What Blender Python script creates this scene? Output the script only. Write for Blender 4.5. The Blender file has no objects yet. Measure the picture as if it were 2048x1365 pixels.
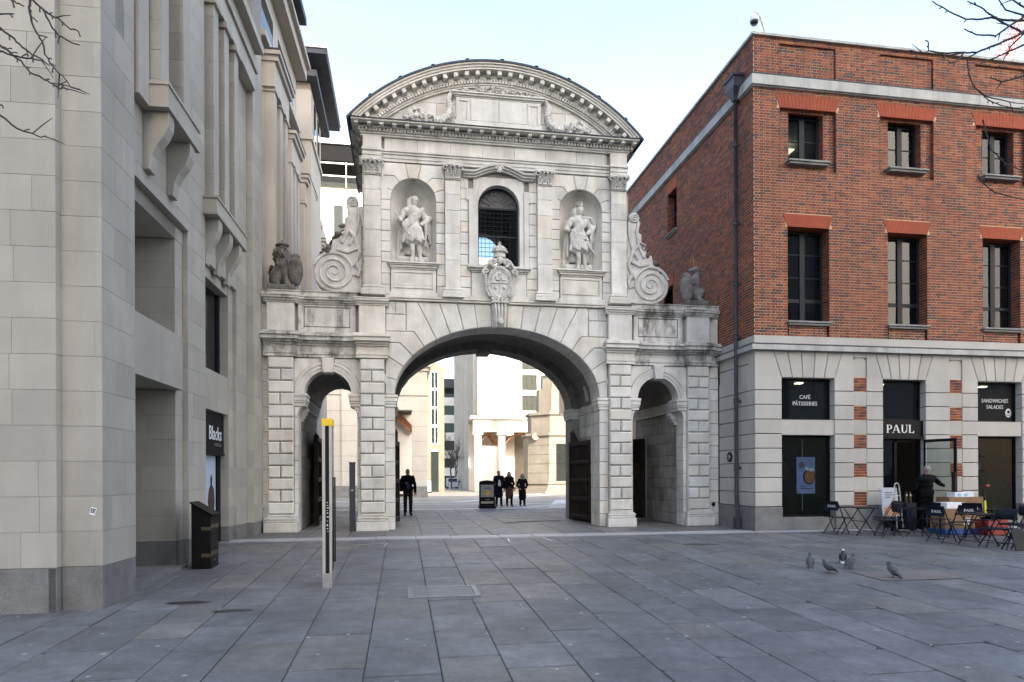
import bpy, math, random
import numpy as np
from mathutils import Matrix, Vector
PI = math.pi; rad = math.radians
random.seed(7)
SC = bpy.context.scene; COL = SC.collection

# ---------------------------------------------------------------- camera, world, sun, exposure
cam = bpy.data.cameras.new('camera'); camo = bpy.data.objects.new('camera', cam); COL.objects.link(camo)
cam.sensor_width = 36.0; cam.lens = 36.0*1350/2048; cam.shift_y = 0.1316
cam.clip_start = 0.1; cam.clip_end = 2500
camo.matrix_world = Matrix.Translation((0, 0, 1.5)) @ Matrix.Rotation(rad(-9.25), 4, 'Z') @ Matrix.Rotation(rad(90), 4, 'X') @ Matrix.Rotation(-0.004, 4, 'Z')
SC.camera = camo

SUN_EL, SUN_AZ = 27.0, 161.0          # azimuth clockwise from +Y; the sun stands behind the camera, to the right
W = bpy.data.worlds.new('World'); SC.world = W; W.use_nodes = True
wn, wl = W.node_tree.nodes, W.node_tree.links
bg = wn['Background']; bg.inputs['Strength'].default_value = 0.13
sky = wn.new('ShaderNodeTexSky'); sky.sky_type = 'NISHITA'; sky.sun_disc = False
sky.sun_elevation = rad(SUN_EL); sky.sun_rotation = rad(SUN_AZ)
sky.air_density = 1.0; sky.dust_density = 4.0; sky.ozone_density = 1.0
tc = wn.new('ShaderNodeTexCoord'); mp = wn.new('ShaderNodeMapping'); mp.inputs['Scale'].default_value = (1.0, 1.0, 2.2)
cn = wn.new('ShaderNodeTexNoise'); cn.inputs['Scale'].default_value = 1.6; cn.inputs['Detail'].default_value = 5; cn.inputs['Roughness'].default_value = .5
cr = wn.new('ShaderNodeMapRange'); cr.inputs['From Min'].default_value = .36; cr.inputs['From Max'].default_value = .68
cr.inputs['To Min'].default_value = .0; cr.inputs['To Max'].default_value = .09
wm = wn.new('ShaderNodeMix'); wm.data_type = 'RGBA'; wm.inputs[7].default_value = (5.2, 5.6, 6.0, 1)
wl.new(tc.outputs['Generated'], mp.inputs['Vector']); wl.new(mp.outputs[0], cn.inputs['Vector']); wl.new(cn.outputs['Fac'], cr.inputs['Value'])
wl.new(cr.outputs[0], wm.inputs[0]); wl.new(sky.outputs[0], wm.inputs[6]); wl.new(wm.outputs[2], bg.inputs['Color'])
sl = bpy.data.lights.new('sun', 'SUN'); sl.energy = 2.3; sl.angle = rad(.5); sl.color = (1, .93, .82)
so = bpy.data.objects.new('sun', sl); COL.objects.link(so); so.location = (30, -60, 60)
sd = Vector((math.sin(rad(SUN_AZ))*math.cos(rad(SUN_EL)), math.cos(rad(SUN_AZ))*math.cos(rad(SUN_EL)), math.sin(rad(SUN_EL))))
so.rotation_euler = sd.to_track_quat('Z', 'Y').to_euler()
vs = SC.view_settings; vs.view_transform = 'Standard'; vs.look = 'None'; vs.exposure = 2.42; vs.gamma = 1.0; vs.use_curve_mapping = False
SC.cycles.max_bounces = 6; SC.cycles.diffuse_bounces = 4; SC.cycles.transparent_max_bounces = 8

# ---------------------------------------------------------------- materials
MATS = {}
def newmat(name):
    m = bpy.data.materials.new(name); m.use_nodes = True
    n, l = m.node_tree.nodes, m.node_tree.links
    return m, n, l, n['Principled BSDF']
def ramp(n, stops):
    r = n.new('ShaderNodeValToRGB'); e = r.color_ramp.elements
    while len(e) < len(stops): e.new(.5)
    for el, (p, c) in zip(e, stops): el.position = p; el.color = (c[0], c[1], c[2], 1)
    return r
def noise(n, l, scale, detail=4, rough=.55, stretch=None):
    g = n.new('ShaderNodeNewGeometry'); t = n.new('ShaderNodeTexNoise')
    t.inputs['Scale'].default_value = scale; t.inputs['Detail'].default_value = detail; t.inputs['Roughness'].default_value = rough
    if stretch:
        m = n.new('ShaderNodeMapping'); m.inputs['Scale'].default_value = stretch
        l.new(g.outputs['Position'], m.inputs['Vector']); l.new(m.outputs[0], t.inputs['Vector'])
    else: l.new(g.outputs['Position'], t.inputs['Vector'])
    return t
def mul(n, l, a, b, fac=1.0, mode='MULTIPLY'):
    m = n.new('ShaderNodeMix'); m.data_type = 'RGBA'; m.blend_type = mode
    if isinstance(fac, (int, float)): m.inputs[0].default_value = fac
    else: l.new(fac, m.inputs[0])
    for s, i in ((a, 6), (b, 7)):
        if isinstance(s, tuple): m.inputs[i].default_value = (s[0], s[1], s[2], 1)
        else: l.new(s, m.inputs[i])
    return m.outputs[2]
def stone(name, c1, c2, scale=2.2, var=.16, island=False, streak=.35, dirt=(.35, .32, .28), dirt_amt=.5, bump=.25, bscale=60, rough=.85, spots=0, grain=.18):
    """mottled stone: large tone noise, fine grain, rain streaks, per-piece tone"""
    m, n, l, b = newmat(name)
    t = noise(n, l, scale, 6, .6); r = ramp(n, [(.3, c1), (.7, c2)]); l.new(t.outputs['Fac'], r.inputs[0]); c = r.outputs[0]
    if island: g = n.new('ShaderNodeNewGeometry'); rnd = g.outputs['Random Per Island']
    else: g = n.new('ShaderNodeObjectInfo'); rnd = g.outputs['Random']
    v = n.new('ShaderNodeMapRange'); v.inputs['To Min'].default_value = 1-var; v.inputs['To Max'].default_value = 1+var*.6
    l.new(rnd, v.inputs['Value'])
    cx = n.new('ShaderNodeCombineColor'); [l.new(v.outputs[0], cx.inputs[i]) for i in range(3)]
    c = mul(n, l, c, cx.outputs[0])
    if streak:
        s = noise(n, l, 1.0, 5, .62, (2.6, 2.6, .35)); sr = ramp(n, [(.46, (0, 0, 0)), (.72, (1, 1, 1))]); l.new(s.outputs['Fac'], sr.inputs[0])
        mm = n.new('ShaderNodeMath'); mm.operation = 'MULTIPLY'; mm.inputs[1].default_value = streak; l.new(sr.outputs[0], mm.inputs[0])
        c = mul(n, l, c, mul(n, l, c, dirt), mm.outputs[0], 'MIX') if dirt_amt >= 1 else mul(n, l, c, tuple(1-(1-d)*dirt_amt for d in dirt), mm.outputs[0])
    f = noise(n, l, bscale, 3, .7); fr = ramp(n, [(.25, (1-grain,)*3), (.75, (1+grain*.5,)*3)]); l.new(f.outputs['Fac'], fr.inputs[0]); c = mul(n, l, c, fr.outputs[0])
    if spots:
        g2 = n.new('ShaderNodeNewGeometry'); vo = n.new('ShaderNodeTexVoronoi'); vo.inputs['Scale'].default_value = 2.6; l.new(g2.outputs['Position'], vo.inputs['Vector'])
        sr = ramp(n, [(.0, (1, 1, 1)), (.055, (1, 1, 1)), (.072, (0, 0, 0))]); l.new(vo.outputs['Distance'], sr.inputs[0])
        c = mul(n, l, c, (.34, .34, .335), sr.outputs[0], 'MIX')
    l.new(c, b.inputs['Base Color']); b.inputs['Roughness'].default_value = rough
    bp = n.new('ShaderNodeBump'); bp.inputs['Strength'].default_value = bump; bp.inputs['Distance'].default_value = .01
    l.new(f.outputs['Fac'], bp.inputs['Height']); l.new(bp.outputs[0], b.inputs['Normal'])
    MATS[name] = m; return m
def paving(name, c1, c2, var):
    m = stone(name, c1, c2, .8, var, streak=0, bscale=45, grain=.18, rough=.62, spots=1, bump=.35)
    n, l = m.node_tree.nodes, m.node_tree.links; b = n['Principled BSDF']; c = b.inputs['Base Color'].links[0].from_socket
    for sc_, lo, hi, p0, p1 in ((5.5, .80, 1.14, .32, .68), (1.6, .84, 1.10, .35, .65), (14, .86, 1.08, .3, .7)):
        t = noise(n, l, sc_, 6, .65); r = ramp(n, [(p0, (lo, lo, lo*.99)), (p1, (hi, hi, hi*1.01))]); l.new(t.outputs['Fac'], r.inputs[0]); c = mul(n, l, c, r.outputs[0])
    t = noise(n, l, 2.2, 8, .75); r = ramp(n, [(.60, (0, 0, 0)), (.70, (.55, .55, .55))]); l.new(t.outputs['Fac'], r.inputs[0]); c = mul(n, l, c, (.60, .58, .56), r.outputs[0])
    g2 = n.new('ShaderNodeNewGeometry'); vo = n.new('ShaderNodeTexVoronoi'); vo.inputs['Scale'].default_value = 4.3; l.new(g2.outputs['Position'], vo.inputs['Vector'])
    sr = ramp(n, [(.0, (1, 1, 1)), (.05, (1, 1, 1)), (.075, (0, 0, 0))]); l.new(vo.outputs['Distance'], sr.inputs[0]); c = mul(n, l, c, (.05, .05, .052), sr.outputs[0], 'MIX')
    l.new(c, b.inputs['Base Color']); t2 = noise(n, l, 3, 5, .6); rr = n.new('ShaderNodeMapRange'); rr.inputs['To Min'].default_value = .42; rr.inputs['To Max'].default_value = .78; l.new(t2.outputs['Fac'], rr.inputs['Value']); l.new(rr.outputs[0], b.inputs['Roughness']); return m
def plain(name, col, rough=.5, metal=0., var=.1, scale=8, spec=.5, emit=None, estr=0):
    m, n, l, b = newmat(name)
    t = noise(n, l, scale, 4, .6); lo = tuple(x*(1-var) for x in col); hi = tuple(min(1, x*(1+var)) for x in col)
    r = ramp(n, [(.3, lo), (.7, hi)]); l.new(t.outputs['Fac'], r.inputs[0]); l.new(r.outputs[0], b.inputs['Base Color'])
    b.inputs['Roughness'].default_value = rough; b.inputs['Metallic'].default_value = metal; b.inputs['Specular IOR Level'].default_value = spec
    if emit: b.inputs['Emission Color'].default_value = (*emit, 1); b.inputs['Emission Strength'].default_value = estr
    MATS[name] = m; return m
def glassmat(name, tint, trans=.35, rough=.02):
    m, n, l, b = newmat(name)
    b.inputs['Base Color'].default_value = (*tint, 1); b.inputs['Roughness'].default_value = rough; b.inputs['Specular IOR Level'].default_value = .5
    t = n.new('ShaderNodeBsdfTransparent'); t.inputs[0].default_value = (.82, .88, .88, 1); mx = n.new('ShaderNodeMixShader'); mx.inputs[0].default_value = trans
    out = n['Material Output']; l.new(b.outputs[0], mx.inputs[1]); l.new(t.outputs[0], mx.inputs[2]); l.new(mx.outputs[0], out.inputs[0])
    MATS[name] = m; return m
portland = stone('portland_stone', (.53, .522, .482), (.725, .72, .68), 1.7, .10, streak=.5, dirt=(.33, .30, .26), dirt_amt=.75, grain=.16)
def tinted(m, amt=(.945, .905, .85), grime=.55):
    n, l = m.node_tree.nodes, m.node_tree.links; b = n['Principled BSDF']; c = b.inputs['Base Color'].links[0].from_socket
    g = n.new('ShaderNodeObjectInfo'); r = ramp(n, [(.0, (.97, .97, .98)), (.5, (1.02, 1.02, 1.02)), (.80, (1, .99, .97)), (.93, amt), (1, (.86, .85, .83))]); l.new(g.outputs['Random'], r.inputs[0]); c = mul(n, l, c, r.outputs[0])
    t = noise(n, l, 3.2, 9, .78); q = ramp(n, [(.56, (0, 0, 0)), (.74, (grime,)*3)]); l.new(t.outputs['Fac'], q.inputs[0]); c = mul(n, l, c, (.52, .49, .44), q.outputs[0])
    l.new(c, b.inputs['Base Color'])
tinted(portland)
portland_core = stone('portland_mortar', (.20, .19, .175), (.28, .27, .25), 2.5, .05, streak=.4)
carved = stone('carved_portland', (.44, .43, .40), (.64, .63, .60), 5.0, .04, streak=.3, dirt_amt=.8, bscale=40, grain=.25)
weathered = stone('weathered_carving', (.055, .052, .048), (.18, .172, .160), 5.0, .04, streak=.4, bscale=40, grain=.3)
def stained(name):
    m = stone(name, (.47, .46, .43), (.64, .63, .60), 2.0, .08, streak=.45, dirt_amt=.8)
    n, l = m.node_tree.nodes, m.node_tree.links; b = n['Principled BSDF']; src = b.inputs['Base Color'].links[0].from_socket
    t = noise(n, l, 1.0, 8, .7, (2.3, 2.3, 1.0)); r = ramp(n, [(.46, (0, 0, 0)), (.62, (1, 1, 1))]); l.new(t.outputs['Fac'], r.inputs[0])
    mm = n.new('ShaderNodeMath'); mm.operation = 'MULTIPLY'; mm.inputs[1].default_value = .85; l.new(r.outputs[0], mm.inputs[0])
    l.new(mul(n, l, src, (.06, .06, .05), mm.outputs[0], 'MIX'), b.inputs['Base Color']); return m
sooty = stained('sooty_portland')
ashlar = stone('ashlar_limestone', (.330, .313, .272), (.398, .378, .332), 1.1, .11, streak=.38, dirt_amt=.45, grain=.07, bscale=90, bump=.1)
ashlar_c = stone('cafe_limestone', (.385, .366, .330), (.45, .43, .392), 1.1, .07, streak=.22, dirt_amt=.5, grain=.07, bscale=90, bump=.1)
ashlar_j = plain('ashlar_joint', (.22, .212, .195), .9)
granite = stone('grey_granite', (.15, .15, .145), (.25, .247, .237), 3, .06, streak=.4, dirt_amt=.7, bscale=120, grain=.75, rough=.6)
yorkstone = paving('yorkstone_paving', (.110, .112, .118), (.150, .152, .156), .20)
tanstone = paving('tan_paving', (.126, .122, .115), (.160, .155, .145), .17)
paleband = stone('pale_granite_paving', (.30, .305, .31), (.37, .375, .38), 1.2, .08, streak=0, bscale=60, grain=.2, rough=.6)
whiteband = stone('white_granite_paving', (.46, .455, .445), (.55, .545, .53), 1.2, .08, streak=0, bscale=60, grain=.1, rough=.6)
mortar_g = plain('paving_joint', (.055, .052, .05), .95)
dampm = plain('damp_patch', (.028, .025, .024), .4, var=.3)
bgstone = stone('background_limestone', (.40, .365, .315), (.48, .445, .39), .6, .08, streak=.25, dirt_amt=.5, grain=.06, bscale=20)
bgpale = stone('background_pale_stone', (.62, .59, .54), (.70, .67, .62), .5, .05, streak=.15, dirt_amt=.4, grain=.05, bscale=20)
oldstone = stone('monument_stone', (.17, .15, .12), (.24, .215, .175), .8, .1, streak=.4, dirt_amt=.6, grain=.08, bscale=20)
unistone = stone('grey_carving', (.13, .125, .118), (.25, .24, .225), 5.0, .04, streak=.4, bscale=40, grain=.3)
bgbuff = stone('background_buff_stone', (.145, .122, .088), (.20, .172, .13), .6, .05, streak=.15, dirt_amt=.4, grain=.05, bscale=20)
white_p = plain('white_paint', (.75, .76, .76), .5)
lead = plain('lead_sheet', (.055, .062, .075), .6, 0, .25, 3, spec=.25)
leadpipe = plain('painted_iron', (.045, .047, .06), .5, .0, .2, 6, spec=.3)
darkframe = plain('dark_window_frame', (.016, .018, .021), .55, spec=.2)
blackm = plain('black_metal', (.005, .005, .006), .5, 0, .3, spec=.15)
navy = plain('navy_enamel', (.008, .011, .020), .5, 0, .2, spec=.2)
steel = plain('brushed_steel', (.50, .48, .45), .35, .8, .12, 20)
oak = stone('dark_oak', (.010, .007, .005), (.028, .020, .014), 3.0, .15, streak=.5, bscale=30, grain=.4, rough=.75)
oak.node_tree.nodes['Principled BSDF'].inputs['Specular IOR Level'].default_value = .15
gold = plain('gilding', (.65, .42, .08), .35, .8)
yellow = plain('yellow_panel', (.80, .52, .01), .5)
glassw = glassmat('window_glass', (.006, .008, .011), .35); glassw.node_tree.nodes['Principled BSDF'].inputs['Specular IOR Level'].default_value = .30
glassd = glassmat('dark_glass', (.006, .008, .011), .35)
glassc = glassmat('clear_glass', (.01, .014, .014), .80)
glasso = glassmat('office_glass', (.02, .028, .028), .2); glasso.node_tree.nodes['Principled BSDF'].inputs['Specular IOR Level'].default_value = .2
lettering = plain('cream_lettering', (.78, .76, .70), .5, emit=(1, .95, .85), estr=.0)
card = plain('brown_cardboard', (.21, .125, .06), .8, 0, .15, 4)
whitecard = plain('white_card', (.70, .70, .72), .7)
redplastic = plain('red_plastic', (.26, .022, .012), .5)
blueplastic = plain('blue_plastic', (.03, .07, .28), .45)
skin = plain('skin', (.36, .21, .15), .55, 0, .1, 30)
blackcloth = plain('black_cloth', (.006, .006, .007), .9, 0, .4, 20, spec=.1)
navycloth = plain('navy_cloth', (.007, .008, .016), .9, 0, .3, 20, spec=.1)
greycloth = plain('grey_trouser_cloth', (.022, .022, .026), .9, 0, .25, 20, spec=.1)
bluecloth = plain('blue_shirt_cloth', (.05, .075, .16), .9, 0, .2, 20, spec=.1)
whitecloth = plain('white_shirt_cloth', (.6, .6, .62), .8)
hairm = plain('brown_hair', (.03, .02, .014), .6, 0, .4, 40)
greyhair = plain('grey_hair', (.25, .24, .23), .6, 0, .3, 40)
bark = stone('bark', (.035, .028, .026), (.075, .06, .055), 20, .1, streak=0, bscale=80, grain=.4)

def brickmat(name, cols, mortar=False):
    m, n, l, b = newmat(name)
    g = n.new('ShaderNodeNewGeometry'); r = ramp(n, cols); r.color_ramp.interpolation = 'LINEAR'; l.new(g.outputs['Random Per Island'], r.inputs[0])
    t = noise(n, l, 25, 4, .7); tr = ramp(n, [(.25, (.72, .72, .74)), (.75, (1.2, 1.15, 1.1))]); l.new(t.outputs['Fac'], tr.inputs[0])
    c = mul(n, l, r.outputs[0], tr.outputs[0])
    s = noise(n, l, .5, 4, .6); sr = ramp(n, [(.35, (.85, .85, .88)), (.65, (1.1, 1.08, 1.05))]); l.new(s.outputs['Fac'], sr.inputs[0]); c = mul(n, l, c, sr.outputs[0])
    l.new(c, b.inputs['Base Color']); b.inputs['Roughness'].default_value = .85
    bp = n.new('ShaderNodeBump'); bp.inputs['Strength'].default_value = .4; bp.inputs['Distance'].default_value = .006; l.new(t.outputs['Fac'], bp.inputs['Height']); l.new(bp.outputs[0], b.inputs['Normal'])
    return m
BR = [(0, (.062, .035, .034)), (.12, (.105, .038, .030)), (.25, (.150, .040, .026)), (.55, (.215, .060, .027)), (.8, (.265, .082, .033)), (.8, (.255, .072, .032)), (.93, (.30, .105, .042)), (1, (.12, .042, .032))]
BH = [(0, (.052, .036, .040)), (.22, (.080, .038, .036)), (.4, (.135, .040, .028)), (.75, (.21, .054, .028)), (1, (.26, .075, .034))]
brickm = brickmat('red_brick', BR); brickh = brickmat('header_brick', BH)
rubbed = brickmat('rubbed_red_brick', [(0, (.25, .050, .022)), (.5, (.285, .058, .024)), (1, (.32, .072, .030))])
brickj = plain('brick_mortar', (.58, .43, .285), .95)

# ---------------------------------------------------------------- mesh helpers
class MB:
    def __init__(s, T=None): s.v = []; s.f = []; s.T = T
    def add(s, vs, fs):
        o = len(s.v)
        s.v += [s.T(*p) for p in vs] if s.T else [tuple(p) for p in vs]
        s.f += [tuple(i+o for i in f) for f in fs]; return s
    def box(s, x0, x1, y0, y1, z0, z1):
        return s.add([(x, y, z) for z in (z0, z1) for x, y in ((x0, y0), (x1, y0), (x1, y1), (x0, y1))],
                     [(0, 3, 2, 1), (4, 5, 6, 7), (0, 1, 5, 4), (1, 2, 6, 5), (2, 3, 7, 6), (3, 0, 4, 7)])
    def prism(s, poly, d0, d1, ch=0., jit=0.):
        """poly in (u,z); front at d0 (towards viewer), back at d1; ch chamfers the front edges. Coordinates are (u,z,d)."""
        n = len(poly)
        if ch:
            ins = inset(poly, ch)
            vs = [(u, z, d0+random.uniform(-jit, jit)) for u, z in ins] + [(u, z, d0+ch) for u, z in poly] + [(u, z, d1) for u, z in poly]
            fs = [tuple(range(n))] + [(i, i+n, (i+1) % n+n, (i+1) % n) for i in range(n)] + [(i+n, i+2*n, (i+1) % n+2*n, (i+1) % n+n) for i in range(n)] + [tuple(2*n+i for i in reversed(range(n)))]
        else:
            vs = [(u, z, d0) for u, z in poly] + [(u, z, d1) for u, z in poly]
            fs = [tuple(range(n)), tuple(reversed(range(n, 2*n)))] + [(i, i+n, (i+1) % n+n, (i+1) % n) for i in range(n)]
        return s.add(vs, fs)
    def rect(s, u0, u1, z0, z1, d0, d1, ch=0., jit=0.): return s.prism([(u0, z0), (u1, z0), (u1, z1), (u0, z1)], d0, d1, ch, jit)
    def tube(s, pts, r, n=6, cap=True):
        pts = [Vector(p) for p in pts]; rs = r if isinstance(r, (list, tuple)) else [r]*len(pts)
        vs, fs = [], []; ref = Vector((.31, .17, .93))
        for i, p in enumerate(pts):
            t = (pts[min(i+1, len(pts)-1)]-pts[max(i-1, 0)]).normalized()
            if abs(t.dot(ref)) > .97: ref = Vector((.9, .1, .2))
            a = t.cross(ref).normalized(); b = t.cross(a)
            vs += [tuple(p+(a*math.cos(2*PI*k/n)+b*math.sin(2*PI*k/n))*rs[i]) for k in range(n)]
        for i in range(len(pts)-1):
            for k in range(n): k2 = (k+1) % n; fs.append((i*n+k, i*n+k2, (i+1)*n+k2, (i+1)*n+k))
        if cap: fs += [tuple(range(n)), tuple((len(pts)-1)*n+k for k in reversed(range(n)))]
        return s.add(vs, fs)
    def bar(s, a, b, w, h=None):
        """rectangular bar between two points"""
        a, b = Vector(a), Vector(b); h = h or w; t = (b-a).normalized(); up = Vector((0, 0, 1)) if abs(t.z) < .95 else Vector((0, 1, 0))
        x = t.cross(up).normalized()*w/2; y = x.cross(t).normalized()*h/2
        vs = [tuple(p+sx*x+sy*y) for p in (a, b) for sx, sy in ((-1, -1), (1, -1), (1, 1), (-1, 1))]
        return s.add(vs, [(0, 1, 2, 3), (7, 6, 5, 4), (0, 4, 5, 1), (1, 5, 6, 2), (2, 6, 7, 3), (3, 7, 4, 0)])
    def lathe(s, prof, c, n=12, ax='z'):
        vs, fs = [], []
        for r, h in prof:
            for k in range(n):
                a = 2*PI*k/n; p = (r*math.cos(a), r*math.sin(a), h)
                if ax == 'y': p = (p[0], p[2], p[1])
                if ax == 'x': p = (p[2], p[0], p[1])
                vs.append((c[0]+p[0], c[1]+p[1], c[2]+p[2]))
        for i in range(len(prof)-1):
            for k in range(n): k2 = (k+1) % n; fs.append((i*n+k, i*n+k2, (i+1)*n+k2, (i+1)*n+k))
        fs += [tuple(reversed(range(n))), tuple((len(prof)-1)*n+k for k in range(n))]
        return s.add(vs, fs)
    def ball(s, c, r, n=8, m=5):
        r = (r, r, r) if isinstance(r, (int, float)) else r; vs = [(c[0], c[1], c[2]-r[2])]; fs = []
        for i in range(1, m):
            a = -PI/2+PI*i/m
            vs += [(c[0]+r[0]*math.cos(a)*math.cos(2*PI*k/n), c[1]+r[1]*math.cos(a)*math.sin(2*PI*k/n), c[2]+r[2]*math.sin(a)) for k in range(n)]
        vs.append((c[0], c[1], c[2]+r[2])); L = len(vs)-1
        for k in range(n):
            k2 = (k+1) % n; fs.append((0, 1+k2, 1+k)); fs.append((L, L-n+k, L-n+k2))
            for i in range(m-2): fs.append((1+i*n+k, 1+i*n+k2, 1+(i+1)*n+k2, 1+(i+1)*n+k))
        return s.add(vs, fs)
    def loft(s, rings, close=True, cap=True):
        n = len(rings[0]); fs = []
        for i in range(len(rings)-1):
            for k in range(n if close else n-1): k2 = (k+1) % n; fs.append((i*n+k, i*n+k2, (i+1)*n+k2, (i+1)*n+k))
        if cap: fs += [tuple(range(n)), tuple((len(rings)-1)*n+k for k in reversed(range(n)))]
        return s.add([p for r in rings for p in r], fs)
    def mesh(s, name, o=(0, 0, 0), smooth=False):
        me = bpy.data.meshes.new(name)
        me.from_pydata([(x-o[0], y-o[1], z-o[2]) for x, y, z in s.v] if any(o) else s.v, [], s.f)
        if smooth: me.polygons.foreach_set('use_smooth', [True]*len(me.polygons))
        return me
    def build(s, name, mat, parent=None, smooth=False, kind=None, label=None):
        o = (0, 0, 0); p = parent
        while p: o = tuple(a+b for a, b in zip(o, p.location)); p = p.parent
        me = s.mesh(name, o, smooth); me.materials.append(mat)
        ob = bpy.data.objects.new(name, me); COL.objects.link(ob); ob.parent = parent
        if kind: ob['kind'] = kind
        if label: ob['label'] = label
        return ob
def inset(poly, d):
    n = len(poly); A = sum(poly[i][0]*poly[(i+1) % n][1]-poly[(i+1) % n][0]*poly[i][1] for i in range(n)); sg = 1 if A > 0 else -1; out = []
    for i in range(n):
        p0, p1, p2 = poly[i-1], poly[i], poly[(i+1) % n]
        def nrm(a, b):
            dx, dy = b[0]-a[0], b[1]-a[1]; L = math.hypot(dx, dy) or 1e-9; return (-dy/L*sg, dx/L*sg)
        n1, n2 = nrm(p0, p1), nrm(p1, p2); k = 1+n1[0]*n2[0]+n1[1]*n2[1]; k = max(k, .35)
        out.append((p1[0]+d*(n1[0]+n2[0])/k, p1[1]+d*(n1[1]+n2[1])/k))
    return out
def thing(name, label, cat, loc=(0, 0, 0), rz=0., group=None):
    o = bpy.data.objects.new(name, None); COL.objects.link(o); o.location = loc; o.rotation_euler = (0, 0, rz)
    o.empty_display_size = .1; o['label'] = label; o['category'] = cat
    if group: o['group'] = group
    return o
def tag(o, label, cat, group=None):
    o['label'] = label; o['category'] = cat
    if group: o['group'] = group
    return o
def kids(o): return [c for c in bpy.data.objects if c.parent == o]
def dup(o, parent=None):
    c = o.copy(); COL.objects.link(c)
    if parent: c.parent = parent
    for k in list(o.children): dup(k, c)
    return c
def text(s, size, T, name, mat, parent, ext=.004, sx=1.0, align='CENTER'):
    """lettering as flat extruded mesh; T maps (x right, y up, out) to world"""
    cu = bpy.data.curves.new(name, 'FONT'); cu.body = s; cu.size = size; cu.align_x = align; cu.extrude = ext; cu.resolution_u = 2
    ob = bpy.data.objects.new(name, cu); COL.objects.link(ob); dg = bpy.context.evaluated_depsgraph_get()
    me = bpy.data.meshes.new_from_object(ob.evaluated_get(dg)); bpy.data.objects.remove(ob); bpy.data.curves.remove(cu)
    m = MB(lambda x, y, z: T(x*sx, y, z)); m.add([tuple(v.co) for v in me.vertices], [tuple(p.vertices) for p in me.polygons]); bpy.data.meshes.remove(me)
    return m.build(name, mat, parent)

# ---------------------------------------------------------------- sculpting: smooth union of round cones and ellipsoids -> one continuous surface
def sculpt(prims, res, T=None, fold=None):
    P = []
    for p in prims:
        if p[0] == 'c': _, a, b, ra, rb, k = p; P.append((np.minimum(a, b)-max(ra, rb), np.maximum(a, b)+max(ra, rb)))
        else: _, c, r, k = p[:4]; q = np.array(r) if len(p) < 5 else np.array([max(r)]*3); P.append((np.array(c)-q, np.array(c)+q))
    lo = np.min([p[0] for p in P], 0)-4*res; hi = np.max([p[1] for p in P], 0)+4*res
    N = np.ceil((hi-lo)/res).astype(int)+1; D = np.full(N, .3, np.float32)
    for p, (a, b) in zip(prims, P):
        k = p[5] if p[0] == 'c' else p[3]; mg = k+3*res
        i0 = np.maximum(0, np.floor((a-mg-lo)/res).astype(int)); i1 = np.minimum(N, np.ceil((b+mg-lo)/res).astype(int)+1)
        sl = tuple(slice(x, y) for x, y in zip(i0, i1))
        g = np.stack(np.meshgrid(*[lo[j]+res*np.arange(i0[j], i1[j]) for j in range(3)], indexing='ij'), -1)
        if p[0] == 'c':
            A, B = np.array(p[1], float), np.array(p[2], float); ba = B-A; h = np.clip(((g-A)@ba)/max(ba@ba, 1e-9), 0, 1)
            d = np.linalg.norm(g-A-h[..., None]*ba, axis=-1)-(p[3]+(p[4]-p[3])*h)
        else:
            q = g-np.array(p[1]); 
            if len(p) > 4: q = q@np.array(Matrix.Rotation(p[4][1], 3, p[4][0]))
            r = np.array(p[2]); k0 = np.linalg.norm(q/r, axis=-1); k1 = np.linalg.norm(q/r**2, axis=-1); d = k0*(k0-1)/np.maximum(k1, 1e-6)
        S = D[sl]; kk = max(k, 1e-4); h = np.clip(.5+.5*(S-d)/kk, 0, 1); D[sl] = S*(1-h)+d*h-kk*h*(1-h)
    if fold:
        g = np.stack(np.meshgrid(*[lo[j]+res*np.arange(N[j]) for j in range(3)], indexing='ij'), -1); D = D+fold(g).astype(np.float32)
    s = D < 0; nx, ny, nz = D.shape; C = (nx-1, ny-1, nz-1); acc = np.zeros(C+(3,)); cnt = np.zeros(C); E = []
    for ax in range(3):
        a = [slice(None)]*3; b = [slice(None)]*3; a[ax] = slice(0, -1); b[ax] = slice(1, None); fa, fb = D[tuple(a)], D[tuple(b)]
        x = (s[tuple(a)] != s[tuple(b)]); t = np.where(x, fa/np.where(fa == fb, 1, fa-fb), 0); E.append((x, s[tuple(a)])); o = [i for i in range(3) if i != ax]
        for d1 in (0, 1):
            for d2 in (0, 1):
                c = [slice(None)]*3; c[o[0]] = slice(d1, D.shape[o[0]]-1+d1); c[o[1]] = slice(d2, D.shape[o[1]]-1+d2)
                xe = x[tuple(c)]; acc[..., ax] += np.where(xe, t[tuple(c)], 0); acc[..., o[0]] += xe*d1; acc[..., o[1]] += xe*d2; cnt += xe
    act = cnt > 0; idx = np.full(C, -1); idx[act] = np.arange(act.sum())
    V = (np.argwhere(act)+acc[act]/cnt[act][:, None])*res+lo; F = []
    for ax in range(3):
        x, ins = E[ax]; o = [i for i in range(3) if i != ax]; c = [slice(None)]*3; c[o[0]] = slice(1, -1); c[o[1]] = slice(1, -1)
        w = np.argwhere(x[tuple(c)])
        if not len(w): continue
        w[:, o[0]] += 1; w[:, o[1]] += 1; q = []
        for d1, d2 in ((1, 1), (0, 1), (0, 0), (1, 0)):
            u = w.copy(); u[:, o[0]] -= d1; u[:, o[1]] -= d2; q.append(idx[tuple(u.T)])
        q = np.stack(q, 1); flip = ins[tuple(w.T)] ^ (ax == 1); q[~flip] = q[~flip][:, ::-1]; F.append(q)
    F = np.concatenate(F); m = MB(T); m.add([tuple(v) for v in V.tolist()], [tuple(f) for f in F.tolist()]); return m
def cap(a, b, ra, rb=None, k=.02): return ('c', np.array(a, float), np.array(b, float), ra, ra if rb is None else rb, k)
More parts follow.
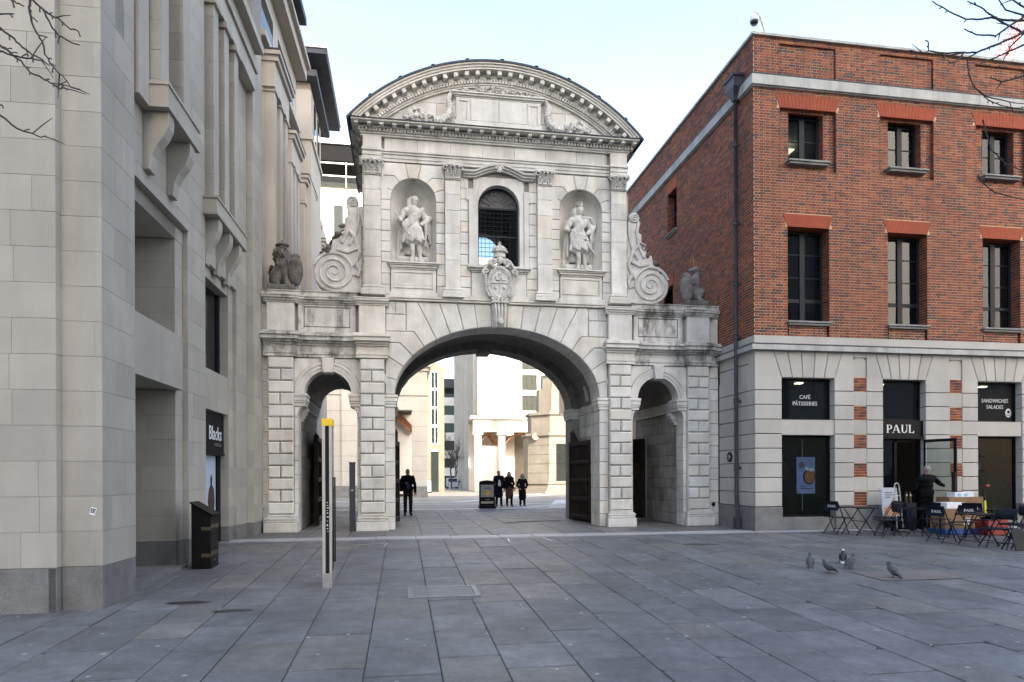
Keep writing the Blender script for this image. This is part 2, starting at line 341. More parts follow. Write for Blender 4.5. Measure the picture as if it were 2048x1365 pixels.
def ell(c, r, k=.02, rot=None): return ('e', tuple(c), tuple(r), k) if rot is None else ('e', tuple(c), tuple(r), k, rot)
def ground_z(y): return -(17.5-y)*.031 if y < 17.5 else (-(y-31)*.009 if y > 31 else 0.)
# ================================================================ GROUND
def px_size(x, y, z, L):
    s, c = math.sin(rad(9.25)), math.cos(rad(9.25)); b = x*s+y*c
    if b < .5: return None
    a = x*c-y*s; u = 1024+a/b*1350; v = 952-(z-1.5)/b*1350
    return u, v, L*1350/b
def sheet(name, xs, ys, dz, mat, kind='structure', parent=None):
    m = MB(); m.add([(x, y, ground_z(y)+dz) for y in ys for x in xs], [(j*len(xs)+i, j*len(xs)+i+1, (j+1)*len(xs)+i+1, (j+1)*len(xs)+i) for j in range(len(ys)-1) for i in range(len(xs)-1)])
    return m.build(name, mat, parent, kind=kind)
sheet('ground', [-900, -60, -20, 0, 30, 80, 900], [-120, -40, 0, 8, 17.5, 31, 160, 400, 1500], -.06, mortar_g)
pave = sheet('pavement', [-22, 0, 24], [-24, 0, 8, 17.5, 31], -.014, mortar_g)
slabs = []
def slab(x0, x1, y0, y1, mat, g=.0065, tag_='front'):
    cx, cy = (x0+x1)/2, (y0+y1)/2; p = px_size(cx, cy, ground_z(cy), x1-x0)
    if not p or p[0] < -260 or p[0] > 2300 or p[1] > 1560: return
    gy = g*(1.9 if cy < 17 else 1.2); slabs.append((p[2]*p[2]*(y1-y0)/(x1-x0)*1.6/max(cy, 1), x0+g, x1-g, y0+gy, y1-gy, mat))
x = -9.2; R1 = random.Random(3)
def pickmat(t=.17):
    return tanstone if R1.random() < t else yorkstone
while x < 24:
    w = R1.choice([.58, .66, .72, .72, .8, .62]); y = 4.6-R1.random(); y1m = 16.62
    while y < y1m:
        L = R1.uniform(.62, 1.5); ye = min(y+L, y1m); ye = y1m if y1m-ye < .25 else ye
        slab(x, x+w, y, ye, pickmat()); y = ye
    x += w
x = -4.6
while x < 17:
    w = R1.uniform(.8, 1.3); slab(x, x+w, 16.62, 17.22, paleband); x += w
x = -4.2; k = 0
while x < 9.5:
    w = R1.choice([.95, 1.05, .9]); y = 17.22
    while y < 30.4:
        L = R1.uniform(1.3, 2.6); ye = min(y+L, 30.4); slab(x, min(x+w, 9.6), y, ye, tanstone if (k+int(y)) % 2 else yorkstone, .007); y = ye
    x += w; k += 1
x = 9.62
while x < 20: slab(x, x+.9, 17.22, 18, yorkstone); x += .9
x = -14
while x < 18: w = R1.uniform(.9, 1.5); slab(x, x+w, 30.4, 31.2, whiteband); x += w
slabs.sort(key=lambda s: -s[0]); rest = {}
for i, (a, x0, x1, y0, y1, mat) in enumerate(slabs):
    R = random.Random(i); dz = R.uniform(-.006, .004); t = R.uniform(-.003, .003)
    b = MB() if i < 298 else rest.setdefault(mat.name, MB()); e = .006
    z0, z1 = ground_z(y0)+dz, ground_z(y1)+dz
    def chip(): return R.uniform(.02, .085) if R.random() < (.30 if x0 > 3 else .14) else R.uniform(.0, .006)
    P = []
    for (X, Y, sx, sy) in ((x0, y0, 1, 1), (x1, y0, -1, 1), (x1, y1, -1, -1), (x0, y1, 1, -1)):
        c = chip()+.003; q = [(X, Y+sy*c), (X+sx*c*R.uniform(.5, 1.3), Y)]
        P += q if sx*sy > 0 else q[::-1]
    n = len(P); top = [(X+(e if X < (x0+x1)/2 else -e), Y+(e if Y < (y0+y1)/2 else -e), ground_z(Y)+dz+(t if X < (x0+x1)/2 else -t)) for X, Y in P]
    mid = [(X, Y, ground_z(Y)+dz-.005) for X, Y in P]; bot = [(X, Y, ground_z(Y)-.04) for X, Y in P]
    b.loft([top, mid, bot], cap=False); o = len(b.v)-3*n; b.f.append(tuple(range(o, o+n)))
    if i < 298: b.build('paving_stone', mat, pave)
for mn, b in rest.items(): b.build('paving_stone', MATS[mn], pave, kind='stuff')
plaza = sheet('plaza', [-60, -10, 0, 10, 60], [31.2, 45, 60, 90, 130, 200], -.004, stone('plaza_paving', (.19, .172, .142), (.25, .227, .192), .5, .1, streak=0, bscale=30, grain=.12, rough=.7))
def strip(a, b, w, mat=whiteband, dz=.003, parent=plaza, name='paving_band'):
    a, b = Vector((*a, 0)), Vector((*b, 0)); t = (b-a).normalized(); nn = Vector((-t.y, t.x, 0))*w/2; n = 8
    m = MB(); r = [[tuple((a+(b-a)*i/n+s*nn).to_tuple()[:2])+(0,) for s in (-1, 1)] for i in range(n+1)]
    r = [[(X, Y, ground_z(Y)+dz) for X, Y, _ in q] for q in r]; m.loft(r, close=False, cap=False); return m.build(name, mat, parent)
for a, b, w in (((-8, 46), (3, 41), .6), ((3, 41), (14, 62), .7), ((-8, 56), (6, 50), .6), ((7.2, 31.2), (10.5, 44), .8), ((5.5, 31.4), (16, 44), .8), ((6, 50), (20, 80), .7), ((-14, 64), (10, 60), .5), ((-4, 36), (4, 37.5), .35), ((4, 37.5), (13, 36), .35)):
    strip(a, b, w)
# door-swing rails, inlaid frame, drain, damp patches
for s in (-1, 1):
    m = MB(); m.tube([(2.75+s*(.35+2.1*(1-math.cos(t))), 20.2+2.1*math.sin(t)*.55+.5, .006) for t in [i*PI/2/14 for i in range(15)]], .016, 4); m.build('door_rail', steel, pave)
m = MB()
for a, b in (((2.55, 16.35), (3.45, 16.3)), ((3.45, 16.3), (3.5, 15.7)), ((2.55, 16.35), (2.5, 15.72)), ((-1.1, 15.6), (-.35, 15.9)), ((-.35, 15.9), (-.4, 15.3))):
    m.bar((*a, ground_z(a[1])+.004), (*b, ground_z(b[1])+.004), .028, .006)
m.build('inlaid_frame', steel, pave)
dr = thing('drain_cover', 'rectangular grey metal drain grating set flush in the paving', 'drain cover', (.60, 10.12, ground_z(10.12)))
gm = stone('cast_iron_grey', (.12, .125, .13), (.17, .175, .18), 6, .05, streak=0, rough=.45)
b = MB(); sl_ = .031
def gq(x0, x1, y0, y1, z0, z1): 
    vs = [(x, y, z+(y*sl_)) for z in (z0, z1) for x, y in ((x0, y0), (x1, y0), (x1, y1), (x0, y1))]
    return vs, [(0, 3, 2, 1), (4, 5, 6, 7), (0, 1, 5, 4), (1, 2, 6, 5), (2, 3, 7, 6), (3, 0, 4, 7)]
b = MB()
for q in ((-.52, .52, -.40, -.33), (-.52, .52, .33, .40), (-.52, -.45, -.33, .33), (.45, .52, -.33, .33)): b.add(*gq(*q, -.03, .012))
o = b.build('frame', gm); o.parent = dr
b = MB()
for i in range(26): b.add(*gq(-.44+i*.034, -.44+i*.034+.02, -.325, .325, -.02, .008))
o = b.build('grating', gm); o.parent = dr; o['kind'] = 'stuff'
b = MB(); b.add(*gq(-.6, .6, -.48, .48, -.05, -.004)); o = b.build('surround', yorkstone); o.parent = dr
for cx, cy, rx, ry in ((-2.9, 9.91, .26, .10), (-2.2, 9.3, .27, .09), (6.75, 14.6, .38, .12), (8.6, 10.28, .85, .42)):
    R = random.Random(cx); pts = []
    for i in range(26):
        a = 2*PI*i/26; k = 1+R.uniform(-.28, .28) if ry < .3 else 1
        if ry > .3: k = 1/max(abs(math.cos(a)), abs(math.sin(a)))
        X, Y = cx+rx*k*math.cos(a), cy+ry*k*math.sin(a); pts.append((X, Y, ground_z(Y)+.006))
    m = MB(); m.add(pts, [tuple(range(26))]); m.build('damp_patch' if ry < .3 else 'manhole_slab', dampm if ry < .3 else stone('brown_slab', (.12, .105, .095), (.17, .15, .14), 2, .05, streak=0), pave)

# ================================================================ TEMPLE GATE
UC, GY = 2.75, 19.05
gate = thing('stone_gateway', 'ornate pale stone archway with a curved pediment, statues in niches and two side arches', 'gateway', (UC, GY, 0))
def GT(u, z, d): return (UC+u, GY+d, z)
def G(): return MB(GT)
GP, GC, GS = portland, portland_core, sooty
def gb(name, mat, f, parent=None, **k):
    m = G(); f(m); return m.build(name, mat, parent or gate, **k)
def block(name, poly, d0, d1, mat=None, ch=.02, parent=None):
    m = G(); m.prism(poly, d0, d1, ch, .004); return m.build(name, mat or GP, parent or gate)
def rect(u0, u1, z0, z1): return [(u0, z0), (u1, z0), (u1, z1), (u0, z1)]
RG = random.Random(11)
A, B, ZS = 2.94, 1.96, 3.77; SA, SC_ = .625, 4.745      # main arch half-span and rise, springing; side arch radius and centre
def mir(m, f):
    for s in (-1, 1): f(m, s)
def R(m, s, u0, u1, z0, z1, d0, d1, ch=0): m.rect(min(s*u0, s*u1), max(s*u0, s*u1), z0, z1, d0, d1, ch)
# ---- core behind the facing blocks
def core(m):
    for s in (-1, 1):
        R(m, s, 2.99, 3.93, 0, ZS, .04, .9); R(m, s, 3.22, 3.93, 0, ZS, .9, 3.3); R(m, s, 2.96, 3.93, 0, ZS, 3.3, 4.2)
        R(m, s, 5.56, 6.66, 0, ZS, .04, 4.2)
        n = 12
        for i in range(n):                                     # walling above the side arches
            a0, a1 = PI*i/n, PI*(i+1)/n; u0, u1 = SC_+.66*math.cos(a0), SC_+.66*math.cos(a1)
            m.prism([(s*u0, ZS+.66*math.sin(a0)), (s*u1, ZS+.66*math.sin(a1)), (s*u1, 5.0), (s*u0, 5.0)], .04, 4.2)
        R(m, s, 5.405, 6.66, ZS, 5.0, .04, 4.2); R(m, s, 3.2, 4.085, ZS, 5.0, .04, 4.2); R(m, s, 3.2, 6.66, 5.0, 6.42, .06, 4.2)
    n = 28
    for i in range(n):
        a0, a1 = PI*i/n, PI*(i+1)/n
        for d0, d1, a, b in ((.04, .9, A+.06, B+.06), (.9, 3.3, 3.22, 2.2), (3.3, 4.2, A, B)):
            p = [(a*math.cos(a0), ZS+b*math.sin(a0)), (a*math.cos(a1), ZS+b*math.sin(a1))]
            m.prism([p[0], p[1], (p[1][0], 6.4), (p[0][0], 6.4)], d0+.001, d1)
gb('wall_core', GC, core)
# ---- main arch voussoirs
NV = 19; ts = []; acc = [0.]; NS = 400
for i in range(NS):
    t0, t1 = PI*i/NS, PI*(i+1)/NS; acc.append(acc[-1]+math.hypot(A*(math.cos(t1)-math.cos(t0)), B*(math.sin(t1)-math.sin(t0))))
for k in range(NV+1):
    L = acc[-1]*k/NV; i = min(range(NS+1), key=lambda j: abs(acc[j]-L)); ts.append(PI*i/NS)
def joint(t):
    P = (A*math.cos(t), ZS+B*math.sin(t)); N = (math.cos(t)/A, math.sin(t)/B); L = math.hypot(*N); N = (N[0]/L, N[1]/L)
    if N[1] > .02:
        s = (6.38-P[1])/N[1]; us = P[0]+N[0]*s
        if abs(us) <= 2.42: return P, None, (us, 6.38)
    Q = (P[0]+.5*N[0], P[1]+.5*N[1]); return P, Q, ((3.2 if P[0] > 0 else -3.2), Q[1])
for k in range(NV):
    j0, j1 = joint(ts[k]), joint(ts[k+1]); g = .005; poly = [j0[0]]
    if k == 0: j0 = (j0[0], None, (3.2, ZS)); poly = [j0[0]]
    if k == NV-1: j1 = (j1[0], None, (-3.2, ZS))
    if j0[1]: poly.append(j0[1])
    side0, side1 = j0[1] is not None or k == 0, j1[1] is not None or k == NV-1
    if side0 and not side1: poly += [(2.62, j0[1][1]), (2.62, 6.38)]
    elif side1 and not side0: poly += [j0[2], (-2.62, 6.38), (-2.62, j1[1][1])]
    else: poly += [j0[2]]
    if not (side1 and not side0): poly += [j1[2]]
    if j1[1]: poly.append(j1[1])
    tm = (ts[k]+ts[k+1])/2; poly += [j1[0], (A*math.cos(tm), ZS+B*math.sin(tm))]
    if abs(k-(NV-1)/2) < .4: poly = [(u, z) for u, z in poly]
    block('voussoir', inset(poly, g), -.005+RG.uniform(-.004, .004), .9, ch=.022)
    if side0 != side1:
        s = 1 if side0 else -1; z0 = (j0 if side0 else j1)[1][1]; zm = (z0+6.38)/2+.05
        for za, zb, cs in ((z0, zm, (2.63, 3.19)), (zm, 6.37, (2.63, 2.92, 3.19))):
            for c0, c1 in zip(cs, cs[1:]): block('wall_block', rect(min(s*c0, s*c1)+.004, max(s*c0, s*c1)-.004, za+.005, zb-.005), .0, .3)
# ---- piers with rusticated blocks, jambs, imposts
for uc in (-5.97, -3.55, 3.55, 5.97):
    s = 1 if uc > 0 else -1; hw = .335; lab = None
    gb('pier_plinth', GP, lambda m: (m.rect(uc-hw-.10, uc+hw+.10, 0, .255, -.27, .1, .015)))
    gb('pier_base', GP, lambda m: [m.rect(uc-hw-.08+e, uc+hw+.08-e, z0, z1, -.25+e, .1, .02) for z0, z1, e in ((.26, .33, .012), (.33, .385, .0), (.385, .42, .03), (.42, .475, .07))])
    gb('pier_core', GC, lambda m: m.rect(uc-hw+.015, uc+hw-.015, .47, 4.76, -.105, .06))
    z = .48; h = (4.745-.48)/13
    for i in range(13):
        cut = [(uc-hw, uc+hw)] if i % 2 == 0 else [(uc-hw, uc-.012+RG.uniform(-.02, .02)), (uc+.0, uc+hw)]
        if len(cut) == 2: cut[1] = (cut[0][1]+.016, uc+hw)
        for u0, u1 in cut:
            j = [RG.uniform(0, .012) for _ in range(4)]
            block('pier_block', [(u0+j[0], z+.011), (u1-j[1], z+.011+j[3]*.4), (u1-j[2]*.5, z+h-.011), (u0+j[3], z+h-.011-j[1]*.4)], -.15+RG.uniform(-.006, .006), .0, ch=.028)
        z += h
    gb('pier_return', GP, lambda m: [m.rect(uc+s_*(hw-.014)-.006, uc+s_*(hw-.014)+.006, .48, 4.74, -.115, .05) for s_ in (-1, 1)])
def jamb(s, u0, u1, d1, seed, h=.402, top=3.42, name='jamb_block'):
    r = random.Random(seed); n = int(round(top/h)); hh = top/n
    for i in range(n): block(name, rect(min(s*u0, s*u1)+.004, max(s*u0, s*u1)-.004, i*hh+.005, (i+1)*hh-.005), r.uniform(-.006, .004), d1, ch=.012)
for s in (-1, 1):
    jamb(s, A, 3.215, .9, s+5); jamb(s, 3.885, 3.965, .5, s+9, top=3.1); jamb(s, 5.525, 5.635, .5, s+15, top=3.1); jamb(s, 6.31, 6.655, .3, s+22, .34, 4.74)
    for u0, u1, e0, e1 in ((A, 3.215, .08, .0), (3.885, SC_-SA, 0, .08), (SC_+SA, 5.635, .08, 0)):
        def imp(m):
            for z0, z1, p in ((3.42, 3.50, .35), (3.505, 3.56, .6), (3.565, 3.68, .8), (3.685, 3.762, 1.)):
                R(m, s, u0-e0*p, u1+e1*p, z0, z1, -.09*p, .55 if e0+e1 else .3, .008)
        gb('impost', GP, imp)
    for (d0, d1) in ((3.3, 4.2),):                              # rear imposts
        gb('impost', GP, lambda m: [R(m, s, A-.08*p, 3.2, z0, z1, d0-.06*p, d1) for z0, z1, p in ((3.42, 3.5, .35), (3.505, 3.68, .7), (3.685, 3.762, 1.))])
    for u0, u1, q in ((3.885, SC_-SA, 1), (5.635, SC_+SA, -1)):       # curved bracket under the impost of the side arch
        x = [(s*u0, 3.105), (s*(u0+q*.08), 3.105)]+[(s*(u0+q*(.08+.16*(1-math.cos(t)))), 3.105+.305*math.sin(t)) for t in [PI/2*i/6 for i in range(1, 7)]]+[(s*u0, 3.41)]
        block('bracket_stone', x, .0, .5)
    # archivolt and keystone of the side arch, infill blocks
    def archi(m):
        n = 20
        for r0, r1, dd in ((SA, SA+.08, -.012), (SA+.08, .80, -.03), (.80, .875, -.055)):
            for a, b in ((0, n//2), (n//2, n)):
                rings = []
                for i in range(a, b+1):
                    t = PI*i/n; c_, s_ = math.cos(t), math.sin(t); rings.append([(s*SC_+r0*c_, ZS+r0*s_, dd), (s*SC_+r1*c_, ZS+r1*s_, dd), (s*SC_+r1*c_, ZS+r1*s_, .45), (s*SC_+r0*c_, ZS+r0*s_, .45)])
                m.loft(rings)
    gb('archivolt', GP, archi)
    block('keystone', [(s*SC_-.12, 4.33), (s*SC_+.12, 4.33), (s*SC_+.17, 4.735), (s*SC_-.17, 4.735)], -.12, .3)
    for q in (-1, 1):
        uo = s*SC_+q*.86; pts = [(s*SC_+q*.885*math.sin(t), ZS+.885*math.cos(t)) for t in [PI/2*i/8 for i in range(2, 9)]]
        block('spandrel_block', [(s*SC_+q*.19, 4.73), (s*SC_+q*.19, ZS+.868)]+pts+[(s*SC_+q*.886, 4.73)], .005, .3, ch=.01)
# ---- inner vault, passage walls
def vault(m):
    n = 16
    for i in range(n):
        a0, a1 = PI*i/n+.006, PI*(i+1)/n-.006
        for d0, d1 in ((.91, 1.69), (1.70, 2.49), (2.50, 3.29)):
            p = [(a*math.cos(t), ZS+b*math.sin(t)) for t, a, b in ((a0, 3.19, 2.17), (a1, 3.19, 2.17), (a1, 3.24, 2.22), (a0, 3.24, 2.22))]
            m.prism(p, d0, d1)
SOF = stone('shade_darkened_stone', (.13, .12, .105), (.24, .225, .20), 2.0, .12, streak=.3, grain=.2)  # dim arch interior painted in as a darker stone tone
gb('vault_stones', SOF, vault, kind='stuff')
def rear(m):
    n = 17
    for i in range(n):
        a0, a1 = PI*i/n+.004, PI*(i+1)/n-.004; p = [(a*math.cos(t), ZS+b*math.sin(t)) for t, a, b in ((a0, A-.01, B-.01), (a1, A-.01, B-.01), (a1, A+.3, B+.3), (a0, A+.3, B+.3))]
        m.prism(p, 3.28, 4.19, .012)
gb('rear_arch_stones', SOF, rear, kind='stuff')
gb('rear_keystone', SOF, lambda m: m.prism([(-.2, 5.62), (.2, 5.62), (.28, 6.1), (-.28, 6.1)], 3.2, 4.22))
SOP = stone('shaded_grimy_passage_stone', (.20, .185, .165), (.36, .345, .315), 1.6, .16, streak=.5, dirt=(.25, .23, .2), dirt_amt=.8, grain=.2)  # passage gloom put into a darker base tone, plus dirt streaks
def passage(s, face, d0, d1, z1, seed, inward, mat=None):
    """coursed blocks on a passage wall; face is |u| of the wall plane, inward the side the blocks come from"""
    r = random.Random(seed); z = 0; i = 0
    while z < z1-.05:
        h = r.uniform(.30, .42); z2 = min(z+h, z1); z2 = z1 if z1-z2 < .15 else z2; d = d0-(.3 if i % 2 else 0)
        while d < d1:
            L = r.uniform(.5, .9); a, b = max(d, d0), min(d+L, d1)
            if b-a > .06:
                m = MB(lambda u, v, w: (UC+s*(face+inward*(w)), GY+u, v)); m.rect(a+.005, b-.005, z+.005, z2-.005, r.uniform(-.004, .004), .15, .012); m.build('passage_block', mat or GP, gate)
            d += L
        z = z2; i += 1
passage(1, 3.20, .9, 3.3, 3.95, 1, 1); passage(-1, 3.20, .9, 3.3, 3.95, 2, 1)
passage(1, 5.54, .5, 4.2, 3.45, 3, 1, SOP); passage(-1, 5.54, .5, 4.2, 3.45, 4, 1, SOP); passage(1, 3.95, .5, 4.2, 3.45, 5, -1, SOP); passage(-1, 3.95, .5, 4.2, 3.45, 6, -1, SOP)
for s in (-1, 1):
    gb('passage_cornice', GP, lambda m: [R(m, s, 5.50-.06*p, 5.6, z0, z1, .5, 4.15) for z0, z1, p in ((3.44, 3.55, .4), (3.555, 3.65, .8), (3.655, 3.75, 1.2))])
    gb('corbel', carved, lambda m: [R(m, s, SC_+SA-.05+.05*i, 5.56, 3.40-.09*(i+1), 3.40-.09*i, .52, .75) for i in range(4)])
    gb('corbel', carved, lambda m: [R(m, s, 3.05+.03*i, 3.22, 3.95+.42-.12*(i+1), 3.95+.42-.12*i, 1.9, 2.15) for i in range(4)])
# ---- lower entablature, attic of the side bays
def layer(m, u0, u1, prof, extra=0.):
    for z0, z1, p in prof: m.rect(u0-extra*.55-(p*.35 if extra else 0), u1+extra*.55+(p*.35 if extra else 0), z0, z1, -p-extra, .1)
ENT = [(4.75, 4.83, .03), (4.832, 4.90, .05), (4.902, 5.07, .02), (5.072, 5.13, .06), (5.132, 5.19, .12), (5.192, 5.30, .20), (5.302, 5.36, .24), (5.362, 5.41, .18)]
ATT = [(6.2, 6.25, .03), (6.252, 6.31, .07), (6.312, 6.37, .12), (6.372, 6.40, .14)]
for s in (-1, 1):
    lo, hi = (3.885, 5.635); a, b = min(s*lo, s*hi), max(s*lo, s*hi)
    gb('entablature', GS, lambda m: layer(m, a, b, ENT)); gb('attic_cornice', GS, lambda m: layer(m, a, b, ATT))
    lo, hi = (6.305, 6.655); a2, b2 = min(s*lo, s*hi), max(s*lo, s*hi)
    gb('entablature', GS, lambda m: layer(m, a2, b2, ENT)); gb('attic_cornice', GS, lambda m: layer(m, a2, b2, ATT))
    block('attic_block', rect(a2+.004, b2-.004, 5.43, 6.195), .0, .2, GP)
    gb('coping', GS, lambda m: [R(m, s, 3.93, 6.66, 6.402, 6.53, -.05, 1.6), R(m, s, 3.93, 6.66, 6.532, 6.56, -.08, 1.6)])
    for uc, mt in ((3.55, GP), (5.97, GS)):
        gb('entablature', mt, lambda m: layer(m, s*uc-.335, s*uc+.335, ENT, .14)); gb('attic_cornice', GS if uc > 4 else GP, lambda m: layer(m, s*uc-.36, s*uc+.36, ATT, .12))
        block('pedestal_block', rect(s*uc-.36, s*uc+.36, 5.42, 6.197), -.14, .1, GP)
    c0, c1 = min(s*4.0, s*5.52), max(s*4.0, s*5.52)
    gb('attic_panel', GS, lambda m: [m.rect(c0+.16, c1-.16, 5.60, 6.12, .012, .2, .012), m.rect(c0, c0+.14, 5.43, 6.19, -.005, .2), m.rect(c1-.14, c1, 5.43, 6.19, -.005, .2), m.rect(c0+.142, c1-.142, 6.14, 6.19, -.002, .2), m.rect(c0+.142, c1-.142, 5.43, 5.58, -.002, .2)])
    gb('statue_pedestal', weathered, lambda m: R(m, s, 5.62, 6.32, 6.56, 6.70, -.1, .75, .02))
gb('string_course', GP, lambda m: [m.rect(-3.19, 3.19, 6.385, 6.44, -.07, .2, .01), m.rect(-3.19, 3.19, 6.442, 6.5, -.10, .2, .012)])
# ---- upper storey: walls of the chamber
ZN, NR, NC = 9.19, .625, 2.41; WR = .595; ZW = 9.18
plaster = plain('dark_plaster', (.05, .05, .055), .9)
def shell(m):
    def arch(c, r, zs, zt, d0, d1, n=12):
        for i in range(n):
            a0, a1 = PI*i/n, PI*(i+1)/n
            m.prism([(c+r*math.cos(a0), zs+r*math.sin(a0)), (c+r*math.cos(a1), zs+r*math.sin(a1)), (c+r*math.cos(a1), zt), (c+r*math.cos(a0), zt)], d0, d1)
    for c in (-NC, NC): arch(c, NR+.02, ZN, 10.3, .045, .35); m.rect(c-NR-.02, c+NR+.02, 6.5, 7.44, .045, .35)
    arch(0, WR+.02, ZW, 10.3, .045, .5); m.rect(-WR-.02, WR+.02, 6.5, 7.42, .045, .5)
    for s in (-1, 1): R(m, s, WR+.02, NC-NR-.02, 6.5, 10.3, .045, .5); R(m, s, NC+NR+.02, 3.80, 6.5, 10.3, .045, .5)
    m.rect(-3.8, 3.8, 10.3, 11.1, .045, .5)
gb('chamber_wall', GC, shell)
def shell2(m):
    for s in (-1, 1): R(m, s, 3.35, 3.8, 6.42, 11.1, .5, 4.2)
    n = 12
    for i in range(n):
        a0, a1 = PI*i/n, PI*(i+1)/n; m.prism([(WR*math.cos(a0), ZW+WR*math.sin(a0)), (WR*math.cos(a1), ZW+WR*math.sin(a1)), (WR*math.cos(a1), 11.1), (WR*math.cos(a0), 11.1)], 3.8, 4.2)
    for s in (-1, 1): R(m, s, WR, 3.35, 6.42, 11.1, 3.8, 4.2)
    m.rect(-WR, WR, 6.42, 7.42, 3.8, 4.2)
gb('chamber_wall', GP, shell2)
gb('chamber_lining', plaster, lambda m: [m.rect(-3.35, 3.35, 11.0, 11.1, .5, 3.8), m.rect(-3.35, 3.35, 6.4, 6.5, .5, 3.8), m.rect(-3.35, -.64, 6.5, 11, .70, .74), m.rect(.64, 3.35, 6.5, 11, .70, .74), m.rect(-.64, -.61, 6.5, 11, .5, .74), m.rect(.61, .64, 6.5, 11, .5, .74), m.rect(-3.34, -3.30, 6.5, 11, .75, 3.8), m.rect(3.30, 3.34, 6.5, 11, .75, 3.8), m.rect(.64, 3.29, 6.5, 11, 3.74, 3.79), m.rect(-3.29, -.64, 6.5, 11, 3.74, 3.79)])
gb('curtain', plain('red_curtain', (.16, .02, .02), .9), lambda m: m.rect(.42, .46, 7.45, 9.2, .78, .95))
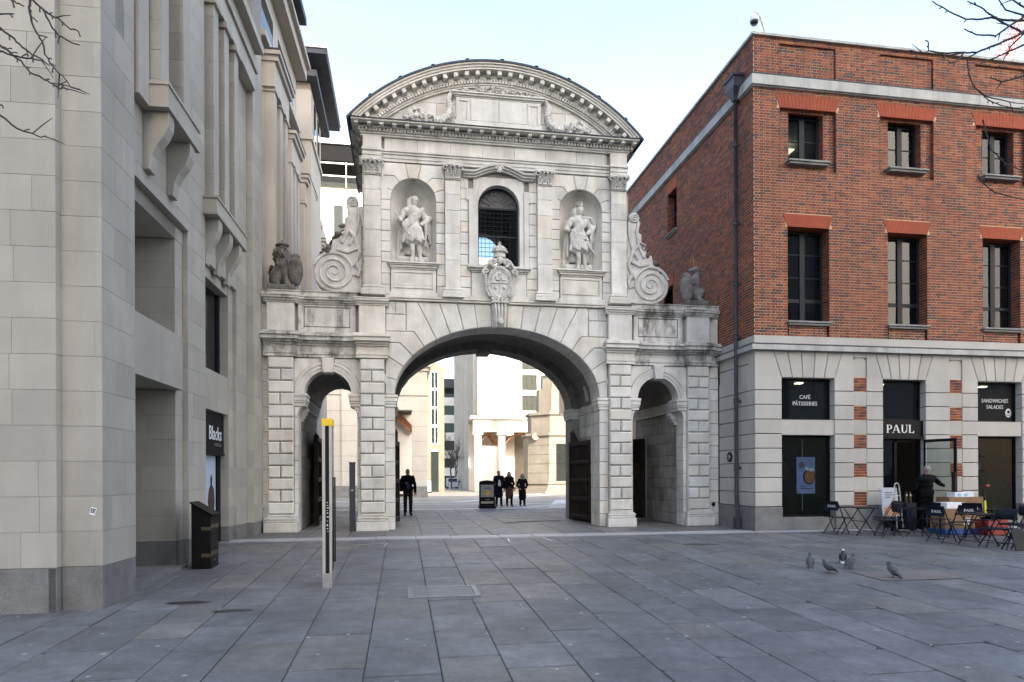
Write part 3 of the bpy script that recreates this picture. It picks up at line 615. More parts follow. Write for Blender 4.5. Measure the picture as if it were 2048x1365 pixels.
# ---- facing blocks of the upper storey
def course_blocks(u0, u1, z0, z1, h, name='wall_block', off=0):
    n = max(1, int(round((z1-z0)/h))); hh = (z1-z0)/n
    for i in range(n): block(name, rect(u0+.004, u1-.004, z0+i*hh+.005, z0+(i+1)*hh-.005), RG.uniform(-.006, .004), .12, ch=.014)
for s in (-1, 1):
    def cb(u0, u1, z0, z1, h): course_blocks(min(s*u0, s*u1), max(s*u0, s*u1), z0, z1, h)
    cb(NC+NR, 3.305, 7.45, ZN, .29); cb(1.53, NC-NR, 7.45, ZN, .29); cb(.87, 1.11, 7.45, 9.95, .30); cb(3.745, 3.81, 6.52, 10.22, .30)
    cb(NC+NR+.02, 3.305, 6.52, 7.45, .31); cb(1.53, NC-NR-.02, 6.52, 7.45, .31); cb(.80, 1.11, 6.52, 7.45, .31); cb(.99, 1.11, 9.95, 10.22, .3)
    # crossetted head of the niche: five voussoirs
    c = s*NC; lim = (min(s*1.53, s*3.305), max(s*1.53, s*3.305)); tb = [0, rad(24), rad(52), rad(78), rad(102), rad(128), rad(156), PI]
    for k in range(7):
        pts = [(c+NR*math.cos(tb[k]+(tb[k+1]-tb[k])*i/4), ZN+NR*math.sin(tb[k]+(tb[k+1]-tb[k])*i/4)) for i in range(5)]
        def end(t):
            Pq = (c+(NR+.22)*math.cos(t), ZN+(NR+.22)*math.sin(t))
            if abs(t-PI/2) < rad(25): return [(c+(10.225-ZN)/math.tan(t), 10.225)]
            e = lim[1]-.004 if math.cos(t) > 0 else lim[0]+.004
            if t in (0, PI): return [(e, ZN)]
            return [Pq, (e, Pq[1])]
        e0, e1 = end(tb[k]), end(tb[k+1]); mid = []
        if len(e0) == 2 and len(e1) == 1: mid = [(e0[1][0], 10.225)]
        if len(e0) == 1 and len(e1) == 2 and abs(tb[k]-PI/2) < rad(25): mid = [(e1[1][0], 10.225)]
        block('niche_voussoir', inset(pts[:1]+e0+mid+e1[::-1]+pts[1:][::-1], .005), RG.uniform(-.006, .004), .12, ch=.014)
    # niche shell with half dome
    def niche(m):
        n = 14; rings = []
        for z in (7.44, 8.0, 8.6, ZN): rings.append([(c+NR*math.cos(PI*i/n), z, .02+.62*math.sin(PI*i/n)) for i in range(n+1)])
        for j in range(1, 8):
            e = PI/2*j/8; rings.append([(c+NR*math.cos(e)*math.cos(PI*i/n), ZN+NR*math.sin(e), .02+.62*math.cos(e)*math.sin(PI*i/n)) for i in range(n+1)])
        m.loft(rings, close=False, cap=False)
    gb('niche', GP, niche, smooth=True)
    gb('niche_floor', GP, lambda m: m.prism([(c-NR, 7.40), (c+NR, 7.40), (c+NR, 7.445), (c-NR, 7.445)], .0, .66))
    gb('niche_ledge', GP, lambda m: [m.rect(c-.60-p, c+.60+p, z0, z1, -.05-p, .1, .006) for z0, z1, p in ((7.26, 7.30, .01), (7.302, 7.36, .05), (7.362, 7.40, .09), (7.402, 7.445, .13))])
    gb('niche_pedestal', GP, lambda m: [m.rect(c-.62, c+.62, 6.62, 7.258, -.03, .1), m.rect(c-.68, c+.68, 6.505, 6.62, -.06, .1, .01)])
    gb('inscription_panel', GP, lambda m: [m.rect(c-.50, c+.50, 6.80, 7.14, -.036, .0, .01), m.rect(c-.55, c+.55, 7.17, 7.2, -.055, .0), m.rect(c-.55, c+.55, 6.74, 6.77, -.055, .0), m.rect(c-.55, c-.53, 6.771, 7.169, -.055, 0), m.rect(c+.53, c+.55, 6.771, 7.169, -.055, 0)])
    # pilasters
    for u0, u1 in ((3.30, 3.75), (1.11, 1.53)):
        a, b = min(s*u0, s*u1), max(s*u0, s*u1); zz = [6.79, 7.55, 8.3, 8.95, 9.4, 9.80]
        for z0, z1 in zip(zz, zz[1:]): block('pilaster_drum', rect(a, b, z0+.003, z1-.003), -.11+RG.uniform(-.003, .003), .05, ch=.006)
        gb('pilaster_base', GP, lambda m: [m.rect(a-e, b+e, z0, z1, -.11-e, .05, .006) for z0, z1, e in ((6.50, 6.60, .085), (6.602, 6.66, .08), (6.662, 6.70, .045), (6.702, 6.75, .055), (6.752, 6.788, .02))])
        def capital(m):
            w = (b-a)/2; cu = (a+b)/2
            for z0, z1, e in ((9.80, 9.83, .015), (9.83, 10.14, -.01)): m.rect(cu-w-e, cu+w+e, z0, z1, -.12-e, .05)
            for row, (z0, hh, n_, out) in enumerate(((9.83, .15, 3, .07), (9.92, .19, 4, .10))):
                for i in range(n_):
                    q = cu+(i-(n_-1)/2)*2*w/n_*1.05
                    for side in (0,):
                        r = [(q-w/n_*.85, z0), (q-w/n_*.95, z0+hh*.6), (q, z0+hh*1.02), (q+w/n_*.95, z0+hh*.6), (q+w/n_*.85, z0)]
                        m.prism(r, -.13-out*.5, -.1); m.tube([(q, z0+hh*.3, -.14-out*.4), (q, z0+hh*.8, -.15-out*.8), (q, z0+hh, -.15-out*1.2), (q, z0+hh*.88, -.15-out*1.5)], [.02, .03, .035, .02], 6)
            for sg in (-1, 1):
                m.tube([(cu+sg*w*.35, 9.98, -.15), (cu+sg*w*.75, 10.08, -.2)]+[(cu+sg*(w*1.05+.055*math.cos(t)), 10.10+.055*math.sin(t), -.22) for t in [PI*.8-i*.7 for i in range(9)]], .018, 5)
                m.tube([(cu+sg*w*.1, 10.0, -.15)]+[(cu+sg*(w*.32+.04*math.cos(t)), 10.08+.04*math.sin(t), -.2) for t in [PI-i*.7 for i in range(8)]], .014, 5)
            m.rect(cu-w-.085, cu+w+.085, 10.16, 10.20, -.24, .05, .006); m.rect(cu-w-.07, cu+w+.07, 10.2, 10.238, -.22, .05); m.ball((cu, 10.17, -.25), (.05, .05, .03))
        gb('capital', carved, capital)
# ---- window
def surround(m):
    for s in (-1, 1): R(m, s, WR, WR+.13, 7.45, ZW, -.02, .2, .008); R(m, s, WR+.13, WR+.27, 7.45, 9.62, -.05, .2, .008); R(m, s, WR+.27, WR+.33, 9.3, 9.62, -.05, .2); 
    n = 16
    for i in range(n):
        a0, a1 = PI*i/n, PI*(i+1)/n
        m.prism([(WR*math.cos(a0), ZW+WR*math.sin(a0)), (WR*math.cos(a1), ZW+WR*math.sin(a1)), ((WR+.13)*math.cos(a1), ZW+(WR+.13)*math.sin(a1)), ((WR+.13)*math.cos(a0), ZW+(WR+.13)*math.sin(a0))], -.02, .2)
        z0, z1 = ZW+(WR+.13)*math.sin(a0), ZW+(WR+.13)*math.sin(a1); m.prism([((WR+.13)*math.cos(a0), z0), ((WR+.13)*math.cos(a1), z1), ((WR+.13)*math.cos(a1), max(z1, 9.99)), ((WR+.13)*math.cos(a0), max(z0, 9.99))], .0, .2)
gb('window_surround', GP, surround)
def hood(m):
    for off, th, p in ((0, .05, .07), (.052, .06, .13), (.114, .05, .19)):
        pts = [(-1.0, 9.93), (-.68, 9.93)]+[(-.62+.62*i/8-.0, 9.95+.20*math.sin(PI/2*i/8)) for i in range(1, 9)]
        pts = pts+[(-u, z) for u, z in pts[::-1][1:]]
        m.loft([[(u*(1+p*.2), z+off, -p), (u*(1+p*.2), z+off+th, -p-.01), (u*(1+p*.2), z+off+th, .1), (u*(1+p*.2), z+off, .1)] for u, z in pts])
gb('window_hood', carved, hood)
gb('hood_scroll', carved, lambda m: [m.tube([(sg*(.06+.05*math.cos(t)), 10.14+.07*math.sin(t), -.24) for t in [i*.6 for i in range(10)]], .028, 6) for sg in (-1, 1)]+[m.ball((0, 10.12, -.24), (.06, .09, .04))])
gb('window_sill', GP, lambda m: [m.rect(-.80-p, .80+p, z0, z1, -.05-p, .3, .006) for z0, z1, p in ((7.26, 7.31, .0), (7.312, 7.37, .05), (7.372, 7.44, .11))])
gb('apron_block', GP, lambda m: [m.rect(-.79, .79, 6.6, 7.258, -.02, .1, .01), m.rect(-.86, .86, 6.505, 6.6, -.05, .1, .01)])
win = gb('leaded_window', darkframe, lambda m: [m.loft([[(WR*math.cos(t)*k, ZW+WR*math.sin(t)*k, d) for k, d in ((1, .22), (.93, .22), (.93, .27), (1, .27))] for t in [PI*i/16 for i in range(17)]])]+[m.rect(-WR, -WR+.045, 7.44, ZW, .22, .27), m.rect(WR-.045, WR, 7.44, ZW, .22, .27), m.rect(-WR, WR, ZW-.02, ZW+.03, .215, .275), m.rect(-WR, WR, 8.36, 8.41, .215, .275), m.rect(-WR, WR, 7.44, 7.49, .215, .275), m.rect(-.015, .015, 7.49, 8.36, .22, .27)])
gb('glazing_bars', darkframe, lambda m: [m.rect(-WR+.12*i-.004, -WR+.12*i+.004, 7.45, ZW, .235, .25) for i in range(1, 10)]+[m.rect(-WR, WR, 7.45+.124*i-.004, 7.45+.124*i+.004, .233, .252) for i in range(1, 14)], win)
def fan(m):
    for i in range(9):
        t = PI*(i+.5)/9; r0, r1 = .2, .47
        m.tube([(r0*math.cos(t-.1), ZW+.03+r0*math.sin(t-.1), .235), (r1*math.cos(t-.14), ZW+.03+r1*math.sin(t-.14), .235), ((r1+.05)*math.cos(t), ZW+.03+(r1+.05)*math.sin(t), .235), (r1*math.cos(t+.14), ZW+.03+r1*math.sin(t+.14), .235), (r0*math.cos(t+.1), ZW+.03+r0*math.sin(t+.1), .235)], .007, 4)
    m.tube([(.2*math.cos(PI*i/12), ZW+.03+.2*math.sin(PI*i/12), .235) for i in range(13)], .007, 4)
gb('fan_tracery', plain('grey_tracery', (.12, .12, .13), .5), fan, win)
gb('pane', glassc, lambda m: m.prism([(-WR, 7.44), (WR, 7.44)]+[(WR*math.cos(PI*i/12), ZW+WR*math.sin(PI*i/12)) for i in range(13)], .255, .26), win)
gb('fan_panel', plain('slate_panel', (.035, .036, .042), .5), lambda m: m.prism([(WR*.95*math.cos(PI*i/12), ZW+.02+WR*.95*math.sin(PI*i/12)) for i in range(13)], .243, .25), win)
# ---- main entablature, dentils, modillions, pediment
gb('architrave', GP, lambda m: [m.rect(-3.81, 3.81, z0, z1, -p, .3) for z0, z1, p in ((10.24, 10.32, .03), (10.322, 10.42, .05), (10.422, 10.48, .08), (10.482, 10.53, .11))])
fz = [-3.2+6.4*i/7 for i in range(8)]
for a, b in zip(fz, fz[1:]): block('frieze_block', rect(a+.003, b-.003, 10.535, 10.90), .0, .3, ch=.006)
for s in (-1, 1):
    a, b = min(s*3.28, s*3.78), max(s*3.28, s*3.78)
    gb('frieze_block', GP, lambda m: m.rect(a, b, 10.535, 10.90, -.10, .3, .008)); gb('architrave', GP, lambda m: [m.rect(a-p*.4, b+p*.4, z0, z1, -.12-p, .3) for z0, z1, p in ((10.242, 10.34, .01), (10.342, 10.46, .03), (10.462, 10.532, .07))])
gb('bed_mould', GP, lambda m: [m.rect(-3.84-p, 3.84+p, z0, z1, -.06-p, .3) for z0, z1, p in ((10.90, 10.95, .0), (10.952, 11.0, .03), (11.002, 11.095, .02))])
gb('dentil_course', GP, lambda m: [m.rect(u, u+.055, 11.005, 11.09, -.15, .0) for u in [-3.9+i*.095 for i in range(83)]], kind='stuff')
NM = 24
for i in range(NM):
    u = -3.95+7.9*i/(NM-1); gb('modillion', GP, lambda m: m.rect(u-.055, u+.055, 11.10, 11.175, -.33, .0, .008))
gb('corona', GP, lambda m: [m.rect(-4.08, 4.08, 11.176, 11.215, -.38, .5), m.rect(-3.98, 3.98, 11.098, 11.12, -.17, .3)])
gb('corona_lead', lead, lambda m: m.rect(-4.13, 4.13, 11.217, 11.235, -.41, .5))
gb('cornice_return', GS, lambda m: [R(m, s, 3.80, 3.84+p, z0, z1, .3, 4.3) for s in (-1, 1) for z0, z1, p in ((10.24, 10.5, .06), (10.9, 11.0, .1), (11.0, 11.1, .2), (11.102, 11.215, .3))])
PR, PZ, PA = 5.60, 7.50, math.asin(4.2/5.6)
def arcpts(r, n=48, a=PA): return [(r*math.sin(-a+2*a*i/n), PZ+r*math.cos(-a+2*a*i/n)) for i in range(n+1)]
def arcband(m, r0, r1, d0, d1, a=None):
    n = 48; aa = a or PA; p0, p1 = arcpts(r0, n, aa), arcpts(r1, n, aa); m.loft([[(u0, z0, d0), (u1, z1, d0), (u1, z1, d1), (u0, z0, d1)] for (u0, z0), (u1, z1) in zip(p0, p1)])
def ang(r, z=11.24): return math.acos(min(1, (z-PZ)/r))
gb('pediment_cornice', GP, lambda m: [arcband(m, r0, r1, -p, .3, ang(r0)) for r0, r1, p in ((5.02, 5.07, .06), (5.07, 5.11, .09), (5.11, 5.20, .07), (5.20, 5.24, .12), (5.24, 5.38, .10), (5.38, 5.44, .33), (5.44, 5.50, .36), (5.50, 5.545, .40))])
gb('roof', lead, lambda m: [arcband(m, 5.548, 5.60, -.43, 4.6, ang(5.6, 11.2))]+[m.loft([[(PR*math.sin(t)*1.003, PZ+PR*math.cos(t)*1.003, d0), (PR*math.sin(t+.01)*1.006, PZ+PR*math.cos(t+.01)*1.006, d0), (PR*math.sin(t+.02)*1.003, PZ+PR*math.cos(t+.02)*1.003, d0)] for d0 in (-.44, 4.6)]) for t in [-.7+.175*i for i in range(9)]])
am = ang(5.3)-.03
NMA = 27
for i in range(NMA):
    t = -am+2*am*i/(NMA-1); m = MB(lambda u, z, d, t=t: GT(u*math.cos(t)+z*math.sin(t), PZ+z*math.cos(t)-u*math.sin(t), d)); m.rect(-.06, .06, 5.245, 5.375, -.30, .0, .012); m.build('modillion', GP, gate)
def adent(m0):
    nd = 92; a = ang(5.15)-.01
    for i in range(nd):
        t = -a+2*a*i/(nd-1); m = MB(lambda u, z, d, t=t: GT(u*math.cos(t)+z*math.sin(t), PZ+z*math.cos(t)-u*math.sin(t), d)); m.rect(-.03, .03, 5.115, 5.195, -.14, .0); o = len(m0.v); m0.v += m.v; m0.f += [tuple(k+o for k in f) for f in m.f]
gb('dentil_course', GP, adent, kind='stuff')
def tymp(m):
    pts = arcpts(5.05, 24, ang(5.05)); m.prism([(-3.37, 11.2), (3.37, 11.2)]+pts[::-1], .03, .3)
gb('tympanum', GC, tymp)
def ty_blocks():
    zs = [11.24, 11.62, 11.98, 12.30, 12.56]
    for k, (z0, z1) in enumerate(zip(zs, zs[1:])):
        um = math.sqrt(max(.01, 5.04**2-(z1-PZ)**2)); umb = math.sqrt(5.04**2-(z0-PZ)**2); us = [-um]; u = -um+.3+.25*(k % 2)
        while u < um-.3: us.append(u); u += .62
        us.append(um)
        for i, (a, b) in enumerate(zip(us, us[1:])):
            p = rect(a+.003, b-.003, z0+.004, z1-.004)
            if i == 0: p[0] = (-umb+.003, z0+.004)
            if i == len(us)-2: p[1] = (umb-.003, z0+.004)
            block('tympanum_block', p, .01+RG.uniform(-.003, .003), .1, ch=.006)
ty_blocks()
tab = gb('tympanum_tablet', GP, lambda m: [m.rect(-1.32, 1.32, 11.25, 11.36, -.16, .1, .01), m.rect(-1.26, 1.26, 11.362, 11.50, -.13, .1, .01), m.rect(-1.22, 1.22, 11.502, 12.16, -.09, .1, .008)])
gb('tablet_cornice', GP, lambda m: [m.rect(-1.26-p, 1.26+p, z0, z1, -.1-p, .1, .006) for z0, z1, p in ((12.162, 12.20, .0), (12.202, 12.25, .05), (12.252, 12.29, .09))]+[m.rect(-1.2, 1.2, 12.292, 12.34, -.06, .1)], tab)
gb('tablet_panel', GP, lambda m: [m.rect(-.80, .0-.004, 11.51, 12.12, -.115, .0, .01), m.rect(.004, .80, 11.51, 12.12, -.115, 0, .01)]+[x for s in (-1, 1) for x in (R(m, s, .84, 1.18, 12.05, 12.12, -.12, 0), R(m, s, .84, .90, 11.51, 12.045, -.12, 0), R(m, s, 1.12, 1.18, 11.51, 12.045, -.12, 0), R(m, s, .95, 1.07, 11.52, 11.98, -.1, 0))], tab)
for s in (-1, 1):
    def corn(m):
        r = random.Random(5); P = [(s*1.36, 12.22, -.1), (s*1.43, 12.05, -.12), (s*1.40, 11.8, -.14), (s*1.46, 11.55, -.16), (s*1.65, 11.38, -.18), (s*1.9, 11.36, -.2)]
        pts = []; rr = []
        for i in range(len(P)-1):
            for j in range(6): f = j/6; pts.append(tuple(a+(b-a)*f for a, b in zip(P[i], P[i+1]))); rr.append((.05+.10*(i+f)/5)*(1.12 if j % 2 else .95))
        m.tube(pts, rr, 8); m.ball((s*1.35, 12.24, -.1), (.07, .06, .06))
        for i in range(46):
            a, q = r.random()*2*PI, math.sqrt(r.random()); m.ball((s*(2.28+.36*q*math.cos(a)), 11.42+.17*q*math.sin(a)*1.2+.06, -.14-.10*(1-q)), r.uniform(.05, .085), 7, 4)
    gb('cornucopia', carved, corn)
def garland(m):
    r = random.Random(9)
    for i in range(110):
        t = -.26+.52*i/109; rr = 4.93+r.uniform(-.07, .06); q = (rr*math.sin(t), PZ+rr*math.cos(t), -.03)
        m.tube([(q[0], q[1], -.02), (q[0]+r.uniform(-.05, .05), q[1]+r.uniform(-.03, .05), -.09), (q[0]+r.uniform(-.12, .12), q[1]+r.uniform(-.07, .07), -.05)], [.015, .035, .012], 5)
gb('leaf_garland', carved, garland)
# ---- scrolls on the side bays
for s in (-1, 1):
    oc = (4.57, 7.15); out = [(3.82, 6.58), (4.57, 6.58)]+[(oc[0]+.57*math.cos(rad(a)), oc[1]+.57*math.sin(rad(a))) for a in range(-75, 50, 12)]
    out += [(4.80, 7.72), (4.66, 7.80), (4.62, 8.02), (4.46, 8.10), (4.44, 8.36), (4.30, 8.42), (4.30, 8.64), (4.20, 8.72), (4.24, 9.02)]
    out += [(4.08+.16*math.cos(rad(a)), 9.13+.16*math.sin(rad(a))) for a in range(-20, 175, 25)]+[(3.90, 9.0), (3.83, 8.6)]
    sc = gb('scroll_bracket', carved, lambda m: m.prism([(s*u, z) for u, z in out], .10, .50, .03))
    def spir(m):
        n = 64; m.tube([(s*(oc[0]+(.54*(1-i/n)+.02)*math.cos(.3+i/n*6*PI)), oc[1]+(.54*(1-i/n)+.02)*math.sin(.3+i/n*6*PI), .09) for i in range(n+1)], [.05*(1-.6*i/n) for i in range(n+1)], 6)
        m.tube([(s*(4.08+(.14*(1-i/24)+.01)*math.cos(PI+i/24*4*PI)), 9.13+(.14*(1-i/24)+.01)*math.sin(PI+i/24*4*PI), .08) for i in range(25)], .025, 5)
        for pts, r in (([(4.2, 9.0), (4.14, 8.7), (4.2, 8.3), (4.36, 7.95)], .05), ([(3.9, 8.95), (3.9, 8.6), (4.0, 8.2), (4.16, 7.9)], .045), ([(3.95, 7.95), (3.88, 7.7), (3.98, 7.45), (4.1, 7.3)], .05), ([(4.36, 8.2), (4.18, 8.3), (4.0, 8.1), (3.95, 7.8), (4.2, 7.7), (4.5, 7.75)], .05), ([(3.98, 7.4), (3.88, 7.2), (3.92, 7.05), (4.02, 7.1)], .06)):
            m.tube([(s*u, z, .08) for u, z in pts], r, 6)
    gb('scroll_ridges', carved, spir, sc)
    def leaves(m):
        r = random.Random(3+s)
        for i in range(26):
            f = i/25; u, z = 4.95-.75*f, 7.58+.95*f; a = r.uniform(-.09, .06)
            m.ball((s*(u+a), z+a*.6, r.uniform(.08, .4)), (r.uniform(.05, .12), r.uniform(.05, .1), r.uniform(.05, .11)), 7, 4)
    gb('acanthus_leaves', weathered, leaves, sc)
# ---- coat of arms and keystone bracket
arms = gb('coat_of_arms', carved, lambda m: [m.loft([[(k*.30*math.cos(t), 6.95+k*.40*math.sin(t), d) for t in [2*PI*i/28 for i in range(28)]] for k, d in ((1.12, .0), (1.15, -.14), (1.0, -.2), (.9, -.17))])])
def crest(m):
    n = 40
    for i in range(n): t = 2*PI*i/n; m.ball((.335*math.cos(t), 6.95+.445*math.sin(t), -.17), (.045, .05, .035), 6, 4)
    for s in (-1, 1):
        for (cu, cz, r, t0, w) in ((.17, 7.52, .12, -PI/2, .045), (.40, 7.25, .10, -PI/2+.4, .04), (.12, 6.47, .09, PI/2, .04), (.30, 6.62, .08, PI/2, .035)):
            m.tube([(s*(cu+r*(1-i/18)*math.cos(t0+i*.42)), cz+r*(1-i/18)*math.sin(t0+i*.42), -.2) for i in range(18)], w, 6)
        m.tube([(s*.05, 7.62, -.16), (s*.28, 7.55, -.2), (s*.42, 7.35, -.18), (s*.40, 7.0, -.14), (s*.36, 6.7, -.14), (s*.15, 6.42, -.16)], .045, 6)
    m.ball((0, 7.6, -.2), (.1, .14, .06))
    # shield quarters: cross, tower, charge
    m.rect(-.012, .012, 6.66, 7.25, -.2, -.16); m.rect(-.22, .22, 6.94, 6.965, -.2, -.16); m.rect(-.12, -.02, 7.02, 7.14, -.21, -.17); m.rect(.05, .16, 7.02, 7.1, -.21, -.17)
    for u, z in ((-.12, 6.82), (.12, 6.82), (.0, 7.2)): m.ball((u, z, -.18), (.05, .06, .03), 6, 4)
gb('crest_ornament', carved, crest, arms)
def ring_letters(m):
    for i in range(34):
        t = 2*PI*i/34; 
        if abs(math.cos(t)) > .25: m.prism([((.235+q)*math.cos(t+w), 6.95+(.335+q)*math.sin(t+w)) for q, w in ((0, -.03), (.035, -.03), (.035, .03), (0, .03))], -.196, -.16)
gb('motto_ring', carved, ring_letters, arms)
def crown(m):
    m.lathe([(.15, 7.66), (.17, 7.70), (.17, 7.78), (.15, 7.80)], (0, 0, 0), 12, 'z') if False else None
    m.loft([[(k*.17*math.cos(t), z, -.14+k*.12*math.sin(t)) for t in [2*PI*i/14 for i in range(14)]] for k, z in ((.9, 7.66), (1., 7.68), (1., 7.75), (.92, 7.77), (1.1, 7.86), (1.2, 7.92), (.8, 7.98), (.2, 8.0))])
    for i in range(7): t = PI*i/6; m.ball((.2*math.cos(t), 7.84, -.14-.14*math.sin(t)), .045, 6, 4); m.ball((.12*math.cos(t), 7.96, -.14-.1*math.sin(t)), .035, 6, 4)
    m.ball((0, 8.03, -.14), .045, 6, 4); m.rect(-.045, .045, 8.06, 8.085, -.155, -.125); m.rect(-.015, .015, 8.05, 8.13, -.155, -.125)
gb('crown', carved, crown, arms)
kb = block('keystone_bracket', [(-.16, 5.68), (.16, 5.68), (.23, 6.36), (-.23, 6.36)], -.2, .1, carved)
gb('bracket_scrolls', carved, lambda m: [m.tube([(u*(.7+.3*(z-5.7)/.7), z, -.21-.06*math.sin((z-5.7)*4.5)) for z in [5.7+.66*i/10 for i in range(11)]], .034, 6) for u in (-.15, -.05, .05, .15)]+[m.ball((0, 5.85, -.26), (.1, .12, .06)), m.rect(-.25, .25, 6.365, 6.41, -.28, .0, .01)], kb)
# ---- oak doors, open against the passage walls
def leaf(hx, hy, ex, ey, H, rise, cols, rows):
    """leaf from the hinge (hx,hy) to its free edge (ex,ey)"""
    L = math.hypot(ex-hx, ey-hy); tx, ty = (ex-hx)/L, (ey-hy)/L; side = 1 if hx < UC else -1; nx, ny = (ty*-1, tx); 
    if (nx*(UC-hx)) < 0: nx, ny = -nx, -ny
    if abs(hx-UC) > 4: nx, ny = (ty, -tx) if (ty*(-1 if hx > UC else 1)) > 0 else (-ty, tx)
    T = lambda w, z, d: (hx+tx*w+nx*-d, hy+ty*w+ny*-d, z)
    m = MB(T); top = [(0, H+rise), (.12*L, H+rise*.9), (.24*L, H+rise*.35), (.34*L, H)] if rise else [(0, H)]
    m.prism([(0, .04), (L, .04), (L, H)]+top[::-1], -.03, .04); d = m.build('door_leaf', oak, gate)
    m = MB(T)
    for w0, w1 in ((0, .13), (L-.13, L)): m.rect(w0, w1, .04, H, -.09, -.031, .01)
    m.build('stile', oak, d)
    for k in range(rows+1):
        z = .08+(H-.25)*k/rows; m = MB(T); m.rect(.13, L-.13, z, z+.15, -.085, -.031, .02); m.build('rail', oak, d)
        for c in range(cols): m.ball((.13+(L-.26)*(c+.5)/cols, z+.075, -.09), (.05, .05, .03), 6, 4)
    for k in range(rows):
        z0 = .08+(H-.25)*k/rows+.15; z1 = .08+(H-.25)*(k+1)/rows
        for c in range(cols):
            w0 = .13+(L-.26)*c/cols; w1 = .13+(L-.26)*(c+1)/cols; m = MB(T); m.rect(w0+.035, w1-.035, z0+.02, z1-.02, -.05, -.031, .012); m.rect(w0-.012, w0+.012, z0, z1, -.075, -.031); m.build('panel', oak, d)
    m = MB(T)
    for i in range(int(L/.12)): w = .4*L*(1 if rise else 0)+.06+i*.12; m.tube([(w, H, 0), (w, H+.09, 0)], [.012, .003], 4) if w < L else None
    if rise: [m.tube([(.03+i*.08, H+rise*.95, 0), (.03+i*.08, H+rise*.95+.09, 0)], [.012, .003], 4) for i in range(4)]
    m.build('spikes', blackm, d)
leaf(5.66, 22.28, 5.92, 20.45, 2.62, .34, 6, 4); leaf(-.16, 22.28, -.40, 20.45, 2.62, .34, 6, 4)
leaf(8.24, 22.15, 6.82, 23.05, 2.75, 0, 4, 4); leaf(-2.70, 23.1, -2.58, 21.0, 2.75, 0, 4, 4); leaf(-1.26, 23.1, -1.31, 21.2, 2.75, 0, 4, 4)
# soffit of the side arches with shade painted in like the rest of the vaulting
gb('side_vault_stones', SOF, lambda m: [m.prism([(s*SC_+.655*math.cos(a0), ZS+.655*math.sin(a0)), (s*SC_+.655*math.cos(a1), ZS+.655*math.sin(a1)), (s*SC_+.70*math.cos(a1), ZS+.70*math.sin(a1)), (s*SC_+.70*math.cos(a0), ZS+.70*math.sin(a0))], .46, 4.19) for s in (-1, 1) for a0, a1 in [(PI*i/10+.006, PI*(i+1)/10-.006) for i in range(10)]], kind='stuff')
gpst = thing('grey_post', 'slim dark grey metal post standing against the pier in the left side arch', 'post', (-1.33, 18.95, 0))
m = MB(); m.box(-1.42, -1.265, 18.86, 19.0, 0, 1.86); m.build('post_body', plain('slate_grey_metal', (.035, .042, .050), .5, spec=.3), gpst); m = MB(); m.box(-1.43, -1.255, 18.85, 19.01, 1.861, 1.89); m.build('post_cap', MATS['slate_grey_metal'], gpst); m = MB(); m.lathe([(.008, -.01), (.028, -.008), (.028, 0)], (-1.345, 18.86, 1.12), 12, 'y'); m.build('lock', steel, gpst)
gb('iron_stay', blackm, lambda m: m.tube([(4.9, 6.62, .3), (5.9, 6.62, .5)], .03, 6))
# ================================================================ STONE OFFICE BUILDING ON THE LEFT
A0 = (-3.914, 9.69); LA = rad(1.61); PDX, PDY = math.sin(LA), math.cos(LA); QX, QY = math.cos(LA), -math.sin(LA)
def L3(p, q, z): return (A0[0]+p*PDX+q*QX, A0[1]+p*PDY+q*QY, z)
off = thing('stone_office_building', 'tall pale ashlar office building with granite plinth, balconies and a shop in its ground floor', 'building', (A0[0], A0[1], 0))
def FS(q0): return lambda u, z, d: L3(u, q0-d, z)            # wall that faces the square: u = p
def FF(p0): return lambda u, z, d: L3(p0+d, u, z)            # wall end that faces the camera: u = q
RL = random.Random(21)
def lb(name, mat, T, f, parent=None, **k):
    m = MB(T); f(m); return m.build(name, mat, parent or off, **k)
def lbox(name, mat, p0, p1, q0, q1, z0, z1, parent=None, **k):
    m = MB(lambda x, y, z: L3(x, y, z)); m.box(p0, p1, q0, q1, z0, z1); return m.build(name, mat, parent or off, **k)
ZC, CH = .33, .4615
def ashl(T, u0, u1, z0, z1, name='ashlar_block', mat=None, lens=(.62, 1.0), th=.1, k0=0, quoin=None, g=.0017):
    k = k0; z = z0
    first = ZC+CH*math.ceil((z0-ZC)/CH-1e-6+1e-3) if z0 > ZC+.01 else ZC+CH
    edges = [z0]; e = first
    while e < z1-.06: 
        if e > z0+.06: edges.append(e)
        e += CH
    edges.append(z1)
    for za, zb in zip(edges, edges[1:]):
        cuts = [u0]
        if quoin and int(round((za-ZC)/CH)) % 2 == 0: cuts.append(u1-quoin)
        elif not quoin:
            u = u0+(RL.uniform(.25, .45) if int(round((za-ZC)/CH)) % 2 else RL.uniform(*lens))
            while u < u1-.2: cuts.append(u); u += RL.uniform(*lens)
        cuts.append(u1)
        for a, b in zip(cuts, cuts[1:]):
            m = MB(T); m.rect(a+g, b-g, za+g, zb-g, RL.uniform(-.0008, .0008), th, .002); m.build(name, mat or ashlar, off)
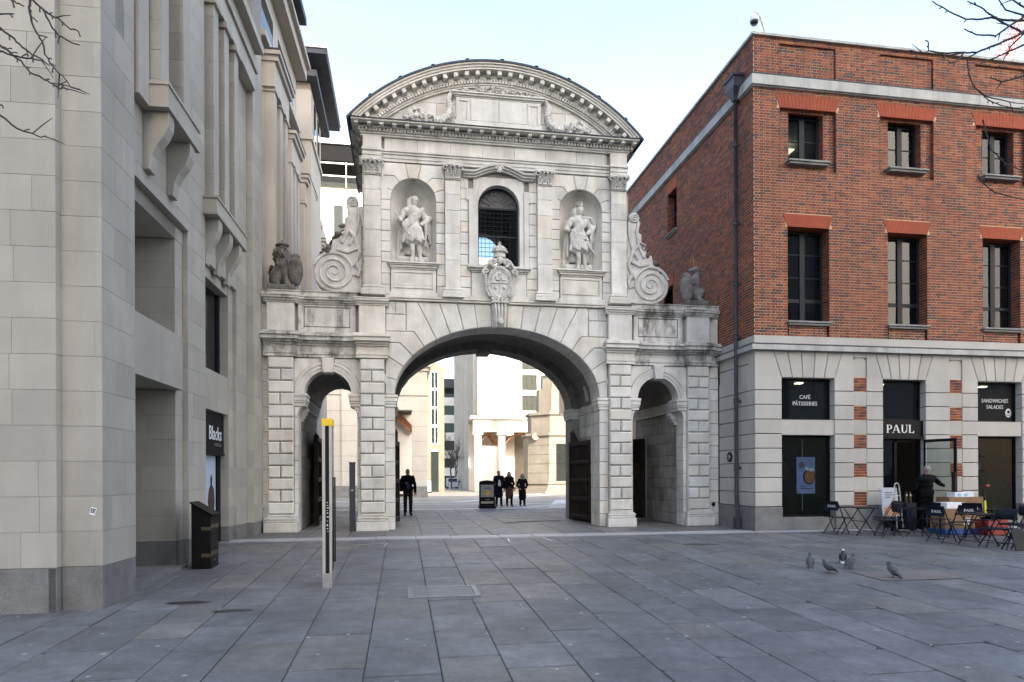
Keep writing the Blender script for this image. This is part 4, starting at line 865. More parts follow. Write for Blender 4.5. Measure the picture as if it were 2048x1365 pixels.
# pier 1 with its camera-facing end
lbox('pier_core', ashlar_j, .012, 1.04, -2.4, -.012, -.3, 16); lbox('pier_core', ashlar_j, -.118, 0, -4.5, -.512, -.3, 16)
ashl(FF(0), -.51, 0, ZC, 9.4, quoin=.09, k0=1); ashl(FF(-.13), -2.4, -.5, ZC, 9.4, lens=(.5, .95)); ashl(FS(-.5), -.13, 0, ZC, 9.4)
slot = (.44, .72)
ashl(FS(0), 0, 1.05, ZC, 7.74, lens=(.55, .8)); ashl(FS(0), 0, slot[0], 7.74, 9.4); ashl(FS(0), slot[1], 1.05, 7.74, 9.4)
lbox('slot_recess', ashlar_j, slot[0], slot[1], -.4, -.16, 7.74, 9.4)
for T, u0, u1 in ((FF(0), -.51, -.0), (FF(-.13), -4.5, -.5), (FS(0), 0, 1.05), (FS(-.5), -.128, 0)):
    u = u0
    while u < u1-.05:
        w = min(RL.uniform(.7, 1.0), u1-u); w = u1-u if u1-u-w < .2 else w
        lb('plinth_block', granite, T, lambda m: m.rect(u+.002, u+w-.002, -.36, ZC-.006, .004, .1, .003)); u += w
# pier 2, pier 3 and its projecting end
lbox('pier_core', ashlar_j, 3.43, 4.82, -2.4, -.262, -.3, 16); lbox('pier_core', ashlar_j, 3.81, 4.82, -.26, -.162, -.3, 16)
ashl(FS(-.15), 3.80, 4.83, ZC, 12.4, lens=(.9, 1.2)); ashl(FS(-.25), 3.42, 3.795, ZC, 6.1); ashl(FF(3.42), -1.35, -.25, ZC, 3.08, 'jamb_block', lens=(.5, .75)); ashl(FF(3.42), -1.35, -.25, 4.04, 5.84, 'jamb_block', lens=(.5, .75)); ashl(FF(3.8), -.25, -.15, ZC, 6.1, 'jamb_block')
for T, u0, u1 in ((FS(-.15), 3.8, 4.83), (FS(-.25), 3.42, 3.797), (FF(3.42), -1.35, -.25), (FF(3.8), -.25, -.15)):
    lb('plinth_block', granite, T, lambda m: m.rect(u0+.002, u1-.002, -.3, ZC-.006, .004, .1, .003))
lbox('pier_core', ashlar_j, 7.03, 8.38, -2.4, -.312, -.3, 16); lbox('pier_core', ashlar_j, 7.44, 8.4, -.31, -.232, -.3, 16); lbox('pier_core', ashlar_j, 8.412, 9.4, -2.4, -.062, -.3, 16)
ashl(FS(-.22), 7.42, 8.4, ZC, 12.4, lens=(.9, 1.1)); ashl(FF(8.4), -.22, -.05, ZC, 13, 'jamb_block'); ashl(FS(-.05), 8.4, 9.35, ZC, 13, lens=(.5, .9))
ashl(FS(-.3), 7.02, 7.415, ZC, 6.0, 'jamb_block'); ashl(FF(7.02), -.60, -.3, ZC, 5.75, 'jamb_block'); ashl(FF(7.42), -.3, -.22, ZC, 6.0, 'jamb_block')
for T, u0, u1 in ((FS(-.22), 7.42, 8.4), (FF(8.4), -.22, -.05), (FS(-.05), 8.4, 9.35), (FS(-.3), 7.02, 7.417), (FF(7.02), -.60, -.3), (FF(7.42), -.3, -.22)):
    lb('plinth_block', granite, T, lambda m: m.rect(u0+.002, u1-.002, -.2, ZC-.006, .004, .1, .003))
# bay 1: recess, spandrel panel, wall above with the stepped frame
lbox('recess_wall', ashlar, 1.04, 3.43, -1.5, -1.36, -.3, 7.3); lbox('recess_ceiling', ashlar, 1.045, 3.42, -1.36, -.3, 3.10, 3.9); lbox('recess_ceiling', ashlar, 1.045, 3.42, -1.36, -.24, 5.85, 6.2)
lbox('recess_side', ashlar_j, 1.0, 1.045, -1.36, -.02, -.3, 6.2)
lb('spandrel_panel', ashlar, FS(-.12), lambda m: m.rect(1.052, 3.418, 3.08, 4.04, 0, .25, .004))
lb('window_frame_band', ashlar, FS(-.24), lambda m: [m.rect(1.052, 3.78, 5.845, 6.098, 0, .2)])
ashl(FS(-.12), 1.052, 3.79, 6.102, 7.26, 'spandrel_block', lens=(1.1, 1.5), th=.25)
lbox('recess_step', granite, 1.05, 3.42, -1.36, -.05, -.3, -.10)
def balcony(p0, p1, q0, q1, z0, z1, cps, cols, ctop, wallq):
    b = lbox('balcony', ashlar, p0, p1, q0, q1, z0+.05, z1); m = MB(lambda x, y, z: L3(x, y, z))
    m.box(p0-.02, p1+.02, q0, q1+.025, z1+.001, z1+.05); m.box(p0-.015, p1+.015, q0, q1+.012, z0, z0+.049); m.build('balcony_moulding', ashlar, b)
    for cp in cps:
        prof = [(q0, z0-.002)]; H = .92; W_ = q1-wallq-.03; prof = [(wallq, z0-.002), (wallq+W_*.98, z0-.002), (wallq+W_, z0-.12*H), (wallq+W_*.97, z0-.25*H), (wallq+W_*.80, z0-.42*H), (wallq+W_*.52, z0-.58*H), (wallq+W_*.34, z0-.74*H), (wallq+W_*.30, z0-.9*H), (wallq+W_*.26, z0-H), (wallq, z0-H)]
        m = MB(FF(cp)); m.prism(prof, 0, .24, .008); m.build('corbel', ashlar, b)
    for cp in cols: ashl(FF(cp), q0-.5, q1-.12, z1+.05, ctop, 'column_block', lens=(1.3, 1.6), th=.05); lbox('column', ashlar, cp+.05, cp+.33, q0-.5, q1-.122, z1+.05, ctop)
    return b
balcony(1.54, 3.03, -.3, .30, 7.25, 7.60, (1.66, 2.66), (1.60, 2.62), 16, -.12)
lbox('pilaster_strip', ashlar, 1.15, 1.53, -.3, .03, 7.25, 16); lbox('loggia_back', ashlar, 1.0, 3.9, -1.3, -1.15, 7.3, 16); lbox('loggia_side', ashlar, 3.1, 3.8, -1.1, -.14, 7.3, 16)
# bay 2: shop, window, balcony with three columns
lbox('recess_wall', ashlar, 4.8, 7.1, -1.6, -1.45, -.3, 7.3); lbox('loggia_back', ashlar, 4.6, 7.5, -1.4, -1.25, 7.2, 12.4)
lb('spandrel_panel', ashlar, FS(-.32), lambda m: m.rect(4.82, 7.02, 2.95, 3.82, 0, .3, .004)); ashl(FS(-.21), 4.832, 7.41, 5.98, 6.85, 'spandrel_block', lens=(1.1, 1.5), th=.3)
lb('window_frame_band', ashlar, FS(-.32), lambda m: m.rect(4.82, 7.4, 5.74, 5.976, 0, .3))
wf = lbox('office_window', darkframe, 4.82, 7.01, -.58, -.50, 3.78, 3.86); lbox('frame', darkframe, 6.95, 7.015, -.58, -.49, 3.86, 5.74, wf); lbox('pane', glassd, 4.82, 6.95, -.55, -.54, 3.86, 5.74, wf); lbox('window_back', plaster, 4.82, 7.0, -1.44, -1.42, 3.8, 5.74, wf)
balcony(4.70, 7.02, -.4, .12, 6.80, 7.12, (4.95, 5.75, 6.52), (4.95, 5.72, 6.5), 11.2, -.27)
for cp in (4.95, 5.72, 6.5): lbox('column_cap', ashlar, cp-.05, cp+.38, -.9, .06, 11.2, 11.34)
ent = lbox('upper_entablature', ashlar, 4.84, 8.38, -.9, .02, 11.345, 12.3); lbox('entablature_moulding', ashlar, 4.84, 8.42, -.9, .08, 11.8, 11.9, ent); lbox('entablature_moulding', ashlar, 4.84, 8.42, -.9, .22, 12.3, 12.5, ent)
lbox('upper_wall', ashlar, 3.82, 9.3, -2, -.3, 12.5, 16.5)
sg = thing('shop_sign', 'dark shop sign with the white word Blacks above the shop window', 'sign', (A0[0], A0[1], 0))
lbox('sign_panel', plain('charcoal_sign', (.010, .009, .011), .6, spec=.15), 4.83, 6.98, -.52, -.40, 2.05, 2.93, sg); lbox('sign_edge', blackm, 4.83, 6.99, -.53, -.38, 1.99, 2.047, sg)
text('Blacks', .44, lambda x, y, z: L3(6.80+x*.85, -.397+z, 2.33+y), 'lettering', white_p, sg, .004, align='RIGHT'); text('OUTDOOR', .10, lambda x, y, z: L3(6.80+x, -.397+z, 2.19+y), 'lettering', steel, sg, .003, align='RIGHT')
po = lbox('shop_window', plain('pale_poster', (.42, .50, .62), .6), 4.83, 6.75, -.56, -.52, .15, 1.98); tag(po, 'printed shop window with a walker on a pale sky under the dark sign', 'shop window') if False else None
m = MB(FS(-.515)); r = random.Random(2)
m.prism([(6.18, .15), (6.58, .15), (6.60, .75), (6.66, .95), (6.60, 1.22), (6.47, 1.32), (6.47, 1.38), (6.50, 1.46), (6.42, 1.56), (6.34, 1.46), (6.36, 1.36), (6.36, 1.31), (6.24, 1.22), (6.16, .95), (6.22, .75)], -.004, .0); m.build('printed_figure', plain('russet_print', (.07, .035, .03), .7, var=.5), po)
m = MB(FS(-.515)); m.prism([(5.0, .15), (6.75, .15), (6.75, .62), (6.4, .55), (5.9, .78), (5.4, .6), (5.0, .7)], -.002, .0); m.build('printed_ground', plain('brown_print', (.08, .07, .06), .7, var=.5), po)
lbox('frame', blackm, 6.75, 7.0, -.58, -.48, 0, 1.985, po); lbox('frame', blackm, 4.83, 6.75, -.58, -.48, 0, .15, po)
# wall and pilasters beyond the gateway, stepping back along the street; brighter light put into a paler, warmer stone
lbox('street_wall', bgstone, 9.4, 16.2, -2.2, -.35, 0, 16.6); lbox('street_wall', bgstone, 16.2, 27, -2.4, -.75, 0, 14.2)
for p0, q, z, L, cp in ((10.05, .30, 13.5, 2.25, (10.25, 11.1, 11.85)), (14.5, -.05, 13.5, 1.9, (14.65, 15.3, 15.95)), (17.8, -.16, 13.4, 2.3, (17.95, 18.8, 19.6)), (21.2, -.38, 13.3, 2.0, (21.4, 22.2)), (24.5, -.45, 13.2, 2.0, (24.7, 25.4))):
    c = lbox('street_cornice', bgstone, p0, p0+L, -1.2, q, z-.14, z-.02); lbox('cornice_moulding', bgstone, p0+.06, p0+L-.06, -1.2, q-.07, z-.30, z-.142, c); lbox('cornice_moulding', bgstone, p0+.1, p0+L-.1, -1.2, q-.16, z-1.0, z-.302, c); lbox('cornice_lead', lead, p0-.02, p0+L+.02, -1.2, q+.02, z-.018, z+.02, c)
    for a in cp: lbox('street_pilaster', bgstone, a, a+.34, -1.2, q-.2, 5.5, z-1.1, c); lbox('pilaster_cap', bgstone, a-.04, a+.38, -1.2, q-.15, z-1.098, z-1.002, c)
    lbox('street_pier', bgstone, p0+.12, p0+L-.12, -1.0, q-.5, 0, z-1.0, c)
for p0, p1 in ((10.2, 12.2), (13.0, 15.5)):
    lbox('upper_window', glassd, p0, p1, -.36, -.335, 14.1, 15.6); lbox('upper_sill', bgstone, p0-.1, p1+.1, -.36, -.1, 13.9, 14.08)
lbox('main_cornice', bgstone, 8.4, 16.3, -2, .02, 16.2, 16.6); lbox('main_cornice', bgstone, 8.4, 16.3, -2, .16, 16.601, 16.75); lbox('eave', lead, 9.0, 14.45, -3, .32, 17.05, 17.3); lbox('attic_storey', bgstone, 9.4, 14.3, -3, -.35, 16.75, 17.05)

# eaved building further along, far white building
E0 = thing('eaved_building', 'stone corner block with wide dark overhanging eaves beyond the pale ashlar building', 'building', (-6, 28, 0))
def bx(name, mat, x0, x1, y0, y1, z0, z1, par, **k): m = MB(); m.box(x0, x1, y0, y1, z0, z1); return m.build(name, mat, par, **k)
bx('wall', bgstone, -9, -3.55, 28, 31.3, 0, 17.0, E0); bx('string_course', bgstone, -9, -3.48, 27.93, 31.35, 15.0, 15.2, E0); bx('canopy', lead, -9, -3.28, 27.6, 32.6, 17.35, 17.6, E0); bx('attic', bgstone, -9, -3.6, 28.1, 31.2, 17.0, 17.35, E0)
at_ = bx('glazed_storey', glassd, -9, -3.9, 28.3, 32, 17.6, 18.2, E0); bx('roof_eave', lead, -9, -2.9, 27.5, 33.6, 18.2, 18.4, E0); bx('roof_fascia', white_p, -9, -2.86, 27.45, 33.65, 18.41, 18.5, E0)
for i in range(2): bx('window', glasso, -3.60, -3.52, 28.9+i*1.2, 29.4+i*1.2, 15.4, 16.9, E0)
H0 = thing('terraced_office_block', 'white sunlit office block with glass balustrades and dark soffits at the end of the gap', 'building', (-6, 60, 0))
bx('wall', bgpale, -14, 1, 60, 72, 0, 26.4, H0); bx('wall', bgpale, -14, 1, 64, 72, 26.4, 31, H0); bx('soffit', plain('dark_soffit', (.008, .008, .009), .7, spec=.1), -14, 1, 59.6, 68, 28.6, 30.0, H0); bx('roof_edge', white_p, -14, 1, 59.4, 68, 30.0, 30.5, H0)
for z in (26.4, 27.5): bx('rail', steel, -14, 1, 59.7, 59.8, z+.9, z+1.0, H0)
for i in range(5): bx('balustrade_glass', glassc, -9+i*2.2, -6.9+i*2.2, 59.74, 59.77, 26.45, 27.3, H0); bx('balustrade_post', white_p, -6.88+i*2.2, -6.82+i*2.2, 59.7, 59.8, 26.4, 30, H0)
for i in range(5):
    for z0 in (21.6, 17.2, 12.6): bx('window', glasso, -9.6+i*1.95, -8.85+i*1.95, 59.9, 60.02, z0, z0+3.3, H0)
for z in (25.3, 20.9, 16.4): bx('joint_band', bgstone, -14, 1, 59.97, 59.995, z, z+.07, H0)

# ================================================================ BRICK BUILDING WITH THE CAFE
BX, BY = 9.42, 16.95
brk = thing('brick_building', 'red brick corner building with stone ground floor and a bakery cafe', 'building', (BX, BY, 0))
FT = lambda u, z, d: (u, BY+d, z); ST = lambda u, z, d: (BX+d, u, z)
def bb(name, mat, T, f, parent=None, **k):
    m = MB(T); f(m); return m.build(name, mat, parent or brk, **k)
def holed(T, u0, u1, z0, z1, holes, d, name, mat):
    us = sorted({u0, u1}|{h[i] for h in holes for i in (0, 1) if u0 < h[i] < u1}); zs = sorted({z0, z1}|{h[i] for h in holes for i in (2, 3) if z0 < h[i] < z1}); m = MB(T)
    for a, b in zip(us, us[1:]):
        for c, e in zip(zs, zs[1:]):
            if not any(h[0] < (a+b)/2 < h[1] and h[2] < (c+e)/2 < h[3] for h in holes): m.add([(a, c, d), (b, c, d), (b, e, d), (a, e, d)], [(0, 1, 2, 3)])
    return m.build(name, mat, brk)
RB = random.Random(5); BRK = []
def bricks(T, u0, u1, z0, z1, holes=(), d=0., start=0, front=False, th=.03):
    nz = int(round((z1-z0)/.075)); h = (z1-z0)/nz
    for k in range(nz):
        za, zb = z0+k*h+.0068, z0+(k+1)*h-.0068; zc = (za+zb)/2; hs = sorted([(a, b) for a, b, c, e in holes if c < zc < e]); segs = []; cur = u0
        for a, b in hs:
            if a > cur: segs.append((cur, a))
            cur = max(cur, b)
        if cur < u1: segs.append((cur, u1))
        for a, b in segs:
            u = u0-(.16 if (k+start) % 2 else 0)-.05; i = 0
            while u < b:
                w = .212 if i % 2 == 0 else .0995; x0, x1 = max(u, a), min(u+w, b)
                if x1-x0 > .025: BRK.append((T, x0, x1, za, zb, d+RB.uniform(-.002, .003), th, front))
                u += w+.013; i += 1
WX = [11.02+3.04*i for i in range(3)]
Wh = [(c-.84, c+.84, 9.82, 11.50) for c in WX]; Lh = [(c-.62, c+.62, 5.28, 8.27) for c in WX]
def lint(c, z0, z1, w0, w1): return (c-(w0+w1)/2, c+(w0+w1)/2, z0, z1)
PW = [(c-.84, c+.84, 12.36, 13.26) for c in WX]
lintels = [(c, 11.50, 11.86, .84, .97) for c in WX]+[(c, 8.27, 8.62, .62, .76) for c in WX]
LHh = [(c-(a+b)/2, c+(a+b)/2, z0, z1) for c, z0, z1, a, b in lintels]
XR = 18.7
bricks(FT, BX, XR, 5.28, 12.0, Wh+Lh+LHh, front=True); bricks(FT, BX, XR, 12.33, 13.38, PW, front=True)
for h in PW: bricks(FT, h[0], h[1], h[2], h[3], d=.05)
for c in WX:
    bricks(FT, c-.84, c+.84, 9.82, 11.50, [(c-.52, c+.52, 10.09, 11.44)], d=.11)
    for x, s in ((c+.84, 1), (c-.84, -1)): bricks(lambda u, z, d, x=x, s=s: (x+s*d, BY+u, z), .0, .11, 9.82, 11.5, start=1)
    for x, s in ((c+.52, 1), (c-.52, -1)): bricks(lambda u, z, d, x=x, s=s: (x+s*d, BY+u, z), .11, .34, 10.09, 11.44)
    for x, s in ((c+.62, 1), (c-.62, -1)): bricks(lambda u, z, d, x=x, s=s: (x+s*d, BY+u, z), .0, .34, 5.28, 8.27)
    bricks(FT, c-.56, c+.56, 5.28, 5.62, d=.03)
SH = [(22.15, 22.95, 10.05, 11.5), (22.5, 23.3, 5.6, 8.2)]
bricks(ST, BY+.03, 27.2, 5.28, 12.0, SH); bricks(ST, BY+.03, 27.2, 12.33, 13.38, [(19.3, 22.2, 12.5, 13.2)] if False else [])
bricks(lambda u, z, d: (BX+u, SH[0][1]+d, z), 0, .3, 10.05, 11.5); 
FI = [(b[1]+b[2])/2 for b in BRK]; fr = [b for b in BRK if b[7]]; fr.sort(key=lambda b: abs((b[1]+b[2])/2-10.3)+abs((b[3]+b[4])/2-8.0)*.6-(b[2]-b[1])*4); solo = set(id(b) for b in fr[:298])
joined = MB(); joinh = MB(); brick_obj = brickmat('red_brick_single', BR); n_, l_ = brick_obj.node_tree.nodes, brick_obj.node_tree.links
oi = n_.new('ShaderNodeObjectInfo'); gi = [x for x in n_ if x.bl_idname == 'ShaderNodeNewGeometry' and x.outputs['Random Per Island'].is_linked][0]
for lk in list(gi.outputs['Random Per Island'].links): l_.new(oi.outputs['Random'], lk.to_socket)
BF = [(0, 1, 2, 3), (0, 4, 5, 1), (1, 5, 6, 2), (2, 6, 7, 3), (3, 7, 4, 0)]
for b in BRK:
    T, x0, x1, za, zb, d, th, f_ = b; vs = [(x0, za, d), (x1, za, d), (x1, zb, d), (x0, zb, d), (x0, za, d+th), (x1, za, d+th), (x1, zb, d+th), (x0, zb, d+th)]
    if id(b) in solo: m = MB(T); m.add(vs, BF); m.build('brick', brick_obj, brk)
    else: jj = joined if x1-x0 > .11 else joinh; o = len(jj.v); jj.v += [T(*v) for v in vs]; jj.f += [tuple(i+o for i in q) for q in BF]
joined.build('brick', brickm, brk, kind='stuff'); joinh.build('header_brick', brickh, brk, kind='stuff')
holed(FT, BX, XR, 5.2, 13.38, Wh+Lh+PW, .007, 'mortar_bed', brickj); holed(ST, BY+.007, 40, 5.2, 13.38, SH, .007, 'mortar_bed', brickj)
for h in PW: holed(FT, h[0], h[1], h[2], h[3], [], .057, 'mortar_bed', brickj)
for c in WX:
    holed(FT, c-.84, c+.84, 9.8, 11.5, [(c-.52, c+.52, 10.09, 11.44)], .117, 'mortar_bed', brickj); holed(FT, c-.56, c+.56, 5.28, 5.62, [], .037, 'mortar_bed', brickj)
    for x, s in ((c+.853, 1), (c-.853, -1)): holed(lambda u, z, d, x=x: (x, BY+u, z), 0, .14, 9.8, 11.5, [], 0, 'mortar_bed', brickj)
    for x, s in ((c+.533, 1), (c-.533, -1)): holed(lambda u, z, d, x=x: (x, BY+u, z), .1, .4, 10.05, 11.5, [], 0, 'mortar_bed', brickj)
    for x, s in ((c+.633, 1), (c-.633, -1)): holed(lambda u, z, d, x=x: (x, BY+u, z), 0, .4, 5.28, 8.3, [], 0, 'mortar_bed', brickj)
for c, z0, z1, w0, w1 in lintels:
    n = 17
    for i in range(n):
        a0, a1 = -1+2*i/n, -1+2*(i+1)/n
        bb('lintel_brick', rubbed, FT, lambda m: m.prism([(c+a0*w0+.003, z0), (c+a1*w0-.003, z0), (c+a1*w1-.003, z1-.004), (c+a0*w1+.003, z1-.004)], -.008+RB.uniform(-.002, .002), .35))
def casement(c, z0, z1, hw, d, T, rows, par=None, transom=None, inner=True):
    f = bb('window', darkframe, T, lambda m: [m.rect(c-hw, c-hw+.06, z0, z1, d, d+.07), m.rect(c+hw-.06, c+hw, z0, z1, d, d+.07), m.rect(c-hw, c+hw, z0, z0+.06, d+.002, d+.068), m.rect(c-hw, c+hw, z1-.07, z1, d+.002, d+.068), m.rect(c-.075, c+.075, z0, z1, d-.01, d+.06)])
    def bars(m):
        zs = [z0+(z1-z0)*i/rows for i in range(1, rows)]
        for z in zs:
            t = .012 if not transom or abs(z-transom) > .2 else .05
            for s in (-1, 1): m.rect(min(c+s*.075, c+s*(hw-.06)), max(c+s*.075, c+s*(hw-.06)), z-t, z+t, d+.012, d+.05)
    bb('glazing_bar', darkframe, T, bars, f)
    for s in (-1, 1): bb('pane', glassw, T, lambda m: m.rect(min(c+s*.075, c+s*(hw-.06)), max(c+s*.075, c+s*(hw-.06)), z0+.06, z1-.07, d+.03, d+.035), f)
    if inner: bb('room', plaster, T, lambda m: [m.rect(c-hw-.4, c+hw+.4, z0-.3, z1+.2, d+2.2, d+2.25)], f)
    return f
bandm0 = stone('grey_sill_stone', (.20, .20, .185), (.28, .28, .26), 3, .05, streak=.4)
def sill(c, z, hw, d1, T=None): bb('window_sill', bandm0, T or FT, lambda m: [m.rect(c-hw, c+hw, z-.05, z, -.10, d1, .008), m.rect(c-hw+.04, c+hw-.04, z-.11, z-.052, -.06, d1, .01)])
ceil_light = plain('office_ceiling_light', (.8, .75, .6), .5, emit=(1, .86, .6), estr=2.2)
for i, c in enumerate(WX):
    f = casement(c, 10.09, 11.44, .52, .31, FT, 2); sill(c, 10.09, .62, .34)
    f2 = casement(c, 5.69, 8.25, .62, .31, FT, 4, transom=6.4); sill(c, 5.69, .66, .36)
    if i == 0: [bb('radiator_screen', plain('cream_screen', (.30, .25, .15), .8) if q == 0 else MATS['cream_screen'], FT, lambda m: m.rect(c-.5+q*.125, c-.5+q*.125+.10, 5.6, 6.02, .75, .8), f2) for q in range(8)]
    if i != 0: bb('roller_blind', plain('grey_blind', (.16, .17, .18), .9) if i == 1 else MATS['grey_blind'], FT, lambda m: m.rect(c-.6, c+.6, 7.2 if i == 1 else 7.6, 8.3, .5, .51), f2)
    if i == 0: bb('ceiling_light', ceil_light, FT, lambda m: m.prism([(c-.5, 11.0), (c+.35, 11.0), (c+.35, 11.03), (c-.5, 11.03)], 1.2, 1.9), f)
    bb('room_ceiling', plain('office_ceiling', (.3, .3, .28), .9) if i == 0 else MATS['office_ceiling'], FT, lambda m: m.rect(c-1.2, c+1.2, 11.2, 11.25, .5, 2.5), f)
for h in SH:
    c = (h[0]+h[1])/2; casement(c, h[2], h[3], .4, .25, ST, 2, inner=False); sill(c, h[2], .5, .3, ST)
    bb('lintel', rubbed, ST, lambda m: m.prism([(h[0], h[3]), (h[1], h[3]), (h[1]+.12, h[3]+.36), (h[0]-.12, h[3]+.36)], -.012, .3))
# stone band, coping, shelf above the shops
def wrap(name, mat, z0, z1, p, dd=.3):
    m = MB(); m.box(BX-p, XR, BY-p, BY+dd, z0, z1); m.box(BX-p, BX+dd, BY+dd, 34, z0, z1); return m.build(name, mat, brk)
bandm = stone('stained_concrete_band', (.36, .36, .34), (.50, .50, .47), 2.2, .04, streak=.7, dirt=(.3, .3, .3), dirt_amt=.8)
wrap('stone_band', bandm, 12.03, 12.30, .10); wrap('stone_band_drip', bandm, 12.0, 12.028, .05); wrap('band_lead', lead, 12.302, 12.33, .11)
wrap('parapet_coping', bandm, 13.382, 13.45, .07, .5); wrap('shelf_moulding', bandm, 4.88, 5.02, .13); wrap('shelf_lead', lead, 5.022, 5.05, .14); wrap('shelf_base', ashlar_c, 5.052, 5.278, .02)
m = MB(); m.box(BX+.4, XR, BY+.4, 34, 13.2, 13.3); m.build('roof', lead, brk)
m = MB(); m.box(XR-.05, XR, BY+.1, 34, 0, 13.3); m.box(BX+.1, XR, 33.9, 34, 0, 13.3); m.box(BX+.05, BX+.1, BY+2.6, 34, 0, 5.2); m.build('rear_wall', brickj, brk)
# ground floor stone
CS = .3965; Z0 = .63
def scourse(T, u0, u1, z0, z1, name='stone_course', n=None, d=0.):
    k = int(round((z1-z0)/CS))
    for i in range(k): bb(name, ashlar_c, T, lambda m: m.rect(u0, u1, z0+i*CS+.009, z0+(i+1)*CS-.009, d+RB.uniform(-.002, .002), .35, .012))
OP = [(10.21, 11.79), (13.28, 14.62), (16.31, 17.77)]
for (a, b) in ((BX, 10.21), (11.79, 12.38), (12.77, 13.28), (14.62, 15.40), (15.79, 16.31), (17.77, XR)): scourse(FT, a, b, Z0, Z0+9*CS-.05)
k = 0
while BY+k*0.69 < 18.9: scourse(ST, BY+.36 if k == 0 else BY+.36+k*.86, min(BY+.36+(k+1)*.86, 19.0), Z0, Z0+9*CS-.05); k += 1 if k < 2 else 9
for a, b in ((12.38, 12.77), (15.40, 15.79)):
    for i in range(9):
        if i % 2 == 0: 
            zz0 = Z0+i*CS; bricks_before = len(BRK)
            for r_ in range(5):
                u = a-(.08 if r_ % 2 else 0)
                while u < b:
                    x0, x1 = max(u, a+.003), min(u+.205, b-.003)
                    if x1-x0 > .03: bb('inset_brick', brick_obj, FT, lambda m: m.rect(x0, x1, zz0+.008+r_*.0765, zz0+.008+r_*.0765+.066, .012, .1))
                    u += .215
        else: bb('stone_course', ashlar_c, FT, lambda m: m.rect(a+.003, b-.003, Z0+i*CS+.009, Z0+(i+1)*CS-.009, .012, .35))
    bb('mortar_bed', brickj, FT, lambda m: m.rect(a, b, .6, 4.2, .022, .36)); bb('pilaster_head', ashlar_c, FT, lambda m: m.prism([(a+.003, 4.2), (b-.003, 4.2), (b-.003, 4.66), ((a+b)/2+.13, 4.74), ((a+b)/2-.13, 4.74), (a+.003, 4.66)], .03, .3))
ztop = Z0+9*CS-.05
zh0, zh1 = 4.155, 4.875
def head(c, hw0, hw1, n=5):
    for i in range(n):
        a0, a1 = -1+2*i/n, -1+2*(i+1)/n; bb('voussoir', ashlar_c, FT, lambda m: m.prism([(c+a0*hw0+.008, zh0), (c+a1*hw0-.008, zh0), (c+a1*hw1-.008, zh1), (c+a0*hw1+.008, zh1)], .0, .5, .01))
heads = [((a+b)/2, (b-a)/2, (b-a)/2+.24) for a, b in OP]
for c, h0, h1 in heads: head(c, h0, h1)
ed = [(BX, None)]
def fill(u0b, u1b, u0t, u1t): bb('head_block', ashlar_c, FT, lambda m: m.prism([(u0b+.006, zh0), (u1b-.006, zh0), (u1t-.006, zh1), (u0t+.006, zh1)], .0, .35, .01))
fill(BX, 10.21, BX, 10.21-.24); fill(11.79, 12.38, 12.03, 12.38); fill(12.77, 13.28, 12.77, 13.04); fill(14.62, 15.40, 14.86, 15.40); fill(15.79, 16.31, 15.79, 16.07); fill(17.77, XR, 18.01, XR)
bb('head_block', ashlar_c, FT, lambda m: [m.rect(a, b, 4.745, zh1, .006, .3) for a, b in ((12.384, 12.766), (15.404, 15.786))])
scourse(ST, BY+.36, 19.0, zh0, zh0+CS); bb('head_block', ashlar_c, ST, lambda m: m.rect(BY+.36, 19.0, zh0+CS+.01, 4.875, 0, .3, .01))
for T, a, b in ((FT, BX-.03, 10.21), (FT, 11.79, 13.28), (FT, 14.62, 16.31), (FT, 17.77, XR), (ST, BY+.30, 19.04)):
    u = a
    while u < b-.02:
        w = min(.72, b-u); w = b-u if b-u-w < .2 else w; bb('plinth_block', granite, T, lambda m: m.rect(u+.003, u+w-.003, -.06, .62, -.035, .3, .006)); u += w
for a, b in (OP[0], OP[2]): bb('plinth_block', granite, FT, lambda m: m.rect(a, b, -.06, .33, -.0, .3, .006)); bb('transom_panel', ashlar_c, FT, lambda m: m.rect(a, b, 2.585, 3.0, .03, .35, .006))
# shop interiors
interior = plain('shop_interior', (.05, .047, .045), .8, var=.3); shelfm = plain('shelf_wood', (.10, .06, .035), .7); warm = plain('warm_strip_light', (.8, .7, .5), .5, emit=(1, .75, .42), estr=1.6)
bb('shop_room', interior, FT, lambda m: [m.rect(BX+.4, XR-.1, 0, 4.7, 4.0, 4.05), m.rect(BX+.4, XR-.1, 4.2, 4.25, .5, 4), m.rect(BX+.4, XR-.1, -.02, .03, .36, 4)])
[bb('shop_partition', interior, FT, lambda m: m.rect(x, x+.2, 0, 4.2, .4, 4)) for x in (12.3, 15.5)]
def shopwin(a, b, z0, z1, par=None, gl=None):
    f = bb('shop_window', blackm, FT, lambda m: [m.rect(a, a+.05, z0, z1, .22, .30), m.rect(b-.05, b, z0, z1, .22, .30), m.rect(a+.05, b-.05, z0, z0+.05, .22, .30), m.rect(a+.05, b-.05, z1-.06, z1, .22, .30)])
    bb('pane', gl or glassd, FT, lambda m: m.rect(a+.05, b-.05, z0+.05, z1-.06, .25, .258), f); return f
w1 = shopwin(10.21, 11.79, 3.0, 4.15); w2 = shopwin(10.21, 11.79, .33, 2.58, gl=glassc); w3 = shopwin(16.31, 17.77, 3.0, 4.15); w4 = shopwin(16.31, 17.77, .33, 2.58, gl=glassc); w5 = shopwin(13.28, 14.62, 3.02, 4.15)
def ftext(s, size, x, z, mat, par, d=.244, sx=1., align='CENTER'): return text(s, size, lambda X, Y, Z: (x+X, BY+d-Z, z+Y), 'lettering', mat, par, .003, sx, align)
dimlet = plain('window_lettering', (.55, .55, .55), .6)
